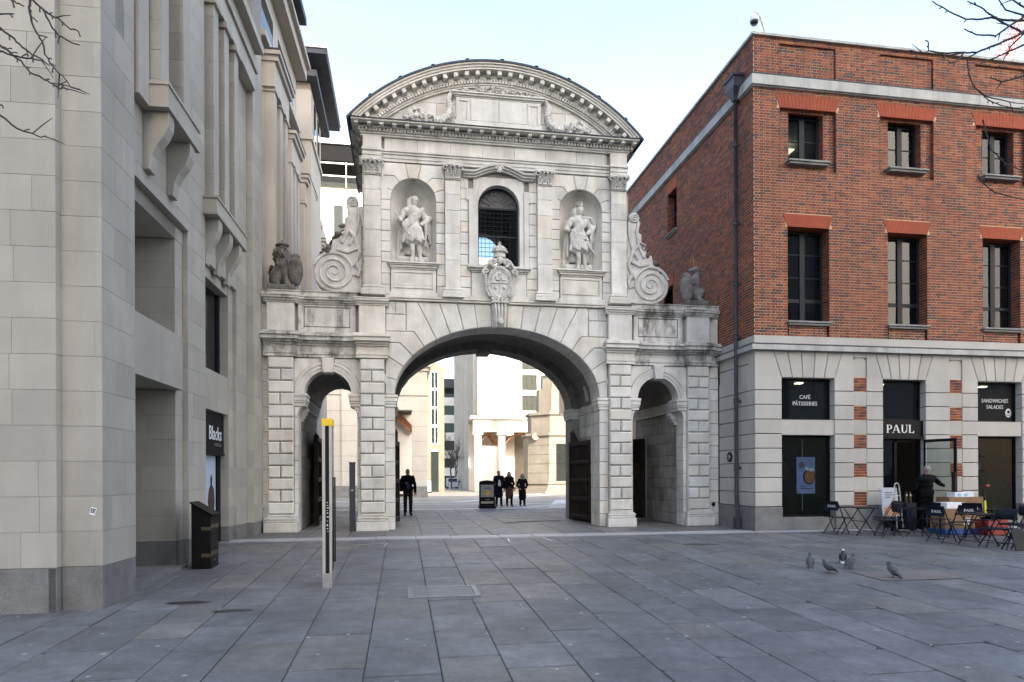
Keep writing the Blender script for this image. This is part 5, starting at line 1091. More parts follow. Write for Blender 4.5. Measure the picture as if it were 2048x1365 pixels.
ftext('CAFÉ', .155, 11.05, 3.60, dimlet, w1, sx=.92); ftext('PÂTISSERIES', .155, 11.05, 3.42, dimlet, w1, sx=.92); ftext('SANDWICHES', .155, 17.1, 3.58, dimlet, w3, sx=.92); ftext('SALADES', .155, 17.1, 3.40, dimlet, w3, sx=.92)
m = MB(FT); m.add([(17.55+.10*math.cos(2*PI*i/20), 3.28+.13*math.sin(2*PI*i/20), .243) for i in range(20)], [tuple(range(20))]); st_ = m.build('window_sticker', dimlet, w3)
m = MB(FT); m.add([(17.55+.045*math.cos(2*PI*i/12), 3.31+.045*math.sin(2*PI*i/12), .241) for i in range(12)], [tuple(range(12))]); m.rect(17.49, 17.61, 3.21, 3.225, .238, .241); m.build('sticker_print', blackm, st_)
for k in range(4):
    z = .75+k*.42; bb('shelf', shelfm, FT, lambda m: m.rect(16.4, 17.7, z, z+.03, 1.2, 1.6))
    for j in range(5): bb('shelf_goods', MATS['white_card'] if (j+k) % 3 == 0 else card, FT, lambda m: m.rect(16.5+j*.24, 16.62+j*.24+.05*(j % 2), z+.031, z+.12+.07*((j*3+k) % 3), 1.25, 1.5))
lampm = plain('shop_lamp', (.8, .75, .65), .5, emit=(1, .80, .55), estr=6)
for x in (10.7, 11.4, 14.0, 16.8, 17.5):
    for dd in (1.0, 2.6): bb('ceiling_lamp', lampm, FT, lambda m: m.rect(x-.09, x+.09, 4.14, 4.17, dd, dd+.18))
bb('menu_panel', plain('lit_menu_panel', (.30, .27, .22), .7), FT, lambda m: m.rect(13.85, 14.5, 1.95, 2.4, 3.0, 3.05)); bb('rear_counter', shelfm, FT, lambda m: m.rect(12.6, 15.4, 0, 1.15, 3.0, 3.5)); bb('rear_shelf', shelfm, FT, lambda m: [m.rect(12.6, 15.4, 1.55, 1.6, 3.7, 3.95)])
bb('strip_light', warm, FT, lambda m: [m.rect(16.4, 16.95, 1.56, 1.575, 1.15, 1.19), m.rect(16.4, 16.8, 1.12, 1.135, 1.15, 1.19), m.ball((17.05, 2.45, 1.5), (.09, .02, .09))])
for j in range(13): bb('bread_stand', plain('loaf_rack', (.12, .075, .035), .7) if j == 0 else MATS['loaf_rack'], FT, lambda m: m.rect(10.4+j*.11, 10.46+j*.11, 1.3, 2.05+.25*math.sin(j*.9), 2.2, 2.3))
bb('counter', shelfm, FT, lambda m: m.rect(10.3, 12.2, .0, 1.2, 2.4, 2.8))
# fascia with raised letters, door frame, glazed door swung outwards
fas = bb('fascia', plain('fascia_black', (.004, .004, .005), .5, spec=.15), FT, lambda m: [m.rect(13.28, 14.62, 2.56, 3.02, .10, .34), m.rect(13.28, 14.64, 2.50, 2.558, .06, .34)])
def serif_word(T, h, mat, par):
    """PAUL in roman capitals with serifs, built stroke by stroke; T maps (x, y, out)"""
    m = MB(T); tk, tn, sf = .17, .065, .05
    def q(p): m.prism([(x*h, y*h) for x, y in p], -.012, 0)
    def stem(x, w=tk): q([(x, 0), (x+w, 0), (x+w, 1), (x, 1)]); q([(x-.09, 0), (x+w+.09, 0), (x+w+.09, sf), (x-.09, sf)]); 
    def topser(x, w=tk): q([(x-.09, 1-sf), (x+w+.09, 1-sf), (x+w+.09, 1), (x-.09, 1)])
    def bowl(cx, cy, rx, ry, a0, a1, w0, w1, n=10):
        for i in range(n):
            t0, t1 = a0+(a1-a0)*i/n, a0+(a1-a0)*(i+1)/n; f = lambda t: w0+(w1-w0)*abs(math.cos(t)); q([((cx+rx*math.cos(t0)), cy+ry*math.sin(t0)), ((cx+rx*math.cos(t1)), cy+ry*math.sin(t1)), ((cx+(rx-f(t1))*math.cos(t1)), cy+(ry-f(t1)*.8)*math.sin(t1)), ((cx+(rx-f(t0))*math.cos(t0)), cy+(ry-f(t0)*.8)*math.sin(t0))])
    x = 0; stem(x); topser(x); q([(x+tk, .935), (x+.38, .935), (x+.38, 1), (x+tk, 1)]); q([(x+tk, .44), (x+.38, .44), (x+.38, .505), (x+tk, .505)]); bowl(x+.36, .72, .30, .28, -PI/2, PI/2, .06, .16)
    x = .78; q([(x, 0), (x+tn, 0), (x+.46, 1), (x+.40, 1)]); q([(x+.40, 1), (x+.52, 1), (x+.96, 0), (x+.76, 0)]); q([(x+.16, .32), (x+.70, .32), (x+.68, .38), (x+.18, .38)]); q([(x-.1, 0), (x+.16, 0), (x+.16, sf), (x-.1, sf)]); q([(x+.66, 0), (x+1.05, 0), (x+1.05, sf), (x+.66, sf)])
    x = 1.98; q([(x, .32), (x+tk, .32), (x+tk, 1), (x, 1)]); topser(x); q([(x+.66, .32), (x+.66+tn, .32), (x+.66+tn, 1), (x+.66, 1)]); topser(x+.64, .11); bowl(x+.365, .33, .365, .34, PI, 2*PI, .075, .15)
    x = 3.0; stem(x); topser(x); q([(x+tk, 0), (x+.62, 0), (x+.68, .26), (x+.63, .26), (x+.54, sf+.02), (x+tk, sf+.02)])
    return m.build('lettering', mat, par)
serif_word(lambda x, y, z: (13.47+x, BY+.10+z, 2.665+y), .232, lettering, fas)
dfm = bb('door_frame', blackm, FT, lambda m: [m.rect(13.28, 13.34, 0, 2.5, .2, .3), m.rect(14.54, 14.62, 0, 2.5, .2, .3), m.rect(13.78, 13.86, 0, 2.5, .2, .3), m.rect(13.34, 14.54, 2.42, 2.5, .2, .3), m.rect(13.34, 13.78, 0, .1, .2, .3)])
bb('pane', glassd, FT, lambda m: m.rect(13.34, 13.78, .1, 2.42, .24, .25), dfm)
HX, HY, EX, EY = 14.60, 17.02, 14.86, 16.16; DL = math.hypot(EX-HX, EY-HY); DT = lambda w, z, d: (HX+(EX-HX)/DL*w+(EY-HY)/DL*-d, HY+(EY-HY)/DL*w+(EX-HX)/DL*d, z)
dl = bb('door', blackm, DT, lambda m: [m.rect(0, .06, .02, 2.48, 0, .05), m.rect(DL-.07, DL, .02, 2.48, 0, .05), m.rect(.06, DL-.07, .02, .12, 0, .05), m.rect(.06, DL-.07, 2.40, 2.48, 0, .05)])
bb('pane', glassc, DT, lambda m: m.rect(.06, DL-.07, .12, 2.40, .02, .028), dl); bb('handle', oak, DT, lambda m: m.rect(DL-.09, DL+.0, .75, 1.55, -.06, -.002), dl)
# drainpipe, plaque
dp = bb('downpipe', leadpipe, None, lambda m: m.tube([(9.30, 17.72, 12.0), (9.28, 17.72, 5.3), (9.28, 17.72, .9), (9.30, 17.72, .55), (9.31, 17.70, .12)], .055, 10), smooth=True)
for z in (10.8, 8.6, 6.9, 5.4, 3.6, 1.72): bb('pipe_collar', leadpipe, None, lambda m: [m.lathe([(.06, z-.09), (.075, z-.08), (.075, z-.05), (.062, z-.04), (.062, z+.02), (.08, z+.03), (.08, z+.06), (.06, z+.07)], (9.28, 17.72, 0), 10), m.box(9.3, 9.43, 17.69, 17.75, z-.06, z)], dp)
bb('hopper', leadpipe, None, lambda m: [m.loft([[(9.42, 17.72-a, z), (9.42, 17.72+a, z), (9.42-b, 17.72+a, z), (9.42-b, 17.72-a, z)] for z, a, b in ((12.0, .07, .2), (12.12, .10, .24), (12.32, .24, .30), (12.56, .25, .30), (12.60, .29, .34), (12.66, .29, .34))])], dp)
bb('pipe_shoe', leadpipe, None, lambda m: m.box(9.22, 9.36, 17.6, 17.8, .0, .32), dp)
pq = thing('wall_plaque', 'small round black plaque on the pale stone wall beside the drainpipe', 'plaque', (9.42, 18.34, 2.02)); m = MB(); m.lathe([(.02, -.02), (.145, -.02), (.15, -.03), (.14, -.04), (.02, -.038)], (9.42, 18.34, 2.02), 24, 'x'); m.build('disc', blackm, pq)
m = MB()
for i, (z, w) in enumerate(((.055, .05), (.018, .09), (-.02, .08), (-.06, .04))): m.box(9.376, 9.379, 18.34-w, 18.34+w, 2.02+z-.008, 2.02+z+.008)
m.build('lettering', dimlet, pq)
cc = thing('security_camera', 'grey dome security camera on a bent pole above the brick parapet', 'camera', (10.0, 17.3, 13.45))
m = MB(); m.tube([(10.0, 17.3, 13.40), (9.96, 17.3, 13.75), (9.84, 17.3, 14.08), (9.74, 17.3, 14.23), (9.64, 17.3, 14.24)], .032, 8); m.build('pole', steel, cc)
m = MB(); m.lathe([(.02, 14.22), (.06, 14.20), (.11, 14.12), (.125, 14.04), (.12, 14.0)], (9.64, 17.3, 0), 14); m.build('housing', white_p, cc, smooth=True); m = MB(); m.lathe([(.115, 14.0), (.10, 13.94), (.06, 13.9), (.01, 13.89)], (9.64, 17.3, 0), 14); m.build('dome', glassd, cc, smooth=True)
# ================================================================ PEOPLE
def hand_prims(w, d, side, fwd=(0, -1, 0)):
    """palm, four fingers and a thumb; w wrist, d direction the hand points, slightly curled"""
    w = Vector(w); d = Vector(d).normalized(); f = Vector(fwd); x = d.cross(f).normalized(); f = x.cross(d).normalized(); P = [cap(w, w+d*.075, .026, .034, .01)]
    for i, (o, L) in enumerate(((-.030, .062), (-.010, .074), (.010, .070), (.029, .055))):
        b = w+d*.085+x*o; m = b+d*L*.55+f*.006; P += [cap(b, m, .0105, .0095, .006), cap(m, m+d*L*.4+f*.024, .0095, .008, .006)]
    t = w+d*.03-x*.03*side; P += [cap(t, t+d*.035-x*.02*side+f*.02, .013, .011, .008), cap(t+d*.035-x*.02*side+f*.02, t+d*.062-x*.022*side+f*.03, .011, .009, .006)]
    return P
def person(label, loc, rz, h=1.76, coat=None, coat_len=.55, trousers=None, shoes=None, hair=None, hair_long=False, stride=.2, arms=None, female=False, head_turn=0, beard=False, group=None, skirt=None, shirt=None, scarf=None, bag=False, hood=None):
    k = h/1.76; root = thing('person', label, 'person', (0, 0, 0), 0, group); sh = .165 if female else .19
    J = {}
    for s in (-1, 1):
        fy = -stride*.5*s; J['hip', s] = (s*.09, 0, .92); J['knee', s] = (s*.10, fy*.55-.03, .50); J['ank', s] = (s*.10, fy, .085+max(0, -fy*s*0)); J['toe', s] = (s*.115, fy-.17, .035)
        J['sho', s] = (s*sh, .01, 1.43); a = (arms or {}).get(s)
        J['elb', s], J['wri', s] = a if a else ((s*(sh+.06), .03+fy*-.3, 1.14), (s*(sh+.07), -.06+fy*-.8, .90))
    K = lambda p: tuple(c*k for c in p)
    def C(a, b, ra, rb=None, q=.02): return cap(K(a), K(b), ra*k, (ra if rb is None else rb)*k, q)
    hx = math.sin(head_turn)*.03
    B = [ell(K((0, .02, 1.645)), K((.076, .094, .108)), .02), ell(K((hx, -.015, 1.585)), K((.055, .07, .065)), .03), C((0, .02, 1.42), (0, .01, 1.57), .055, .052, .03), C((hx, -.085, 1.645), (hx, -.104, 1.615), .010, .014, .01), C((-.02+hx, -.075, 1.575), (.02+hx, -.075, 1.575), .010, .010, .008)]
    for s in (-1, 1):
        B += [ell(K((s*.078, .03, 1.63)), K((.012, .022, .034)), .006)]
        B += [C(J['hip', s], J['knee', s], .075, .052, .04), C(J['knee', s], J['ank', s], .05, .034, .02), C(J['ank', s], J['toe', s], .034, .028, .01), C(J['sho', s], J['elb', s], .046, .037, .03), C(J['elb', s], J['wri', s], .036, .026, .02)]
        d = Vector(J['wri', s])-Vector(J['elb', s]); B += [('c', p[1]*k, p[2]*k, p[3]*k, p[4]*k, p[5]) for p in hand_prims(J['wri', s], tuple(d), s)]
    B += [C((-.07, 0, .95), (.07, 0, .95), .095, .095, .05), C((0, 0, 1.0), (0, 0, 1.3), .11, .13, .06), C((-sh*.75, 0, 1.38), (sh*.75, 0, 1.38), .075, .075, .06)]
    sculpt(B, .013).build('body', skin, root, True)
    for s in (-1, 1):
        m = MB(); m.ball(K((s*.030+hx, -.072, 1.65)), .010*k, 8, 6); m.build('eye', blackm, root)
        sculpt([C(J['ank', s], J['toe', s], .048, .042, .02), C((J['ank', s][0], J['ank', s][1]+.04, .04), J['toe', s], .042, .040, .02)], .012).build('shoe', shoes or blackm, root, True)
    # hair
    H = [ell(K((0, .035, 1.675)), K((.084, .098, .092)), .02)]
    if hair_long: H += [ell(K((s*.07, .04, 1.60)), K((.035, .06, .11)), .03) for s in (-1, 1)]+[ell(K((0, .10, 1.58)), K((.085, .05, .13)), .03)]
    sculpt(H, .014).build('hair', hair or hairm, root, True)
    if beard: sculpt([ell(K((hx, -.04, 1.555)), K((.055, .058, .045)), .02)], .012).build('beard', hair or hairm, root, True)
    if hood: sculpt([C((-.10, .06, 1.47), (.10, .06, 1.47), .075, .075, .04), C((-.09, -.03, 1.46), (.09, -.03, 1.46), .055, .055, .03), ell(K((0, .09, 1.58)), K((.11, .07, .12)), .03)], .016).build('hood', hood, root, True)
    T = [C((-.07, 0, .95), (.07, 0, .95), .112, .112, .05)]
    for s in (-1, 1): T += [C(J['hip', s], J['knee', s], .095, .072, .03), C(J['knee', s], (J['ank', s][0], J['ank', s][1]+.01, .10), .07, .062, .02)]
    wob = lambda g: .006*np.sin(g[..., 2]*48+g[..., 0]*30)
    sculpt(T, .016, fold=wob).build('trousers', trousers or greycloth, root, True)
    z0 = 1.0-coat_len+.1 if coat_len > .45 else .92
    Ct = [C((-sh*.8, .01, 1.40), (sh*.8, .01, 1.40), .088, .088, .06), C((0, 0, 1.06), (0, .0, 1.33), .135 if female else .15, .155 if female else .175, .08), C((-.07, .0, .98), (.07, .0, .98), .13, .13, .08)]
    if coat_len > .3: Ct += [C((-.06, 0, .95), (-.085, .0, .95-coat_len+.12), .135, .125, .07), C((.06, 0, .95), (.085, .0, .95-coat_len+.12), .135, .125, .07), C((0, -.02, .9), (0, -.02, .95-coat_len+.12), .12, .13, .07)]
    for s in (-1, 1): Ct += [C(J['sho', s], J['elb', s], .074, .06, .05), C(J['elb', s], J['wri', s], .06, .05, .02)]
    Ct += [C((-.07, .03, 1.47), (.07, .03, 1.47), .055, .055, .03)]
    sculpt(Ct, .016, fold=lambda g: .007*np.sin(g[..., 0]*55+g[..., 2]*12)+.005*np.sin(g[..., 2]*40)).build('coat', coat or blackcloth, root, True)
    if shirt: sculpt([C((0, -.115, 1.36), (0, -.155, 1.05), .045, .07, .03)], .014).build('shirt', shirt, root, True)
    if scarf: sculpt([C((-.05, -.06, 1.47), (.05, -.06, 1.47), .05, .05, .03), C((-.06, .03, 1.49), (.06, .03, 1.49), .05, .05, .03), C((.0, -.10, 1.45), (.02, -.15, 1.24), .045, .035, .03)], .014).build('scarf', scarf, root, True)
    if skirt: sculpt([C((0, 0, .93), (0, 0, .58), .15, .20, .06)], .016, fold=lambda g: .012*np.sin(np.arctan2(g[..., 1], g[..., 0])*11)).build('skirt', skirt, root, True)
    if bag:
        sculpt([C((-.22, .06, 1.12), (-.24, .06, .98), .085, .09, .03)], .016).build('shoulder_bag', blackcloth, root, True); m = MB(); m.tube([K(p) for p in ((.12, -.08, 1.46), (-.02, -.19, 1.3), (-.16, -.12, 1.1))], .016, 6); m.build('bag_strap', blackcloth, root)
    root.location = loc; root.rotation_euler = (0, 0, rz); return root
person('man in a dark jacket and blue shirt walking past the left pier with a bag', (.22, 26.4, 0), .05, 1.78, blackcloth, .22, greycloth, hair=greyhair, stride=.12, arms={-1: ((-.30, .02, 1.18), (-.12, -.19, 1.22)), 1: ((.27, .03, 1.14), (.27, -.04, .88))}, shirt=bluecloth, scarf=navycloth, bag=True)
person('bearded man in a long dark overcoat walking right beside the black notice board', (4.80, 33.6, ground_z(33.6)), .04, 1.78, navycloth, .52, navycloth, stride=.18, beard=True, shirt=whitecloth)
person('long haired woman in a black jacket and patterned skirt beside the bearded man', (5.33, 33.6, ground_z(33.6)), .0, 1.74, blackcloth, .22, blackcloth, stride=.22, female=True, hair_long=True, skirt=stone('patterned_cloth', (.02, .015, .015), (.14, .05, .04), 30, .05, streak=0), hood=hairm)
person('woman alone in a knee length black coat with a grey hood, hands in her pockets', (6.0, 33.6, ground_z(33.6)), -.05, 1.62, navycloth, .62, blackcloth, stride=.14, female=True, hair_long=True, arms={-1: ((-.29, .06, 1.13), (-.17, -.10, .98)), 1: ((.29, .06, 1.13), (.17, -.10, .98))}, hood=greyhair)
person('tiny distant person in a blue coat near the grey van', (10.7, 128, ground_z(128)), 2.6, 1.75, bluecloth, .5, navycloth, stride=.3)
person('man in black seen from behind holding the open cafe door', (14.28, 16.55, ground_z(16.55)), PI-.12, 1.76, blackcloth, .25, blackcloth, hair=greyhair, stride=.1, arms={-1: ((-.40, -.10, 1.30), (-.60, -.20, 1.22)), 1: ((.28, -.05, 1.14), (.25, -.22, 1.0))})

# ================================================================ STATUES
def statue(label, loc, robe_seed, turn, crown_=False, baton=False, mirror=1):
    t = thing('royal_statue', label, 'statue', loc, 0, 'stone royal statues in the niches'); s = mirror
    P = [ell((s*.02+turn*.02, -.02, 1.66), (.088, .105, .125), .02), cap((turn*.06, -.10, 1.66), (turn*.085, -.125, 1.63), .014, .018, k=.015), cap((turn*.02, -.06, 1.57), (turn*.03, -.05, 1.57), .045, .045), cap((0, .0, 1.42), (s*.01, -.01, 1.58), .062, .058, .03)]
    P += [ell((q*.085-.025, .04, 1.60+.03*(q > 0)), (.05, .065, .13-.04*(q > 0)), .03) for q in (-1, 1)]+[ell((-.02, .06, 1.65), (.10, .09, .14), .03)]+[ell((-.11+.01*j, -.01, 1.50+.065*j), (.038, .038, .04), .012) for j in range(4)]     # long hair
    P += [cap((-.17, .02, 1.38), (.17, .02, 1.38), .085, .085, .06), cap((0, 0, 1.0), (0, -.01, 1.32), .13, .165, .08), cap((-.05, -.02, .80), (.05, -.02, .94), .14, .14, .08)]
    P += [cap((-.20, .0, 1.36), (-.33, -.02, 1.12), .085, .07, .04), cap((-.33, -.02, 1.12), (-.29, -.2, 1.02), .06, .045, .03)]+hand_prims((-.29, -.2, 1.02), (.1, -.5, -.1), -1)
    P += [cap((.20, .0, 1.36), (.34, .02, 1.14), .08, .075, .04), cap((.34, .02, 1.14), (.2, -.12, 1.0), .065, .045, .03)]
    # skirted tunic and bare calves
    P += [cap((-.05, -.03, .85), (-.09, -.04, .60), .135, .13, .06), cap((.07, -.03, .85), (.11, -.04, .62), .13, .13, .06)]
    P += [cap((-.04, -.05, .60), (-.02, -.09, .34), .075, .062, .03), cap((-.02, -.08, .34), (-.03, -.05, .07), .058, .040, .02), cap((-.03, -.05, .05), (-.08, -.2, .03), .045, .035, .02), cap((.12, .0, .6), (.16, .02, .34), .075, .06, .03), cap((.16, .02, .34), (.18, .03, .07), .056, .04, .02), cap((.18, .03, .05), (.22, -.10, .03), .045, .035, .02)]
    # cloak: hangs behind, bunches on the arm and sweeps across the body
    for i in range(7): u = -.36+.12*i; P.append(cap((u*.7, .13, 1.36), (u*1.05, .17+.03*math.sin(i*2.3), .12+.10*(i % 3)), .075, .06, .04))
    for i in range(6):                                            # sash: parallel folds from shoulder to hip, sagging forward
        o = i*.058; A_ = (.25-o*.35, -.05-.02*(i > 1), 1.45-o*.75); M_ = (.0-o*.4, -.19, 1.20-o*.9); B_ = (-.25+o*.1, -.13, 1.02-o*.95); P += [cap(A_, M_, .040, .034, .012), cap(M_, B_, .034, .040, .012)]
    for i in range(8):                                            # skirt of the tunic, flaring folds
        x0 = -.19+.052*i; x1 = -.24+.068*i; P.append(cap((x0, -.13-.03*math.sin(i/7*PI), .90), (x1, -.12-.06*math.sin(i/7*PI), .55+.035*((i*2) % 3)), .040, .044, .012))
    P += [cap((.28, -.08, 1.04), (.39, .0, 1.20), .06, .08, .04)]
    for i in range(4): P.append(cap((.31+.035*i, -.09+.05*i, 1.12), (.30+.04*i, -.04+.05*i, .48+.10*((i*3) % 4)), .042, .026, .012))
    P += [cap((-.29, .0, 1.0), (-.30, .02, .40), .05, .035, .03)]
    if crown_: P += [cap((.08, -.12, 1.43), (.30, -.06, 1.45), .045, .035, .02), cap((.30, -.06, 1.45), (.41, .0, 1.30), .04, .06, .03), cap((.20, -.15, .70), (.40, -.10, .46), .05, .02, .02), cap((-.24, -.12, 1.04), (.12, -.2, .90), .04, .035, .012), cap((-.24, -.12, .97), (.14, -.2, .83), .036, .035, .012)]
    P += [cap((-.28, .1, .12), (.30, .1, .12), .10, .10, .04)]
    if s < 0: P = [(p[0], *[np.array(q)*np.array([-1, 1, 1]) for q in p[1:3]], *p[3:]) if p[0] == 'c' else (p[0], (-p[1][0], p[1][1], p[1][2]), *p[2:]) for p in P]
    sculpt(P, .016, fold=lambda g: .006*np.sin(g[..., 0]*60+g[..., 2]*25+robe_seed)*(g[..., 2] < 1.4)).build('figure', carved, t, True) if False else None
    m = sculpt(P, .0135, fold=lambda g: .004*np.sin(g[..., 0]*45+g[..., 2]*18)); m.v = [(x*1.14+loc[0], y+loc[1], z*1.08+loc[2]) for x, y, z in m.v]; m.build('figure', carved, t, True)
    if baton: m = MB(); m.tube([(loc[0]-.50, loc[1]-.24, loc[2]+1.36), (loc[0]-.12, loc[1]-.28, loc[2]+.72)], [.022, .03], 8); m.build('baton', carved, t)
    if crown_:
        m = MB(); m.loft([[(loc[0]+turn*.02+q*.085*math.cos(a), loc[1]-.01+q*.095*math.sin(a), loc[2]+z) for a in [2*PI*i/12 for i in range(12)]] for q, z in ((.95, 1.90), (1.05, 1.905), (1.1, 1.945), (1.0, 1.955))])
        for i in range(6): a = 2*PI*i/6; m.ball((loc[0]+turn*.02+.088*math.cos(a), loc[1]-.01+.098*math.sin(a), loc[2]+1.985), (.024, .024, .042), 6, 4)
        m.build('crown', carved, t)
    m = MB(); m.box(loc[0]-.34, loc[0]+.34, loc[1]-.22, loc[1]+.24, loc[2]-.05, loc[2]+.0); m.build('base', carved, t)
    return t
statue('bareheaded robed king looking right with a baton, in the left niche above the arch', (UC-2.41, GY+.24, 7.50), 1, 1, baton=True)
statue('crowned robed king with a swirling cloak, in the right niche above the arch', (UC+2.41, GY+.24, 7.50), 3, 1, crown_=True, mirror=1)
def placed(m, loc, k=1.): m.v = [(x*k+loc[0], y*k+loc[1], z*k+loc[2]) for x, y, z in m.v]; return m
lionp = (UC-5.97+.06, GY+.32, 6.70); li = thing('lion_statue', 'dark weathered lion with a crown holding a shield on the left parapet', 'statue', lionp)
P = [ell((-.22, .08, .22), (.20, .2, .22), .06), cap((-.16, .06, .30), (-.04, -.02, .66), .2, .17, .08), ell((-.04, -.06, .60), (.19, .16, .2), .06), ell((-.06, -.03, .82), (.19, .17, .21), .04), ell((-.05, -.14, .87), (.115, .12, .12), .03), cap((-.03, -.2, .84), (-.02, -.27, .82), .06, .05, .03), ell((-.13, -.10, .95), (.04, .03, .05), .02), ell((.05, -.10, .95), (.04, .03, .05), .02), cap((-.11, -.235, .90), (-.06, -.25, .91), .022, .022, .01), cap((-.0, -.235, .90), (.05, -.25, .91), .022, .022, .01), cap((-.05, -.25, .78), (.0, -.26, .775), .035, .035, .01)]
P += [cap((-.02, -.10, .55), (.06, -.15, .08), .085, .06, .04), cap((.06, -.15, .06), (.10, -.22, .04), .06, .05, .03), cap((.05, -.06, .62), (.24, -.16, .40), .085, .06, .04), cap((-.25, -.06, .12), (-.16, -.2, .05), .1, .06, .04), cap((-.36, .15, .15), (-.42, .1, .42), .04, .03, .03), cap((-.42, .1, .42), (-.34, .05, .56), .03, .05, .02), cap((-.02, -.03, .7), (.1, -.03, .72), .09, .06, .04)]
r = random.Random(1); P += [ell((-.06+.2*math.cos(a), -.06+.10*math.sin(a*2), .80+.2*math.sin(a)), (.055, .06, .065), .008) for a in [i*.42 for i in range(15)]]+[ell((-.16+.09*(i % 4), -.17-.01*(i % 2), .66-.07*(i//4)), (.05, .045, .06), .008) for i in range(8)]
placed(sculpt(P, .02, fold=lambda g: .01*np.sin(g[..., 0]*70+g[..., 2]*45)*(g[..., 2] > .62)), lionp, 1.05).build('body', weathered, li, True)
placed(sculpt([ell((.27, -.10, .40), (.20, .10, .32), .02), cap((.27, -.08, .15), (.27, -.08, .62), .12, .17, .06), ell((.29, -.10, .80), (.10, .09, .085), .04), ell((.36, -.14, .79), (.05, .05, .04), .03), cap((.22, -.09, .78), (.20, -.06, .62), .06, .05, .04)], .02), lionp, 1.05).build('shield', weathered, li, True)
def crown_at(c, k, mat, par):
    m = MB(); m.loft([[(c[0]+q*k*math.cos(a), c[1]+q*k*math.sin(a), c[2]+z*k) for a in [2*PI*i/12 for i in range(12)]] for q, z in ((.9, 0), (1., .08), (1., .4), (.9, .45), (1.25, .7), (1.25, .95), (.7, 1.15), (.1, 1.15))])
    for i in range(6): a = 2*PI*i/6; m.ball((c[0]+1.1*k*math.cos(a), c[1]+1.1*k*math.sin(a), c[2]+.75*k), .3*k, 6, 4)
    m.ball((c[0], c[1], c[2]+1.3*k), .25*k, 6, 4); m.box(c[0]-.07*k, c[0]+.07*k, c[1]-.07*k, c[1]+.07*k, c[2]+1.4*k, c[2]+1.9*k); m.box(c[0]-.25*k, c[0]+.25*k, c[1]-.06*k, c[1]+.06*k, c[2]+1.6*k, c[2]+1.72*k); m.build('crown', mat, par)
crown_at((lionp[0]-.06, lionp[1]-.08, lionp[2]+1.04), .135, weathered, li)
up_ = (UC+5.97+.0, GY+.32, 6.70); un = thing('unicorn_statue', 'grey unicorn with a thin gilded horn holding a shield on the right parapet', 'statue', up_)
P = [ell((.20, .06, .22), (.17, .19, .22), .06), cap((.16, .05, .30), (.06, -.02, .60), .17, .14, .08), cap((.08, -.02, .60), (.13, .0, .86), .12, .085, .06), ell((.10, -.04, .92), (.075, .075, .09), .04), cap((.08, -.05, .93), (-.10, -.10, .87), .075, .045, .03), ell((-.12, -.10, .865), (.045, .045, .045), .02), cap((.13, .0, 1.0), (.15, .02, 1.06), .025, .012, .02), cap((.05, -.0, 1.0), (.05, .0, 1.06), .025, .012, .02)]
P += [cap((.18, .04, .98-.09*i), (.24, .06, .92-.09*i), .045, .035, .02) for i in range(5)]
P += [cap((.05, -.08, .55), (-.18, -.18, .50), .075, .055, .04), cap((-.18, -.18, .50), (-.2, -.2, .40), .05, .045, .02), cap((.12, -.10, .5), (-.02, -.16, .62), .07, .05, .04), cap((.22, -.06, .3), (.14, -.14, .10), .09, .055, .04), cap((.14, -.14, .10), (.22, -.18, .04), .055, .05, .03), cap((.34, .14, .12), (.38, .1, .4), .035, .03, .03), cap((.3, .1, .5), (.38, .1, .4), .05, .03, .02)]
placed(sculpt(P, .02, fold=lambda g: .008*np.sin(g[..., 2]*60)*(g[..., 0] > .17)), up_, 1.12).build('body', unistone, un, True)
placed(sculpt([ell((-.20, -.12, .34), (.19, .09, .32), .02), cap((-.2, -.1, .12), (-.2, -.1, .55), .10, .16, .06), ell((-.20, -.12, .72), (.11, .08, .08), .04), ell((-.26, -.13, .74), (.06, .06, .06), .03)], .02), up_, 1.12).build('shield', unistone, un, True)
m = MB(); m.tube([(up_[0]+.045, up_[1]-.08, up_[2]+1.09), (up_[0]-.02, up_[1]-.11, up_[2]+1.42)], [.024, .006], 6); m.build('horn', gold, un)

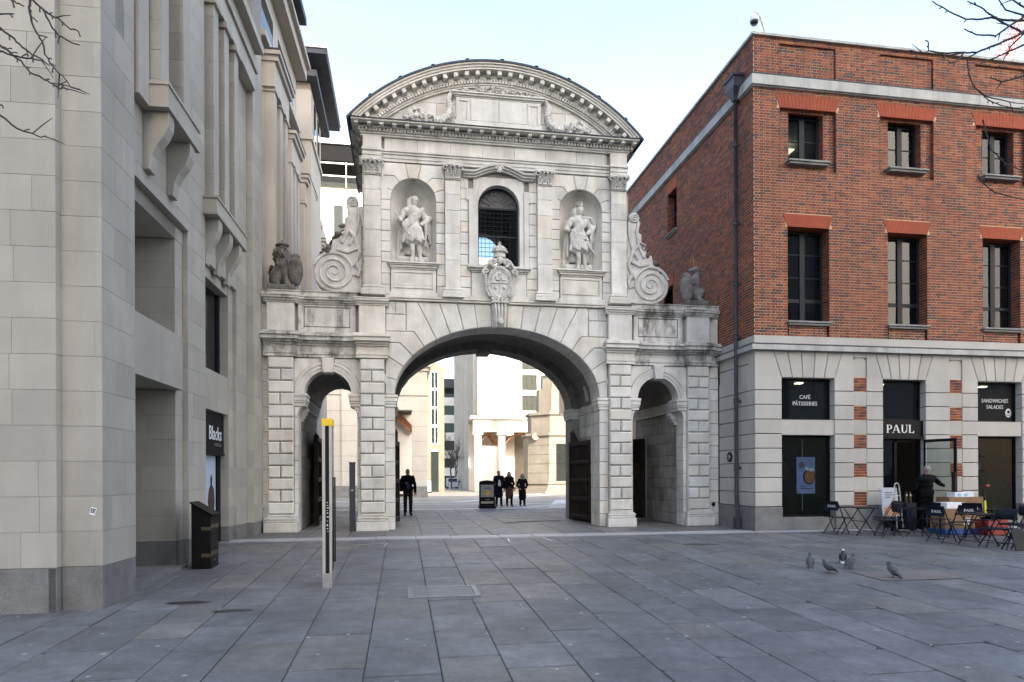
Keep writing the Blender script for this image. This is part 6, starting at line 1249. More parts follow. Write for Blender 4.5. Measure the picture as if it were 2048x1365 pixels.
# ================================================================ PIGEONS
feather = stone('pigeon_feather', (.05, .052, .06), (.12, .125, .14), 30, .02, streak=0, bscale=90, grain=.4); featherw = plain('white_feather', (.55, .55, .54), .7); dkf = plain('dark_feather', (.02, .02, .022), .7); pink = plain('pigeon_leg', (.12, .04, .035), .7)
def pigeon(label, x, y, rz, body=feather, head=feather, tail=feather, pitch=0.):
    z = ground_z(y); t = thing('pigeon', label, 'pigeon', (x, y, z), rz, 'pigeons on the paving'); R_ = Matrix.Rotation(pitch, 3, 'Y'); rot = lambda m: (setattr(m, 'v', [tuple(Vector((0, 0, .09))+R_@(Vector(v)-Vector((0, 0, .09)))) for v in m.v]), m)[1]
    def bl(m, n, mt): m = rot(m); me = m.mesh(n, smooth=True); me.materials.append(mt); o = bpy.data.objects.new(n, me); COL.objects.link(o); o.parent = t; return o
    bl(sculpt([ell((-.0, 0, .12), (.105, .062, .062), .02, ('Y', -.45)), cap((.06, 0, .15), (.095, 0, .20), .042, .027, .02), cap((-.08, 0, .09), (-.13, 0, .065), .035, .02, .02)], .009), 'body', body)
    bl(sculpt([ell((.10, 0, .225), (.030, .024, .025), .01), cap((.095, 0, .19), (.10, 0, .22), .026, .022, .01)], .007), 'head', head)
    m = MB(); m.tube([(.125, 0, .224), (.152, 0, .216)], [.008, .002], 6); bl(m, 'beak', dkf)
    for s in (-1, 1):
        m = MB(); m.loft([[(x0, s*(.05+.012*b), z0+dz), (x0, s*(.062+.008*b), z0), (x0, s*.05, z0-dz)] for x0, z0, dz, b in ((.06, .145, .012, 0), (.0, .13, .045, 1), (-.06, .105, .035, .7), (-.15, .06, .006, -.6))]); bl(m, 'wing', body)
        m = MB(); m.tube([(-.01, s*.025, .07), (-.0, s*.028, .03), (.0, s*.03, .005)], .006, 5); [m.tube([(.0, s*.03, .006), (.035*math.cos(a), s*.03+.03*math.sin(a), .003)], .004, 4) for a in (-.5, 0, .5, PI)]
        me = m.mesh('leg'); me.materials.append(pink); o = bpy.data.objects.new('leg', me); COL.objects.link(o); o.parent = t
        m = MB(); m.ball((.108, s*.022, .23), .005, 6, 4); bl(m, 'eye', gold)
    m = MB(); m.loft([[(x0, -w, z0), (x0, w, z0), (x0, w, z0+.008), (x0, -w, z0+.008)] for x0, w, z0 in ((-.11, .022, .068), (-.20, .036, .035))]); bl(m, 'tail', tail)
    return t
pigeon('upright grey pigeon leftmost of the group, looking up', 7.32, 11.25, 1.0, pitch=-.35); pigeon('grey pigeon nearest the front left with its tail to the right', 7.28, 10.66, PI+.15, pitch=-.1)
pigeon('dark pigeon with a white head and white tail', 8.27, 11.66, .9, dkf, featherw, featherw, -.15); pigeon('grey pigeon in the middle facing right', 8.02, 11.08, .35, pitch=-.25); pigeon('plump grey pigeon standing alone on the right beside the brown slab', 8.08, 10.1, 2.3, pitch=-.3)

# ================================================================ CAFE FURNITURE
def cafe_chair():
    t = thing('cafe_chair', 'x', 'chair', (0, 0, 0), 0, 'folding chairs outside the cafe')
    def bl(m, n, mt=navy, par=None):
        me = m.mesh(n); me.materials.append(mt); o = bpy.data.objects.new(n, me); COL.objects.link(o); o.parent = par or t; return o
    m = MB(); n = 8
    m.loft([[(-.21+.42*i/n*0+x_, -.19+.40*j/8-.0, .445+.012*math.sin(j/8*PI)*-1-.03*(j == 0)) for x_ in (-.0,)]+[(x_, -.19+.40*j/8, .45-.012*math.sin(j/8*PI)-.03*(j == 0)) for x_ in (.42,)]+[(.42, -.19+.40*j/8, .438-.012*math.sin(j/8*PI)-.03*(j == 0)), (0, -.19+.40*j/8, .433-.012*math.sin(j/8*PI)-.03*(j == 0))] for j in range(9) for i in (0,)])
    m.v = [(x-.21, y, z) for x, y, z in m.v]; bl(m, 'seat')
    m = MB(); m.loft([[(-.21, .21+.04*f+.03*math.sin(f*PI)*-1+(.03 if j == 8 else 0), .62+.24*f), (.21, .21+.04*f-.03*math.sin(f*PI)+(.03 if j == 8 else 0), .62+.24*f), (.21, .222+.04*f-.03*math.sin(f*PI)+(.03 if j == 8 else 0), .62+.24*f), (-.21, .222+.04*f-.03*math.sin(f*PI)+(.03 if j == 8 else 0), .62+.24*f)] for j in range(9) for f in (j/8,)]); b = bl(m, 'backrest')
    bp = MB(lambda x, y, z: (-(x), .226+z+.01, .715+y)); L = serif_word(lambda x, y, z: (.075-x, .216-z, .70+y), .062, lettering, None); L.name = 'lettering'; L.parent = b
    for s in (-1, 1):
        m = MB(); m.bar((s*.20, -.26, .0), (s*.20, .24, .86), .022, .012); bl(m, 'leg')
        m = MB(); m.bar((s*.18, .27, .0), (s*.18, -.17, .44), .022, .012); bl(m, 'leg')
    for y, z, w in ((-.19, .12, .20), (.215, .10, .18), (-.02, .425, .2)):
        m = MB(); m.bar((-w, y, z), (w, y, z), .014); bl(m, 'stretcher')
    return t
ch0 = cafe_chair(); used = [False]
def chair(x, y, rz, label):
    o = ch0 if not used[0] else dup(ch0); used[0] = True; o.location = (x, y, ground_z(y)); o.rotation_euler = (0, 0, rz); o['label'] = label; return o
chair(11.15, 16.0, 1.95, 'leftmost navy cafe chair with lettered back, beside the poster window'); chair(12.0, 15.15, -1.75, 'navy cafe chair on the right of the leftmost table'); chair(12.45, 15.75, -.2+PI/2+PI, 'navy cafe chair beside the menu board, facing the middle table')
chair(13.25, 15.2, -.75+PI, 'navy cafe chair in front of the man at the door'); chair(12.55, 14.1, 1.85, 'navy cafe chair with lettered back left of the nearest table'); chair(13.35, 14.35, 2.9, 'navy cafe chair behind the nearest table, in front of the brown box'); chair(13.05, 12.95, -1.2, 'navy cafe chair in front of the nearest table, turned to its right'); chair(14.35, 13.75, -1.5, 'navy cafe chair right of the nearest table, at the edge of the picture'); chair(14.2, 14.9, 2.2, 'navy cafe chair at the right beside the red crate'); chair(13.9, 13.0, -2.2, 'rightmost navy cafe chair behind the folded chair')
def cafe_table():
    t = thing('cafe_table', 'x', 'table', (0, 0, 0), 0, 'folding tables outside the cafe')
    def bl(m, n, mt=blackm):
        me = m.mesh(n); me.materials.append(mt); o = bpy.data.objects.new(n, me); COL.objects.link(o); o.parent = t
    m = MB(); m.box(-.36, .36, -.30, .30, .70, .715); m.box(-.36, .36, -.30, -.29, .68, .70); m.box(-.36, .36, .29, .30, .68, .70); bl(m, 'tabletop')
    for s in (-1, 1):
        m = MB(); m.bar((-.30, s*.26, 0), (.26, s*.26, .70), .022, .012); bl(m, 'leg'); m = MB(); m.bar((.30, s*.24, 0), (-.26, s*.24, .70), .022, .012); bl(m, 'leg')
    for x, z in ((-.22, .1), (.22, .1), (0, .35)): m = MB(); m.bar((x, -.25, z), (x, .25, z), .014); bl(m, 'stretcher')
    return t
tb0 = cafe_table()
for i, (x, y, rz, lab) in enumerate(((11.62, 15.75, .1, 'black folding cafe table nearest the poster window'), (12.75, 15.3, -.1, 'black folding cafe table in front of the menu board'), (13.0, 13.5, .05, 'black folding cafe table nearest the camera'), (14.6, 14.3, .1, 'black folding cafe table at the right edge of the picture'))):
    o = tb0 if i == 0 else dup(tb0); o.location = (x, y, ground_z(y)); o.rotation_euler = (0, 0, rz); o['label'] = lab
fc = thing('folded_chair', 'folded black chair propped upright at the right front of the cafe tables', 'chair', (13.08, 12.55, ground_z(12.55)), .12)
def lchild(m, n, mt, par): me = m.mesh(n); me.materials.append(mt); o = bpy.data.objects.new(n, me); COL.objects.link(o); o.parent = par; return o
m = MB(); m.loft([[(-.17, y, z), (.17, y, z), (.17, y+.02, z), (-.17, y+.02, z)] for y, z in ((-.06, .01), (.0, .22), (.05, .42))]); lchild(m, 'seat_panel', blackm, fc); m = MB(); m.loft([[(-.15, y, z), (.15, y, z), (.15, y+.01, z+.015), (-.15, y+.01, z+.015)] for y, z in ((.05, .42), (.14, .445), (.26, .44))]); lchild(m, 'backrest', blackm, fc)
for s in (-1, 1): m = MB(); m.bar((s*.14, .30, 0), (s*.14, .05, .40), .02); lchild(m, 'leg', blackm, fc)
def carton(label, x0, x1, y0, y1, z0, z1, mat, cat='box', name='cardboard_box', tape=True, lab2=None, group=None):
    z = ground_z((y0+y1)/2); t = thing(name, label, cat, ((x0+x1)/2, (y0+y1)/2, z+z0), 0, group); m = MB(lambda x, zz, d: (x, y0+d, zz)); m.rect(x0, x1, z+z0, z+z1, 0, y1-y0, .008); m.build('carton', mat, t)
    if tape: m = MB(); m.box((x0+x1)/2-.03, (x0+x1)/2+.03, y0-.001, y1, z+z1+.0005, z+z1+.002); m.build('tape', whitecard, t)
    if lab2: m = MB(); a, b, c, e = lab2; m.box(x0+a, x0+b, y0-.003, y0-.001, z+z0+c, z+z0+e); m.build('paper_label', whitecard, t)
    return t
bgp = 'boxes delivered outside the cafe'
tray = carton('flat blue plastic tray under the brown boxes', 13.75, 14.75, 15.3, 15.9, 0, .14, blueplastic, 'tray', 'plastic_tray', False)
carton('brown cardboard box at the left of the delivery, on the blue tray', 13.78, 14.62, 15.35, 15.85, .142, .66, card, lab2=(.55, .75, .1, .28), group=bgp); carton('brown cardboard box at the back right, with a paper label', 14.45, 15.5, 15.95, 16.4, 0, .92, card, lab2=(.25, .48, .55, .75), group=bgp)
carton('plain white box on top of the left brown box', 13.88, 14.4, 15.4, 15.75, .662, .82, whitecard, group=bgp); cb = carton('white box with two blue marks lying on the back brown box', 14.65, 15.25, 15.98, 16.25, .922, 1.05, whitecard, tape=False, group=bgp)
m = MB()
for x in (14.78, 14.98): m.add([(x+.06*math.cos(2*PI*i/16), 15.977, ground_z(16.1)+.985+.045*math.sin(2*PI*i/16)) for i in range(16)], [tuple(range(16))])
m.build('blue_mark', plain('light_blue_print', (.25, .5, .7), .6), cb)
cr_ = thing('red_crate', 'open red plastic crate with dark goods beside the brown boxes', 'crate', (15.0, 15.2, ground_z(15.2))); z = ground_z(15.2); m = MB()
for q in ((14.72, 15.3, 15.0, 15.02), (14.72, 15.3, 15.4, 15.42), (14.72, 14.74, 15.02, 15.4), (15.28, 15.3, 15.02, 15.4)): m.box(*q, z+.02, z+.40)
m.build('crate_walls', redplastic, cr_); m = MB(); m.box(14.74, 15.28, 15.02, 15.4, z+.01, z+.05); m.build('crate_floor', redplastic, cr_); m = MB(); rr = random.Random(8); [m.ball((rr.uniform(14.8, 15.25), rr.uniform(15.06, 15.36), z+rr.uniform(.36, .50)), (.09, .07, .06), 7, 4) for _ in range(14)]; m.build('goods', blackcloth, cr_, kind='stuff')
ht = thing('hand_truck', 'upright hand truck with a yellow banded handle among the boxes', 'hand truck', (15.35, 15.6, ground_z(15.6))); z = ground_z(15.6)
m = MB(); m.tube([(15.25, 15.6, z+.05), (15.25, 15.66, z+.95), (15.28, 15.7, z+1.15), (15.38, 15.72, z+1.24), (15.47, 15.7, z+1.2)], .02, 8); m.build('frame', blackm, ht); m = MB(); m.tube([(15.25, 15.628, z+.5), (15.25, 15.652, z+.85)], .027, 8); m.build('yellow_sleeve', plain('lime_tape', (.55, .6, .05), .5), ht); m = MB(); m.ball((15.40, 15.72, z+1.24), (.07, .04, .04), 8, 5); m.build('grip', redplastic, ht); m = MB(); m.box(15.1, 15.5, 15.35, 15.6, z+.02, z+.04); m.build('toe_plate', steel, ht)
for s in (15.12, 15.48): m = MB(); m.lathe([(.01, -.025), (.08, -.025), (.08, .025), (.01, .025)], (s, 15.68, z+.08), 14, 'x'); m.build('wheel', blackm, ht)
mbd = thing('menu_board', 'pale printed menu board leaning left of the cafe door', 'sign', (13.1, 16.6, ground_z(16.6))); z = ground_z(16.6)
m = MB(); m.prism([(0, 0), (1, 0), (1, 1), (0, 1)], 0, .03); m.v = [(12.92+.5*u, 16.62+d-.12*(1-v), z+.38+.78*v) for u, v, d in m.v]; m.build('board', plain('menu_print', (.36, .37, .44), .6), mbd)
BT = lambda u, v, d: (12.92+.5*u, 16.615-.12*(1-v)-d, z+.38+.78*v)
m = MB(BT); [m.prism([(.2, y), (.2+w, y), (.2+w, y+.018), (.2, y+.018)], -.002+.004, .003) for y, w in ((.82, .5), (.74, .6), (.66, .4))]; m.build('printed_lines', greycloth, mbd); m = MB(BT); m.add([(.76+.11*math.cos(i*PI/8), .60+.07*math.sin(i*PI/8), .005) for i in range(16)], [tuple(range(16))]); m.build('printed_cup', plain('cup_print', (.3, .22, .15), .6), mbd); m = MB(BT); m.prism([(.1, .02), (.98, .02), (.98, .36), (.6, .42), (.1, .3)], .003, .004); m.build('printed_food', plain('food_print', (.4, .2, .1), .6, var=.5, scale=14), mbd)
for u in (.06, .94): m = MB(); m.tube([(12.92+.5*u, 16.5, z), (12.92+.5*u, 16.62, z+1.1)], .014, 6); m.build('stand_leg', blackm, mbd)
st = thing('sack_truck', 'silver tubular sack truck standing in front of the menu board', 'hand truck', (13.25, 16.3, ground_z(16.3))); z = ground_z(16.3)
m = MB(); m.tube([(13.13, 16.25, z+.1), (13.15, 16.36, z+1.2)]+[(13.22+.07*math.cos(a), 16.37, z+1.2+.1*math.sin(a)) for a in [PI-PI*i/8 for i in range(9)]]+[(13.29, 16.36, z+1.2), (13.31, 16.25, z+.1)], .016, 8); m.build('frame', steel, st); m = MB(); [m.tube([(13.14, 16.27+.02*i, z+.3+.22*i), (13.30, 16.27+.02*i, z+.3+.22*i)], .011, 6) for i in range(4)]; m.build('crossbars', steel, st, kind='stuff'); m = MB(); m.box(13.05, 13.4, 16.1, 16.26, z+.03, z+.05); m.build('toe_plate', steel, st)
for s in (13.08, 13.36): m = MB(); m.lathe([(.01, -.02), (.09, -.02), (.09, .02), (.01, .02)], (s, 16.32, z+.09), 14, 'x'); m.build('wheel', blackm, st)
# crate stack left of the man, poster in the window
ct = thing('bottle_crate', 'dark crate of bottles between the menu board and the man at the door', 'crate', (13.7, 16.55, ground_z(16.55))); z = ground_z(16.55); m = MB(); m.box(13.55, 13.85, 16.4, 16.75, z+.0, z+.75); m.build('crate_body', navy, ct)
for i in range(4): m = MB(); c = (13.61+.06*i, 16.5+.05*(i % 2), z+.75); m.lathe([(.03, 0), (.03, .18), (.012, .24), (.012, .3)], c, 10); m.build('bottle', plain('bottle_glass', (.05, .04, .02), .15) if i == 0 else MATS['bottle_glass'], ct)
ps = thing('hanging_poster', 'lilac poster with a round pastry hanging inside the left shop window', 'poster', (11.1, 17.32, 1.0)); PT = lambda u, v, d: (10.86+.56*u, 17.30+d, .97+1.02*v)
m = MB(PT); m.prism([(0, 0), (1, 0), (1, 1), (0, 1)], 0, .01); m.build('sheet', plain('lilac_print', (.25, .27, .55), .7, var=.2, scale=4), ps)
def disc(name, mt, cx, cy, rx, ry, d, n=20, par=ps, T=PT): m = MB(T); m.add([(cx+rx*math.cos(2*PI*i/n), cy+ry*math.sin(2*PI*i/n), d) for i in range(n)], [tuple(range(n))]); return m.build(name, mt, par)
disc('printed_disc', plain('grey_print', (.12, .13, .15), .7), .27, .78, .16, .09, -.002); disc('printed_plate', blackm, .67, .46, .33, .21, -.002); disc('printed_pastry', plain('pastry_print', (.38, .13, .03), .6, var=.6, scale=40), .70, .46, .28, .18, -.004); disc('printed_cream', whitecard, .8, .66, .16, .05, -.005); disc('printed_cup', whitecard, .55, .68, .09, .05, -.005)
m = MB(PT); [m.prism([(x, y), (x+w, y), (x+w, y+.018), (x, y+.018)], -.003, -.001) for x, y, w in ((.14, .19, .3), (.22, .13, .2), (.46, .125, .2), (.68, .12, .18))]; m.build('printed_lines', navy, ps)
m = MB(); m.tube([(11.05, 17.33, 1.99), (11.05, 17.33, 2.5)], .012, 6); m.tube([(11.05, 17.33, .5), (11.05, 17.33, .97)], .012, 6); m.build('hanging_rod', steel, ps)

# ================================================================ STREET FURNITURE
tz = ground_z(10.74)
tm = thing('wayfinding_totem', 'slim tall wayfinding post with a yellow cap standing on the paving', 'sign post', (-1.14, 10.74, tz)); X0, X1, Y0, Y1 = -1.21, -1.07, 10.68, 11.12
def tb(n, mt, x0, x1, y0, y1, z0, z1): m = MB(); m.box(x0, x1, y0, y1, tz+z0, tz+z1); return m.build(n, mt, tm)
tb('base', steel, X0, X1, Y0, Y1, -.02, .22); tb('body', plain('dark_navy_panel', (.008, .010, .017), .5, spec=.2), X0+.015, X1-.015, Y0+.012, Y1-.012, .22, 2.49); tb('cap', yellow, X0-.004, X1+.004, Y0-.004, Y1+.004, 2.49, 2.60)
chp = plain('champagne_metal', (.50, .46, .38), .4, .3)
for a, b in ((X0, X0+.045), (X1-.035, X1)): tb('edge_strip', chp, a, b, Y0, Y0+.02, .22, 2.488)
tb('side_panel', glassd, X1-.014, X1-.004, Y0+.03, Y1-.02, .3, 2.47); tb('side_strip', chp, X1-.014, X1, Y0+.02, Y0+.05, .22, 2.487)
text("St Paul's  ↑  ii", .075, lambda x, y, z: (X0+.062+y*-1+.03, Y0+.012-z, tz+1.16+x), 'lettering', lettering, tm, .002, align='CENTER') if False else None
m = MB()
for i, (zz, h_) in enumerate(((1.30, .03), (1.26, .02), (1.22, .03), (1.18, .02), (1.14, .03), (1.08, .03), (1.02, .02), (.90, .03), (.86, .015))): m.box(X0+.066, X0+.066+.014+.008*(i % 3), Y0+.008, Y0+.0121, tz+zz, tz+zz+h_*.55)
m.build('lettering', dimlet, tm, kind='stuff'); m = MB(); m.add([(X0+.06, Y0+.009, tz+.95), (X0+.09, Y0+.009, tz+.95), (X0+.075, Y0+.009, tz+.985)], [(0, 1, 2)]); m.build('arrow', lettering, tm); m = MB(); m.box(X1, X1+.02, Y1-.03, Y1, tz+.35, tz+1.7); m.build('leaflet_rail', blackm, tm)
bz = ground_z(12.9)
bn = thing('litter_bin', 'black square litter bin with a sloping top and peeling tape against the stone building', 'bin', (-3.54, 13.0, bz)); b0, b1, c0, c1 = -3.71, -3.38, 12.78, 13.28
m = MB(lambda u, z, d: (u, c0+d, bz+z)); m.prism([(b0, 0), (b1, 0), (b1, .92), (b1-.02, .95), (b0, 1.17)], 0, c1-c0, .008); m.build('bin_body', blackm, bn)
m = MB(lambda u, z, d: (u, c0+d, bz+z)); m.prism([(b0-.02, 1.175), (b1+.03, .945), (b1+.03, .97), (b0-.02, 1.20)], -.02, c1-c0+.02); m.build('sloping_top', blackm, bn)
taup = plain('worn_tape', (.07, .052, .03), .6, var=.5, scale=20)
for z in (.72, .24): m = MB(); m.box(b1+.001, b1+.006, c0+.0, c1, bz+z, bz+z+.07); m.build('tape_band', taup, bn); m = MB(); m.box(b1-.16, b1, c0-.004, c0-.001, bz+z-.03, bz+z+.03); m.build('tape_band', taup, bn)
rr = random.Random(6); m = MB()
for i in range(34): y, zz, s_ = rr.uniform(c0+.03, c1-.03), rr.uniform(.05, .85), rr.uniform(.006, .02); m.box(b1+.0005, b1+.0025, y, y+s_, bz+zz, bz+zz+s_*.8)
m.build('paint_chips', plain('pale_chip', (.3, .3, .3), .8), bn, kind='stuff')
ab = thing('notice_board', 'black free standing notice board with a yellow diamond behind the arch', 'sign', (3.88, 31.0, 0)); NT = lambda u, z, d: (3.88+u, 31+d, z)
def nb(n, mt, f): m = MB(NT); f(m); return m.build(n, mt, ab)
nb('frame', blackm, lambda m: m.prism([(-.37, .05), (.37, .05), (.37, 1.22), (.28, 1.265), (0, 1.30), (-.28, 1.265), (-.37, 1.22)], -.04, .04, .01)); nb('base', blackm, lambda m: m.rect(-.39, .39, 0, .12, -.22, .22, .01)); nb('poster', plain('grey_poster', (.36, .37, .36), .6), lambda m: m.rect(-.30, .30, .52, 1.09, -.048, -.04)); nb('yellow_diamond', yellow, lambda m: m.prism([(-.12, .72), (.01, .58), (.15, .71), (.01, .86)], -.052, -.048)); nb('bird_mark', blackm, lambda m: m.prism([(-.07, .70), (.0, .745), (.02, .78), (-.01, .775), (-.08, .725)], -.056, -.052)); nb('notice_strip', plain('pale_notice', (.40, .42, .34), .6), lambda m: m.rect(-.29, .29, .22, .33, -.048, -.04)); nb('printed_line', greycloth, lambda m: m.rect(-.16, .18, .905, .925, -.05, -.047)); nb('printed_line', greycloth, lambda m: m.rect(-.15, .15, .955, .965, -.05, -.047)); nb('printed_line', lettering, lambda m: m.rect(-.1, .12, .40, .41, -.044, -.039))
sk = thing('wall_sticker', 'small tilted white sticker with dark printing on the nearest stone pier', 'sticker', L3(-.006, -.11, 1.05)); c_, s_ = math.cos(-.28), math.sin(-.28); SKT = lambda u, z, d: L3(-.006-.001+d, -.115+u*c_-z*s_, 1.055+u*s_+z*c_)
m = MB(SKT); m.rect(-.036, .036, -.05, .05, 0, .001); m.build('sheet', white_p, sk); m = MB(SKT); [m.rect(a, b, z0, z1, -.001, -.0002) for a, b, z0, z1 in ((-.03, -.016, .015, .034), (-.012, .004, .015, .034), (.008, .028, .015, .034), (-.03, -.01, -.01, .01), (-.004, .014, -.01, .01), (.018, .024, -.012, .01), (-.03, .028, -.026, -.016))]; m.build('printing', navy, sk, kind='stuff')
for u, z in ((-6.5, .62), (6.48, .62)): m = G(); m.lathe([(.012, -.02), (.05, -.02), (.055, -.005), (.05, .0)], (0, 0, 0), 14); m.v = []; m.f = []; m.T = None; m.lathe([(.01, -.03), (.05, -.03), (.06, -.01), (.06, .0)], (UC+u, GY, z), 14, 'y'); m.build('iron_boss', blackm, gate)
# ================================================================ BUILDINGS BEYOND THE GATEWAY
def bthing(name, label, x, y): return thing(name, label, 'building', (x, y, ground_z(y)))
AR = bthing('arcade_building', 'pale stone building with a square arcade opening seen left through the main arch', 0, 55)
bx('wall', bgstone, -14, -2.6, 55, 63, -.5, 11, AR); bx('pier', bgstone, .83, 2.03, 55, 56.3, .68, 8.9, AR); bx('pier', bgstone, .83, 2.03, 61.5, 63, .0, 8.9, AR); bx('pier_plinth', granite, .80, 2.05, 54.97, 56.33, -.5, .68, AR); bx('lintel', bgstone, -2.6, 2.03, 55.0, 63, 6.84, 7.9, AR) if False else None
bx('lintel', bgstone, -2.6, .828, 55, 56.2, 6.84, 8.9, AR); bx('frieze', bgstone, -14, 2.03, 55.02, 63, 8.902, 10.0, AR); bx('cornice', bgstone, -14.2, 2.15, 54.85, 63.2, 10.002, 10.3, AR); bx('cornice', bgstone, -14.2, 2.35, 54.6, 63.2, 10.302, 10.6, AR); bx('string_course', bgstone, -14.1, 2.1, 54.9, 56, 8.0, 8.2, AR); bx('attic', bgstone, -14, 1.9, 55.3, 63, 10.602, 13.5, AR)
bx('pilaster', bgstone, -4.7, -2.6, 54.8, 55, .75, 8.9, AR); bx('wall_plinth', granite, -14, -2.58, 54.75, 55.01, -.5, .75, AR)
for z in (1.9, 3.1, 4.3, 5.5, 6.7): bx('joint_band', ashlar_j, -14, -4.7, 54.985, 55.0, z, z+.03, AR); bx('joint_band', ashlar_j, -4.7, -2.6, 54.785, 54.8, z, z+.03, AR); bx('joint_band', ashlar_j, .83, 2.03, 54.985, 55, z, z+.03, AR)
timber = stone('timber_vault', (.34, .13, .05), (.46, .20, .09), 4, .05, streak=0)
for i in range(3):
    m = MB(lambda u, z, d: (u, 57.2+2.2*i+d, z)); n = 10; c = [(-2.6+3.43*j/n, 5.2+1.25*math.sin(PI*j/n)) for j in range(n+1)]; m.loft([[(u, z, 0), (u, z+.55, 0), (u, z+.55, .5), (u, z, .5)] for u, z in c]); m.build('vault_rib', timber, AR)
bx('arcade_ceiling', plain('dark_ceiling', (.06, .04, .03), .9), -2.6, .83, 56.2, 63, 6.9, 7.1, AR)
FB = bthing('white_building', 'bright white sunlit facade seen through the arcade opening', -4, 82); bx('wall', bgpale, -14, 2.4, 82, 90, -1, 13, FB)
for i in range(6): bx('window', glasso, -8+i*1.7, -7.2+i*1.7, 81.95, 82.05, 3.2, 8.2, FB); bx('door_recess', bgstone, -8+i*1.7, -7.2+i*1.7, 81.95, 82.05, .0, 2.3, FB)
GL = bthing('glazed_building', 'buff stone building with a tall glazed window strip seen through the arch', 4, 85); zb = ground_z(85)
m = MB(lambda u, z, d: (u, 85+d, z)); m.prism([(2.55, zb-.3), (5.25, zb-.3), (5.25, 15.1), (4.0, 15.8), (2.55, 16.5)], 0, 14); m.build('wall', bgbuff, GL)
for x0, x1 in ((3.60, 4.52), (2.6, 3.1)):
    for k in range(4): f = bx('window', white_p, x0, x1, 84.9, 84.98, 5.5+2.3*k, 5.5+2.3*k+2.25, GL); bx('pane', glasso, x0+.07, (x0+x1)/2-.04, 84.87, 84.9, 5.62+2.3*k, 5.5+2.3*k+2.1, f); bx('pane', glasso, (x0+x1)/2+.04, x1-.07, 84.87, 84.9, 5.62+2.3*k, 5.5+2.3*k+2.1, f)
    bx('door_glass', glasso, x0, x1, 84.9, 85.01, zb, 4.6, GL); bx('door_lintel', white_p, x0-.1, x1+.1, 84.8, 85.0, 4.6, 4.75, GL)
FA = bthing('banded_building', 'distant building with white bands and dark window rows between the buff and the slab building', 10, 150); zb = ground_z(150)
bx('core', glasso, 3, 22, 150.2, 160, zb, 21, FA); [bx('floor_band', bgpale, 3, 22, 150, 150.3, zb+2.6+3.9*k, zb+4.4+3.9*k, FA) for k in range(5)]; bx('roof', lead, 2.5, 22.5, 149.5, 160.5, 21, 23, FA)
SB = bthing('slab_building', 'tall pale stone slab with vertical fins beside a blank sunlit end wall', 14, 100); zb = ground_z(143)
bx('wall', bgpale, 11.2, 16.8, 100, 143, zb, 34, SB)
for i in range(9): bx('fin', bgstone, 10.7, 11.2, 102+i*4.6, 103.1+i*4.6, zb, 34, SB)
for i in range(8): 
    for z in (4, 9.5, 15, 20.5): bx('slit_window', glassd, 11.15, 11.21, 104.4+i*4.6, 105.0+i*4.6, z, z+3.6, SB)
bx('return_wall', bgstone, 16.8, 18.4, 103, 120, -1, 34, SB)
OB = bthing('office_block', 'modern office block with wide dark windows in white frames right of the slab building', 26, 125); bx('wall', bgpale, 18, 40, 125.6, 140, -1, 40, OB)
for k in range(9):
    z = 1+3.9*k; bx('floor_band', bgpale, 18, 40, 125.0, 125.6, z, z+1.0, OB)
    for i in range(6): bx('mullion', bgpale, 18+i*3.6, 18.7+i*3.6, 124.95, 125.6, z+1.0, z+3.9, OB); f = bx('window', darkframe, 18.7+i*3.6, 21.6+i*3.6, 125.3, 125.4, z+1.0, z+3.9, OB); [bx('pane', glasso, 18.8+i*3.6+j*.95, 19.65+i*3.6+j*.95, 125.26, 125.3, z+1.1, z+3.8, f) for j in range(3)]
LG = bthing('colonnade', 'sunlit stone colonnade with square pillars and orange vaults', 13, 85); zb = ground_z(85)
for x0, x1 in ((9.05, 9.92), (12.15, 13.0), (17.2, 18.2)): bx('pillar', bgpale, x0, x1, 85, 86, zb-.2, 6.7, LG); bx('pillar_capital', bgpale, x0-.2, x1+.2, 84.8, 86.2, 6.7, 7.1, LG)
bx('entablature', bgpale, 8.9, 20, 84.95, 86.1, 7.1, 8.7, LG); bx('cornice', bgpale, 8.5, 20, 84.5, 86.5, 8.7, 9.1, LG); bx('frieze_panel', bgstone, 10.1, 12.0, 84.9, 84.95, 7.4, 8.5, LG); bx('screen_wall', bgpale, 9.93, 12.14, 85.5, 86, zb-.2, 5.3, LG); bx('rear_wall', bgpale, 13, 15.1, 90.5, 91, zb, 7, LG); bx('rear_wall', bgpale, 8.9, 13, 91, 91.4, zb, 9, LG); bx('rear_wall', bgbuff, 15.1, 20, 91, 91.4, zb, 9, LG); bx('roof', bgstone, 8.9, 20, 86.1, 91.4, 8.6, 9.0, LG)
for x0, x1 in ((10.0, 12.1), (13.1, 17.1)):
    m = MB(lambda u, z, d: (u, 86.2+d, z)); n = 10; w = (x1-x0); c = [(x0+w*j/n, 5.6+1.35*math.sin(PI*j/n)) for j in range(n+1)]; m.loft([[(u, z, 0), (u, z+.12, 0), (u, z+.12, 4), (u, z, 4)] for u, z in c]); m.build('vault', timber, LG)
CM = thing('column_monument', 'stepped stone base of a monumental column with a dark niche', 'monument', (16, 70, ground_z(70))); zb = ground_z(70)
def octa(m, c, r, z0, z1): m.loft([[(c[0]+r*math.cos(PI/8+PI*i/4), c[1]+r*math.sin(PI/8+PI*i/4), z) for i in range(8)] for z in (z0, z1)])
cc0 = (16.6, 72.5)
def cm(n, mt, r, z0, z1): m = MB(); octa(m, cc0, r, z0, z1); return m.build(n, mt, CM)
for i in range(4): cm('step', oldstone, 6.4-.5*i, zb-.1+.17*i, zb+.07+.17*i)
cm('bench', oldstone, 4.3, zb+.58, zb+1.0); cm('bench_top', oldstone, 4.5, zb+1.0, zb+1.15)
for i in range(5): cm('base_course', oldstone, 3.55, zb+1.16+.98*i, zb+1.16+.98*i+.94)
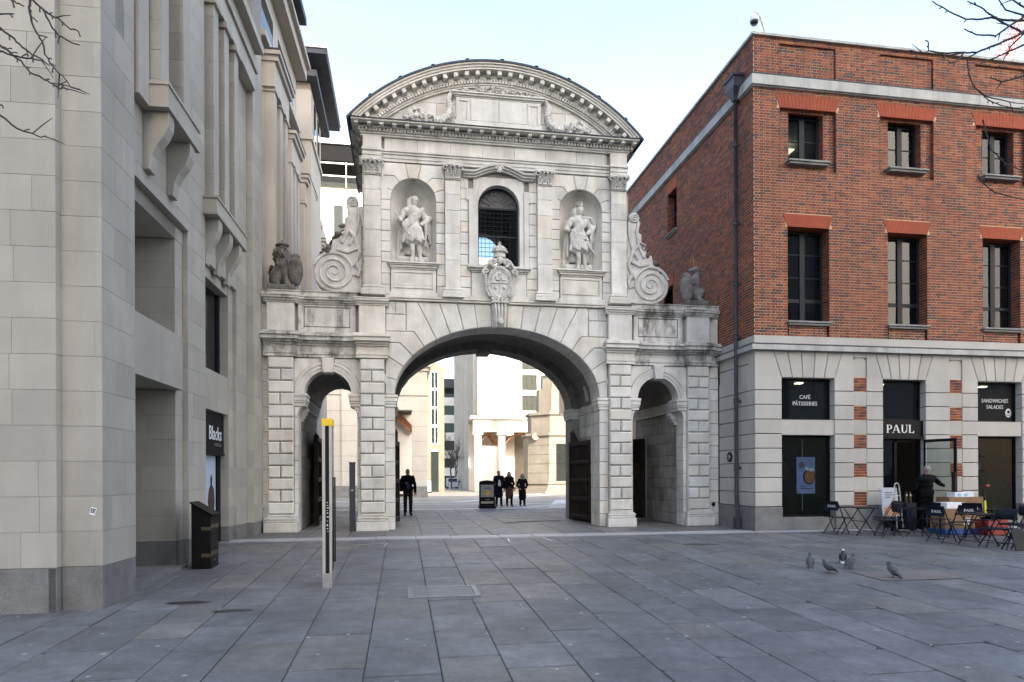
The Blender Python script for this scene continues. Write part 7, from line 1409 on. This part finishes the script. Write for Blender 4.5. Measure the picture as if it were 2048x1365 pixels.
cm('base_core', ashlar_j, 3.48, zb+1.1, zb+6.2); cm('moulding', oldstone, 3.8, zb+6.06, zb+6.35); cm('drum', oldstone, 3.1, zb+6.35, zb+8.3); cm('moulding', oldstone, 3.35, zb+8.3, zb+8.6); cm('pedestal', oldstone, 2.1, zb+8.6, zb+11.2); cm('urn_base', oldstone, 1.6, zb+11.2, zb+12.4); cm('shaft', oldstone, 1.1, zb+12.4, zb+24)
bx('niche', glassd, 16.0, 17.1, 69.15, 69.4, zb+1.3, zb+5.2, CM)
for a in (-2.45, -.7): m = MB(); m.lathe([(.05, -.25), (.4, -.25), (.42, 0), (.4, .25), (.05, .25)], (cc0[0]+3.4*math.cos(a), cc0[1]+3.4*math.sin(a), zb+6.0), 14, 'y'); m.build('scroll', oldstone, CM)
vn = thing('parked_van', 'small grey van parked far away beyond the square', 'van', (9.0, 126, ground_z(126))); zb = ground_z(126)
m = MB(lambda u, z, d: (9.2+d, 126+u, zb+z)); m.prism([(-2.2, .35), (2.2, .35), (2.2, 2.0), (-1.0, 2.0), (-1.7, 1.2), (-2.2, 1.05)], -1.0, 1.0, .06); m.build('body', plain('van_grey', (.32, .34, .38), .3), vn); bx('windscreen', glassd, 8.4, 10.0, 124.35, 124.6, zb+1.2, zb+1.85, vn)
for x in (8.3, 10.1):
    for y in (-1.4, 1.4): m = MB(); m.lathe([(.02, -.1), (.34, -.1), (.34, .1), (.02, .1)], (x, 126+y, zb+.34), 14, 'x'); m.build('wheel', blackm, vn)
bo = thing('bollard', 'x', 'bollard', (8.0, 115, ground_z(115)), 0, 'steel bollards in front of the far van'); m = MB(); m.lathe([(.12, 0), (.12, 1.0), (.08, 1.08), (.01, 1.1)], (0, 0, 0), 12); lchild(m, 'post', steel, bo)
for i, (x, lab) in enumerate(((6.6, 'steel bollard left of the far grey van'), (8.05, 'steel bollard just in front of the far grey van'), (9.75, 'steel bollard right of the far grey van'))):
    o = bo if i == 0 else dup(bo); o.location = (x, 115, ground_z(115)); o['label'] = lab
af = thing('pavement_sign', 'small white framed sign standing at the foot of the buff building', 'sign', (2.9, 78, ground_z(78))); zb = ground_z(78); bx('frame', blackm, 2.55, 3.35, 78, 78.1, zb, zb+1.5, af); bx('panel', white_p, 2.63, 3.27, 77.97, 78, zb+.15, zb+1.4, af)

# ================================================================ BARE TREES
def bare_tree(label, loc, h, twigs=None, seed=1, spread=.5, levels=4, r0=.16, name='bare_tree', crown_from=.35):
    t = thing(name, label, 'tree', loc); R_ = random.Random(seed); x, y, z = loc; tr = MB(); cr = MB()
    pts = [(x+R_.uniform(-.05, .05)*i, y+R_.uniform(-.05, .05)*i, z+h*.75*i/6-.1) for i in range(7)]; tr.tube(pts, [r0*(1-.11*i) for i in range(7)], 9); tr.build('trunk', bark, t, True)
    def grow(p, d, L, r, lv):
        q = [p]; dd = d.copy()
        for i in range(4): dd = (dd+Vector((R_.uniform(-.2, .2), R_.uniform(-.2, .2), R_.uniform(-.1, .16)))).normalized(); q.append(q[-1]+dd*L/4)
        cr.tube(q, [r*(1-.16*i) for i in range(5)], 4 if lv < 2 else 6, cap=False)
        if lv > 0:
            for i in (2, 3, 4):
                for _ in range(2 if i < 4 else 1): a = (dd+Vector((R_.uniform(-1, 1), R_.uniform(-1, 1), R_.uniform(-.3, .7)))*.8).normalized(); grow(q[i], a, L*R_.uniform(.5, .75), r*.5, lv-1)
    if not twigs:
        for i in range(6): a = 2*PI*i/6+R_.random(); grow(Vector(pts[3+i % 4]), Vector((math.cos(a)*spread, math.sin(a)*spread, .8)).normalized(), h*.28, r0*.45, levels-1)
    else:
        for br in twigs:
            P_ = [Vector(p) for p in br[0]]; n = len(P_); rb, re = br[1], br[2]; R2 = random.Random(n+int(rb*1e4))
            fine = []
            for i in range(n-1):
                for k in range(3): f = k/3; fine.append(P_[i].lerp(P_[i+1], f)+Vector((R2.uniform(-1, 1), R2.uniform(-1, 1), R2.uniform(-1, 1)))*.006)
            fine.append(P_[-1]); N = len(fine); cr.tube(fine, [rb+(re-rb)*i/(N-1) for i in range(N)], 6)
            for i in range(2, N):
                if R2.random() < .45:
                    d = (fine[i]-fine[i-1]).normalized(); s = Vector((d.z, R2.uniform(-.4, .4), -d.x))*R2.choice((-1, 1)); L = R2.uniform(.02, .06) if R2.random() < .75 else R2.uniform(.1, .25); e = fine[i]+(d*.8+s*.8).normalized()*L; rr_ = re*1.1; cr.tube([fine[i], fine[i].lerp(e, .5)+Vector((0, 0, .006)), e], [rr_, rr_*.9, rr_*1.2 if L < .07 else rr_*.5], 5)
    cr.build('branches', bark, t, True)
    return t
LEFT_TWIGS = [[(-2.97,6.04,5.62),(-2.97,6.04,5.38),(-2.97,6.04,5.32),(-2.96,6.04,5.21),(-2.92,6.04,5.12),(-2.88,6.04,5.05),(-2.86,6.04,4.95),(-2.8,6.04,4.85),(-2.73,6.04,4.78),(-2.67,6.04,4.7)],[(-2.97,5.9,5.49),(-2.88,5.9,5.3),(-2.8,5.9,5.22),(-2.74,5.9,5.09),(-2.69,5.9,5.03),(-2.62,5.9,4.99),(-2.54,5.9,4.97)],[(-2.8,5.9,5.22),(-2.76,5.9,5.19),(-2.7,5.9,5.17),(-2.61,5.9,5.09),(-2.55,5.9,5.08)],[(-3.21,5.95,5.38),(-3.06,5.95,5.31),(-3.02,5.95,5.29),(-2.97,5.95,5.27)],[(-3.2,5.87,5.11),(-3.1,5.87,5.14),(-3.0,5.87,5.15)],[(-3.42,6.2,5.34),(-3.27,6.2,5.23),(-3.17,6.2,5.15),(-3.11,6.2,5.09),(-3.03,6.2,5.03),(-2.95,6.2,4.99),(-2.9,6.2,4.95)],[(-3.71,6.72,5.55),(-3.55,6.72,5.39),(-3.47,6.72,5.33),(-3.38,6.72,5.26),(-3.31,6.72,5.17),(-3.19,6.72,5.11),(-3.12,6.72,5.08),(-3.07,6.72,5.04),(-3.02,6.72,5.05)],[(-3.64,6.6,5.3),(-3.49,6.6,5.27),(-3.4,6.6,5.24),(-3.27,6.6,5.22),(-3.19,6.6,5.22),(-3.13,6.6,5.21)],[(-3.67,6.57,4.89),(-3.47,6.57,4.69),(-3.34,6.57,4.58),(-3.25,6.57,4.55),(-3.15,6.57,4.52),(-3.1,6.57,4.53)],[(-3.4,6.02,4.56),(-3.18,6.02,4.5),(-3.16,6.02,4.5)]]
RIGHT_TWIGS = [[(11.25,9.64,8.94),(10.17,9.64,8.98),(9.84,9.64,8.96),(9.55,9.64,8.97),(9.38,9.64,8.93),(9.09,9.64,8.89),(8.75,9.64,8.99),(8.46,9.64,9.12)],[(10.56,9.38,8.5),(9.89,9.38,8.58),(9.77,9.38,8.62),(9.46,9.38,8.72),(9.27,9.38,8.82),(9.09,9.38,8.91),(8.86,9.38,8.98)],[(10.45,9.27,8.54),(9.78,9.27,8.9),(9.58,9.27,9.01),(9.35,9.27,9.18)],[(10.38,9.21,9.01),(9.71,9.21,8.71),(9.46,9.21,8.54),(9.2,9.21,8.36),(8.85,9.21,8.34),(8.64,9.21,8.41)],[(11.07,9.31,9.28),(9.82,9.31,8.56),(9.7,9.31,8.48),(9.43,9.31,8.35),(9.2,9.31,8.24),(8.95,9.31,8.14),(8.73,9.31,8.11),(8.29,9.31,8.06),(8.11,9.31,8.09),(8.1,9.31,8.21)],[(8.73,9.31,8.11),(8.48,9.31,8.05),(8.11,9.31,8.03),(7.77,9.31,8.06)],[(8.73,9.31,8.11),(8.62,9.31,7.98),(8.44,9.31,7.9)],[(9.59,9.91,8.59),(9.35,9.91,8.45),(9.37,9.91,8.19),(9.51,9.91,7.95),(9.75,9.91,7.79),(9.99,9.91,7.71),(10.32,9.91,7.69),(10.56,9.91,7.73)],[(9.51,9.91,7.95),(9.75,9.91,7.84),(10.02,9.91,7.8),(10.44,9.91,7.78)],[(9.04,9.29,7.07),(9.09,9.29,6.88),(9.2,9.29,6.61),(9.43,9.29,6.42),(9.67,9.29,6.35),(9.99,9.29,6.27)],[(9.06,9.41,6.26),(9.15,9.41,6.14),(9.37,9.41,6.0),(9.65,9.41,5.96),(10.12,9.41,5.88)],[(10.76,9.73,8.28),(10.26,9.73,8.13),(9.84,9.73,8.0),(9.65,9.73,8.03)],[(10.37,9.83,8.73),(9.9,9.83,8.5),(9.52,9.83,8.33)],[(10.82,9.95,9.28),(10.13,9.95,9.37),(9.94,9.95,9.61)],[(10.53,9.98,9.04),(10.25,9.98,8.77),(10.1,9.98,8.5)]]

def link(tw, base, rb, re):
    out = []; 
    for k, p in enumerate(tw): out.append((p, rb if len(p) > 5 else rb*.6, re))
    return out
lt = (-7.2, 4.6, ground_z(4.6)); L0 = [(-7.2, 4.6, 4.0), (-6.2, 5.0, 5.6), (-5.2, 5.5, 6.3), (-4.2, 5.8, 6.3)]
tl = [(L0, .06, .03)]+[([L0[-1], Vector(L0[-1]).lerp(Vector(p[0]), .6).to_tuple()]+list(p), .012, .0048) if p[0][0] < -2.9 else (p, .008, .0045) for p in LEFT_TWIGS]
bare_tree('bare tree whose thin twigs hang in from the top left corner', lt, 9, tl, 1, r0=.2)
rt = (14.2, 8.2, ground_z(8.2)); L1_ = [(14.2, 8.2, 4.2), (13.6, 8.6, 6.2), (12.9, 9.0, 7.6), (12.0, 9.4, 8.6)]
tr_ = [(L1_, .10, .05)]+[([L1_[-1 if p[0][2] > 6.4 else 1], Vector(L1_[-1 if p[0][2] > 6.4 else 1]).lerp(Vector(p[0]), .6).to_tuple()]+list(p), .026, .009) if p[0][0] > 9.6 else (p, .013, .007) for p in RIGHT_TWIGS]
bare_tree('bare tree whose dark branches reach in from the top right corner', rt, 11, tr_, 2, r0=.24)
bare_tree('small distant bare tree in front of the banded building', (8.6, 120, ground_z(120)), 9, None, 5, .6, 4, .18)
bare_tree('second small distant bare tree behind the far van', (10.3, 132, ground_z(132)), 8, None, 8, .6, 4, .16)
# red crane far behind the brick building
cn_ = thing('tower_crane', 'red lattice crane jib far away above the brick building', 'crane', (150, 150, 0)); redp = plain('crane_red', (.62, .24, .22), .6)
def lattice(m, a, b, w, n, r):
    a, b = Vector(a), Vector(b); u = Vector((0, 1, 0)); v = (b-a).normalized().cross(u).normalized(); ch = [(u*w+v*w), (u*w-v*w), (-u*w-v*w), (-u*w+v*w)]
    for c in ch: m.bar(a+c, b+c*.7, r*1.6)
    for i in range(n):
        p, q = a.lerp(b, i/n), a.lerp(b, (i+1)/n)
        for k in range(4): m.bar(p+ch[k], q+ch[(k+1) % 4], r)
m = MB(); lattice(m, (147, 150, 100), (156.5, 150, 117), 1.2, 12, .13); m.build('jib', redp, cn_); m = MB(); lattice(m, (147, 150, 0), (147, 150, 102), 1.4, 40, .25); m.build('mast', redp, cn_); m = MB(); lattice(m, (151.8, 150, 100), (157, 150, 118), .8, 10, .12); m.build('jib_stay', redp, cn_)

# ================================================================ CATHEDRAL BEHIND THE CAMERA (shades the square)
ca = thing('cathedral', 'huge grey stone cathedral rising behind the camera across the square', 'building', (10, -30, 0)); cs = stone('cathedral_stone', (.40, .38, .34), (.52, .50, .46), .5, .05, streak=.4, dirt_amt=.7)
bx('transept', cs, 3, 41, -60, -26, -3, 43, ca); bx('plinth', cs, 2.6, 41.4, -60, -25.5, -3, 2.0, ca); bx('lower_cornice', cs, 2.2, 41.8, -60, -25.2, 17.2, 18.4, ca); bx('upper_cornice', cs, 2, 42, -60, -25.0, 43.002, 44.4, ca); bx('balustrade', cs, 3, 41, -60, -26.2, 44.4, 46, ca)
m = MB(); m.lathe([(13, 44), (13, 47), (10.5, 47.2), (10.5, 58), (11.2, 58.2), (11.2, 59), (10, 59.5), (9.6, 63), (8.2, 67), (5.8, 70.5), (2.6, 72.6), (2.2, 73), (2.2, 79), (.3, 82)], (27, -45, 0), 32); m.build('dome', cs, ca)
for x0, x1 in ((-45, 3), (41, 85)): bx('nave', cs, x0, x1, -62, -40, -3, 17.0, ca); bx('nave_cornice', cs, x0, x1, -62, -39.2, 17.002, 18.2, ca)
for i in range(5):
    x = 4+8.9*i
    for z0, z1 in ((2.0, 17.2), (18.4, 43)): bx('pilaster', cs, x, x+1.3, -26, -25.6, z0, z1, ca)
    if i < 4:
        for z0, z1 in ((6, 12.5), (22.5, 30)): bx('window', glassd, x+3.6, x+6.4, -26, -25.95, z0, z1, ca)
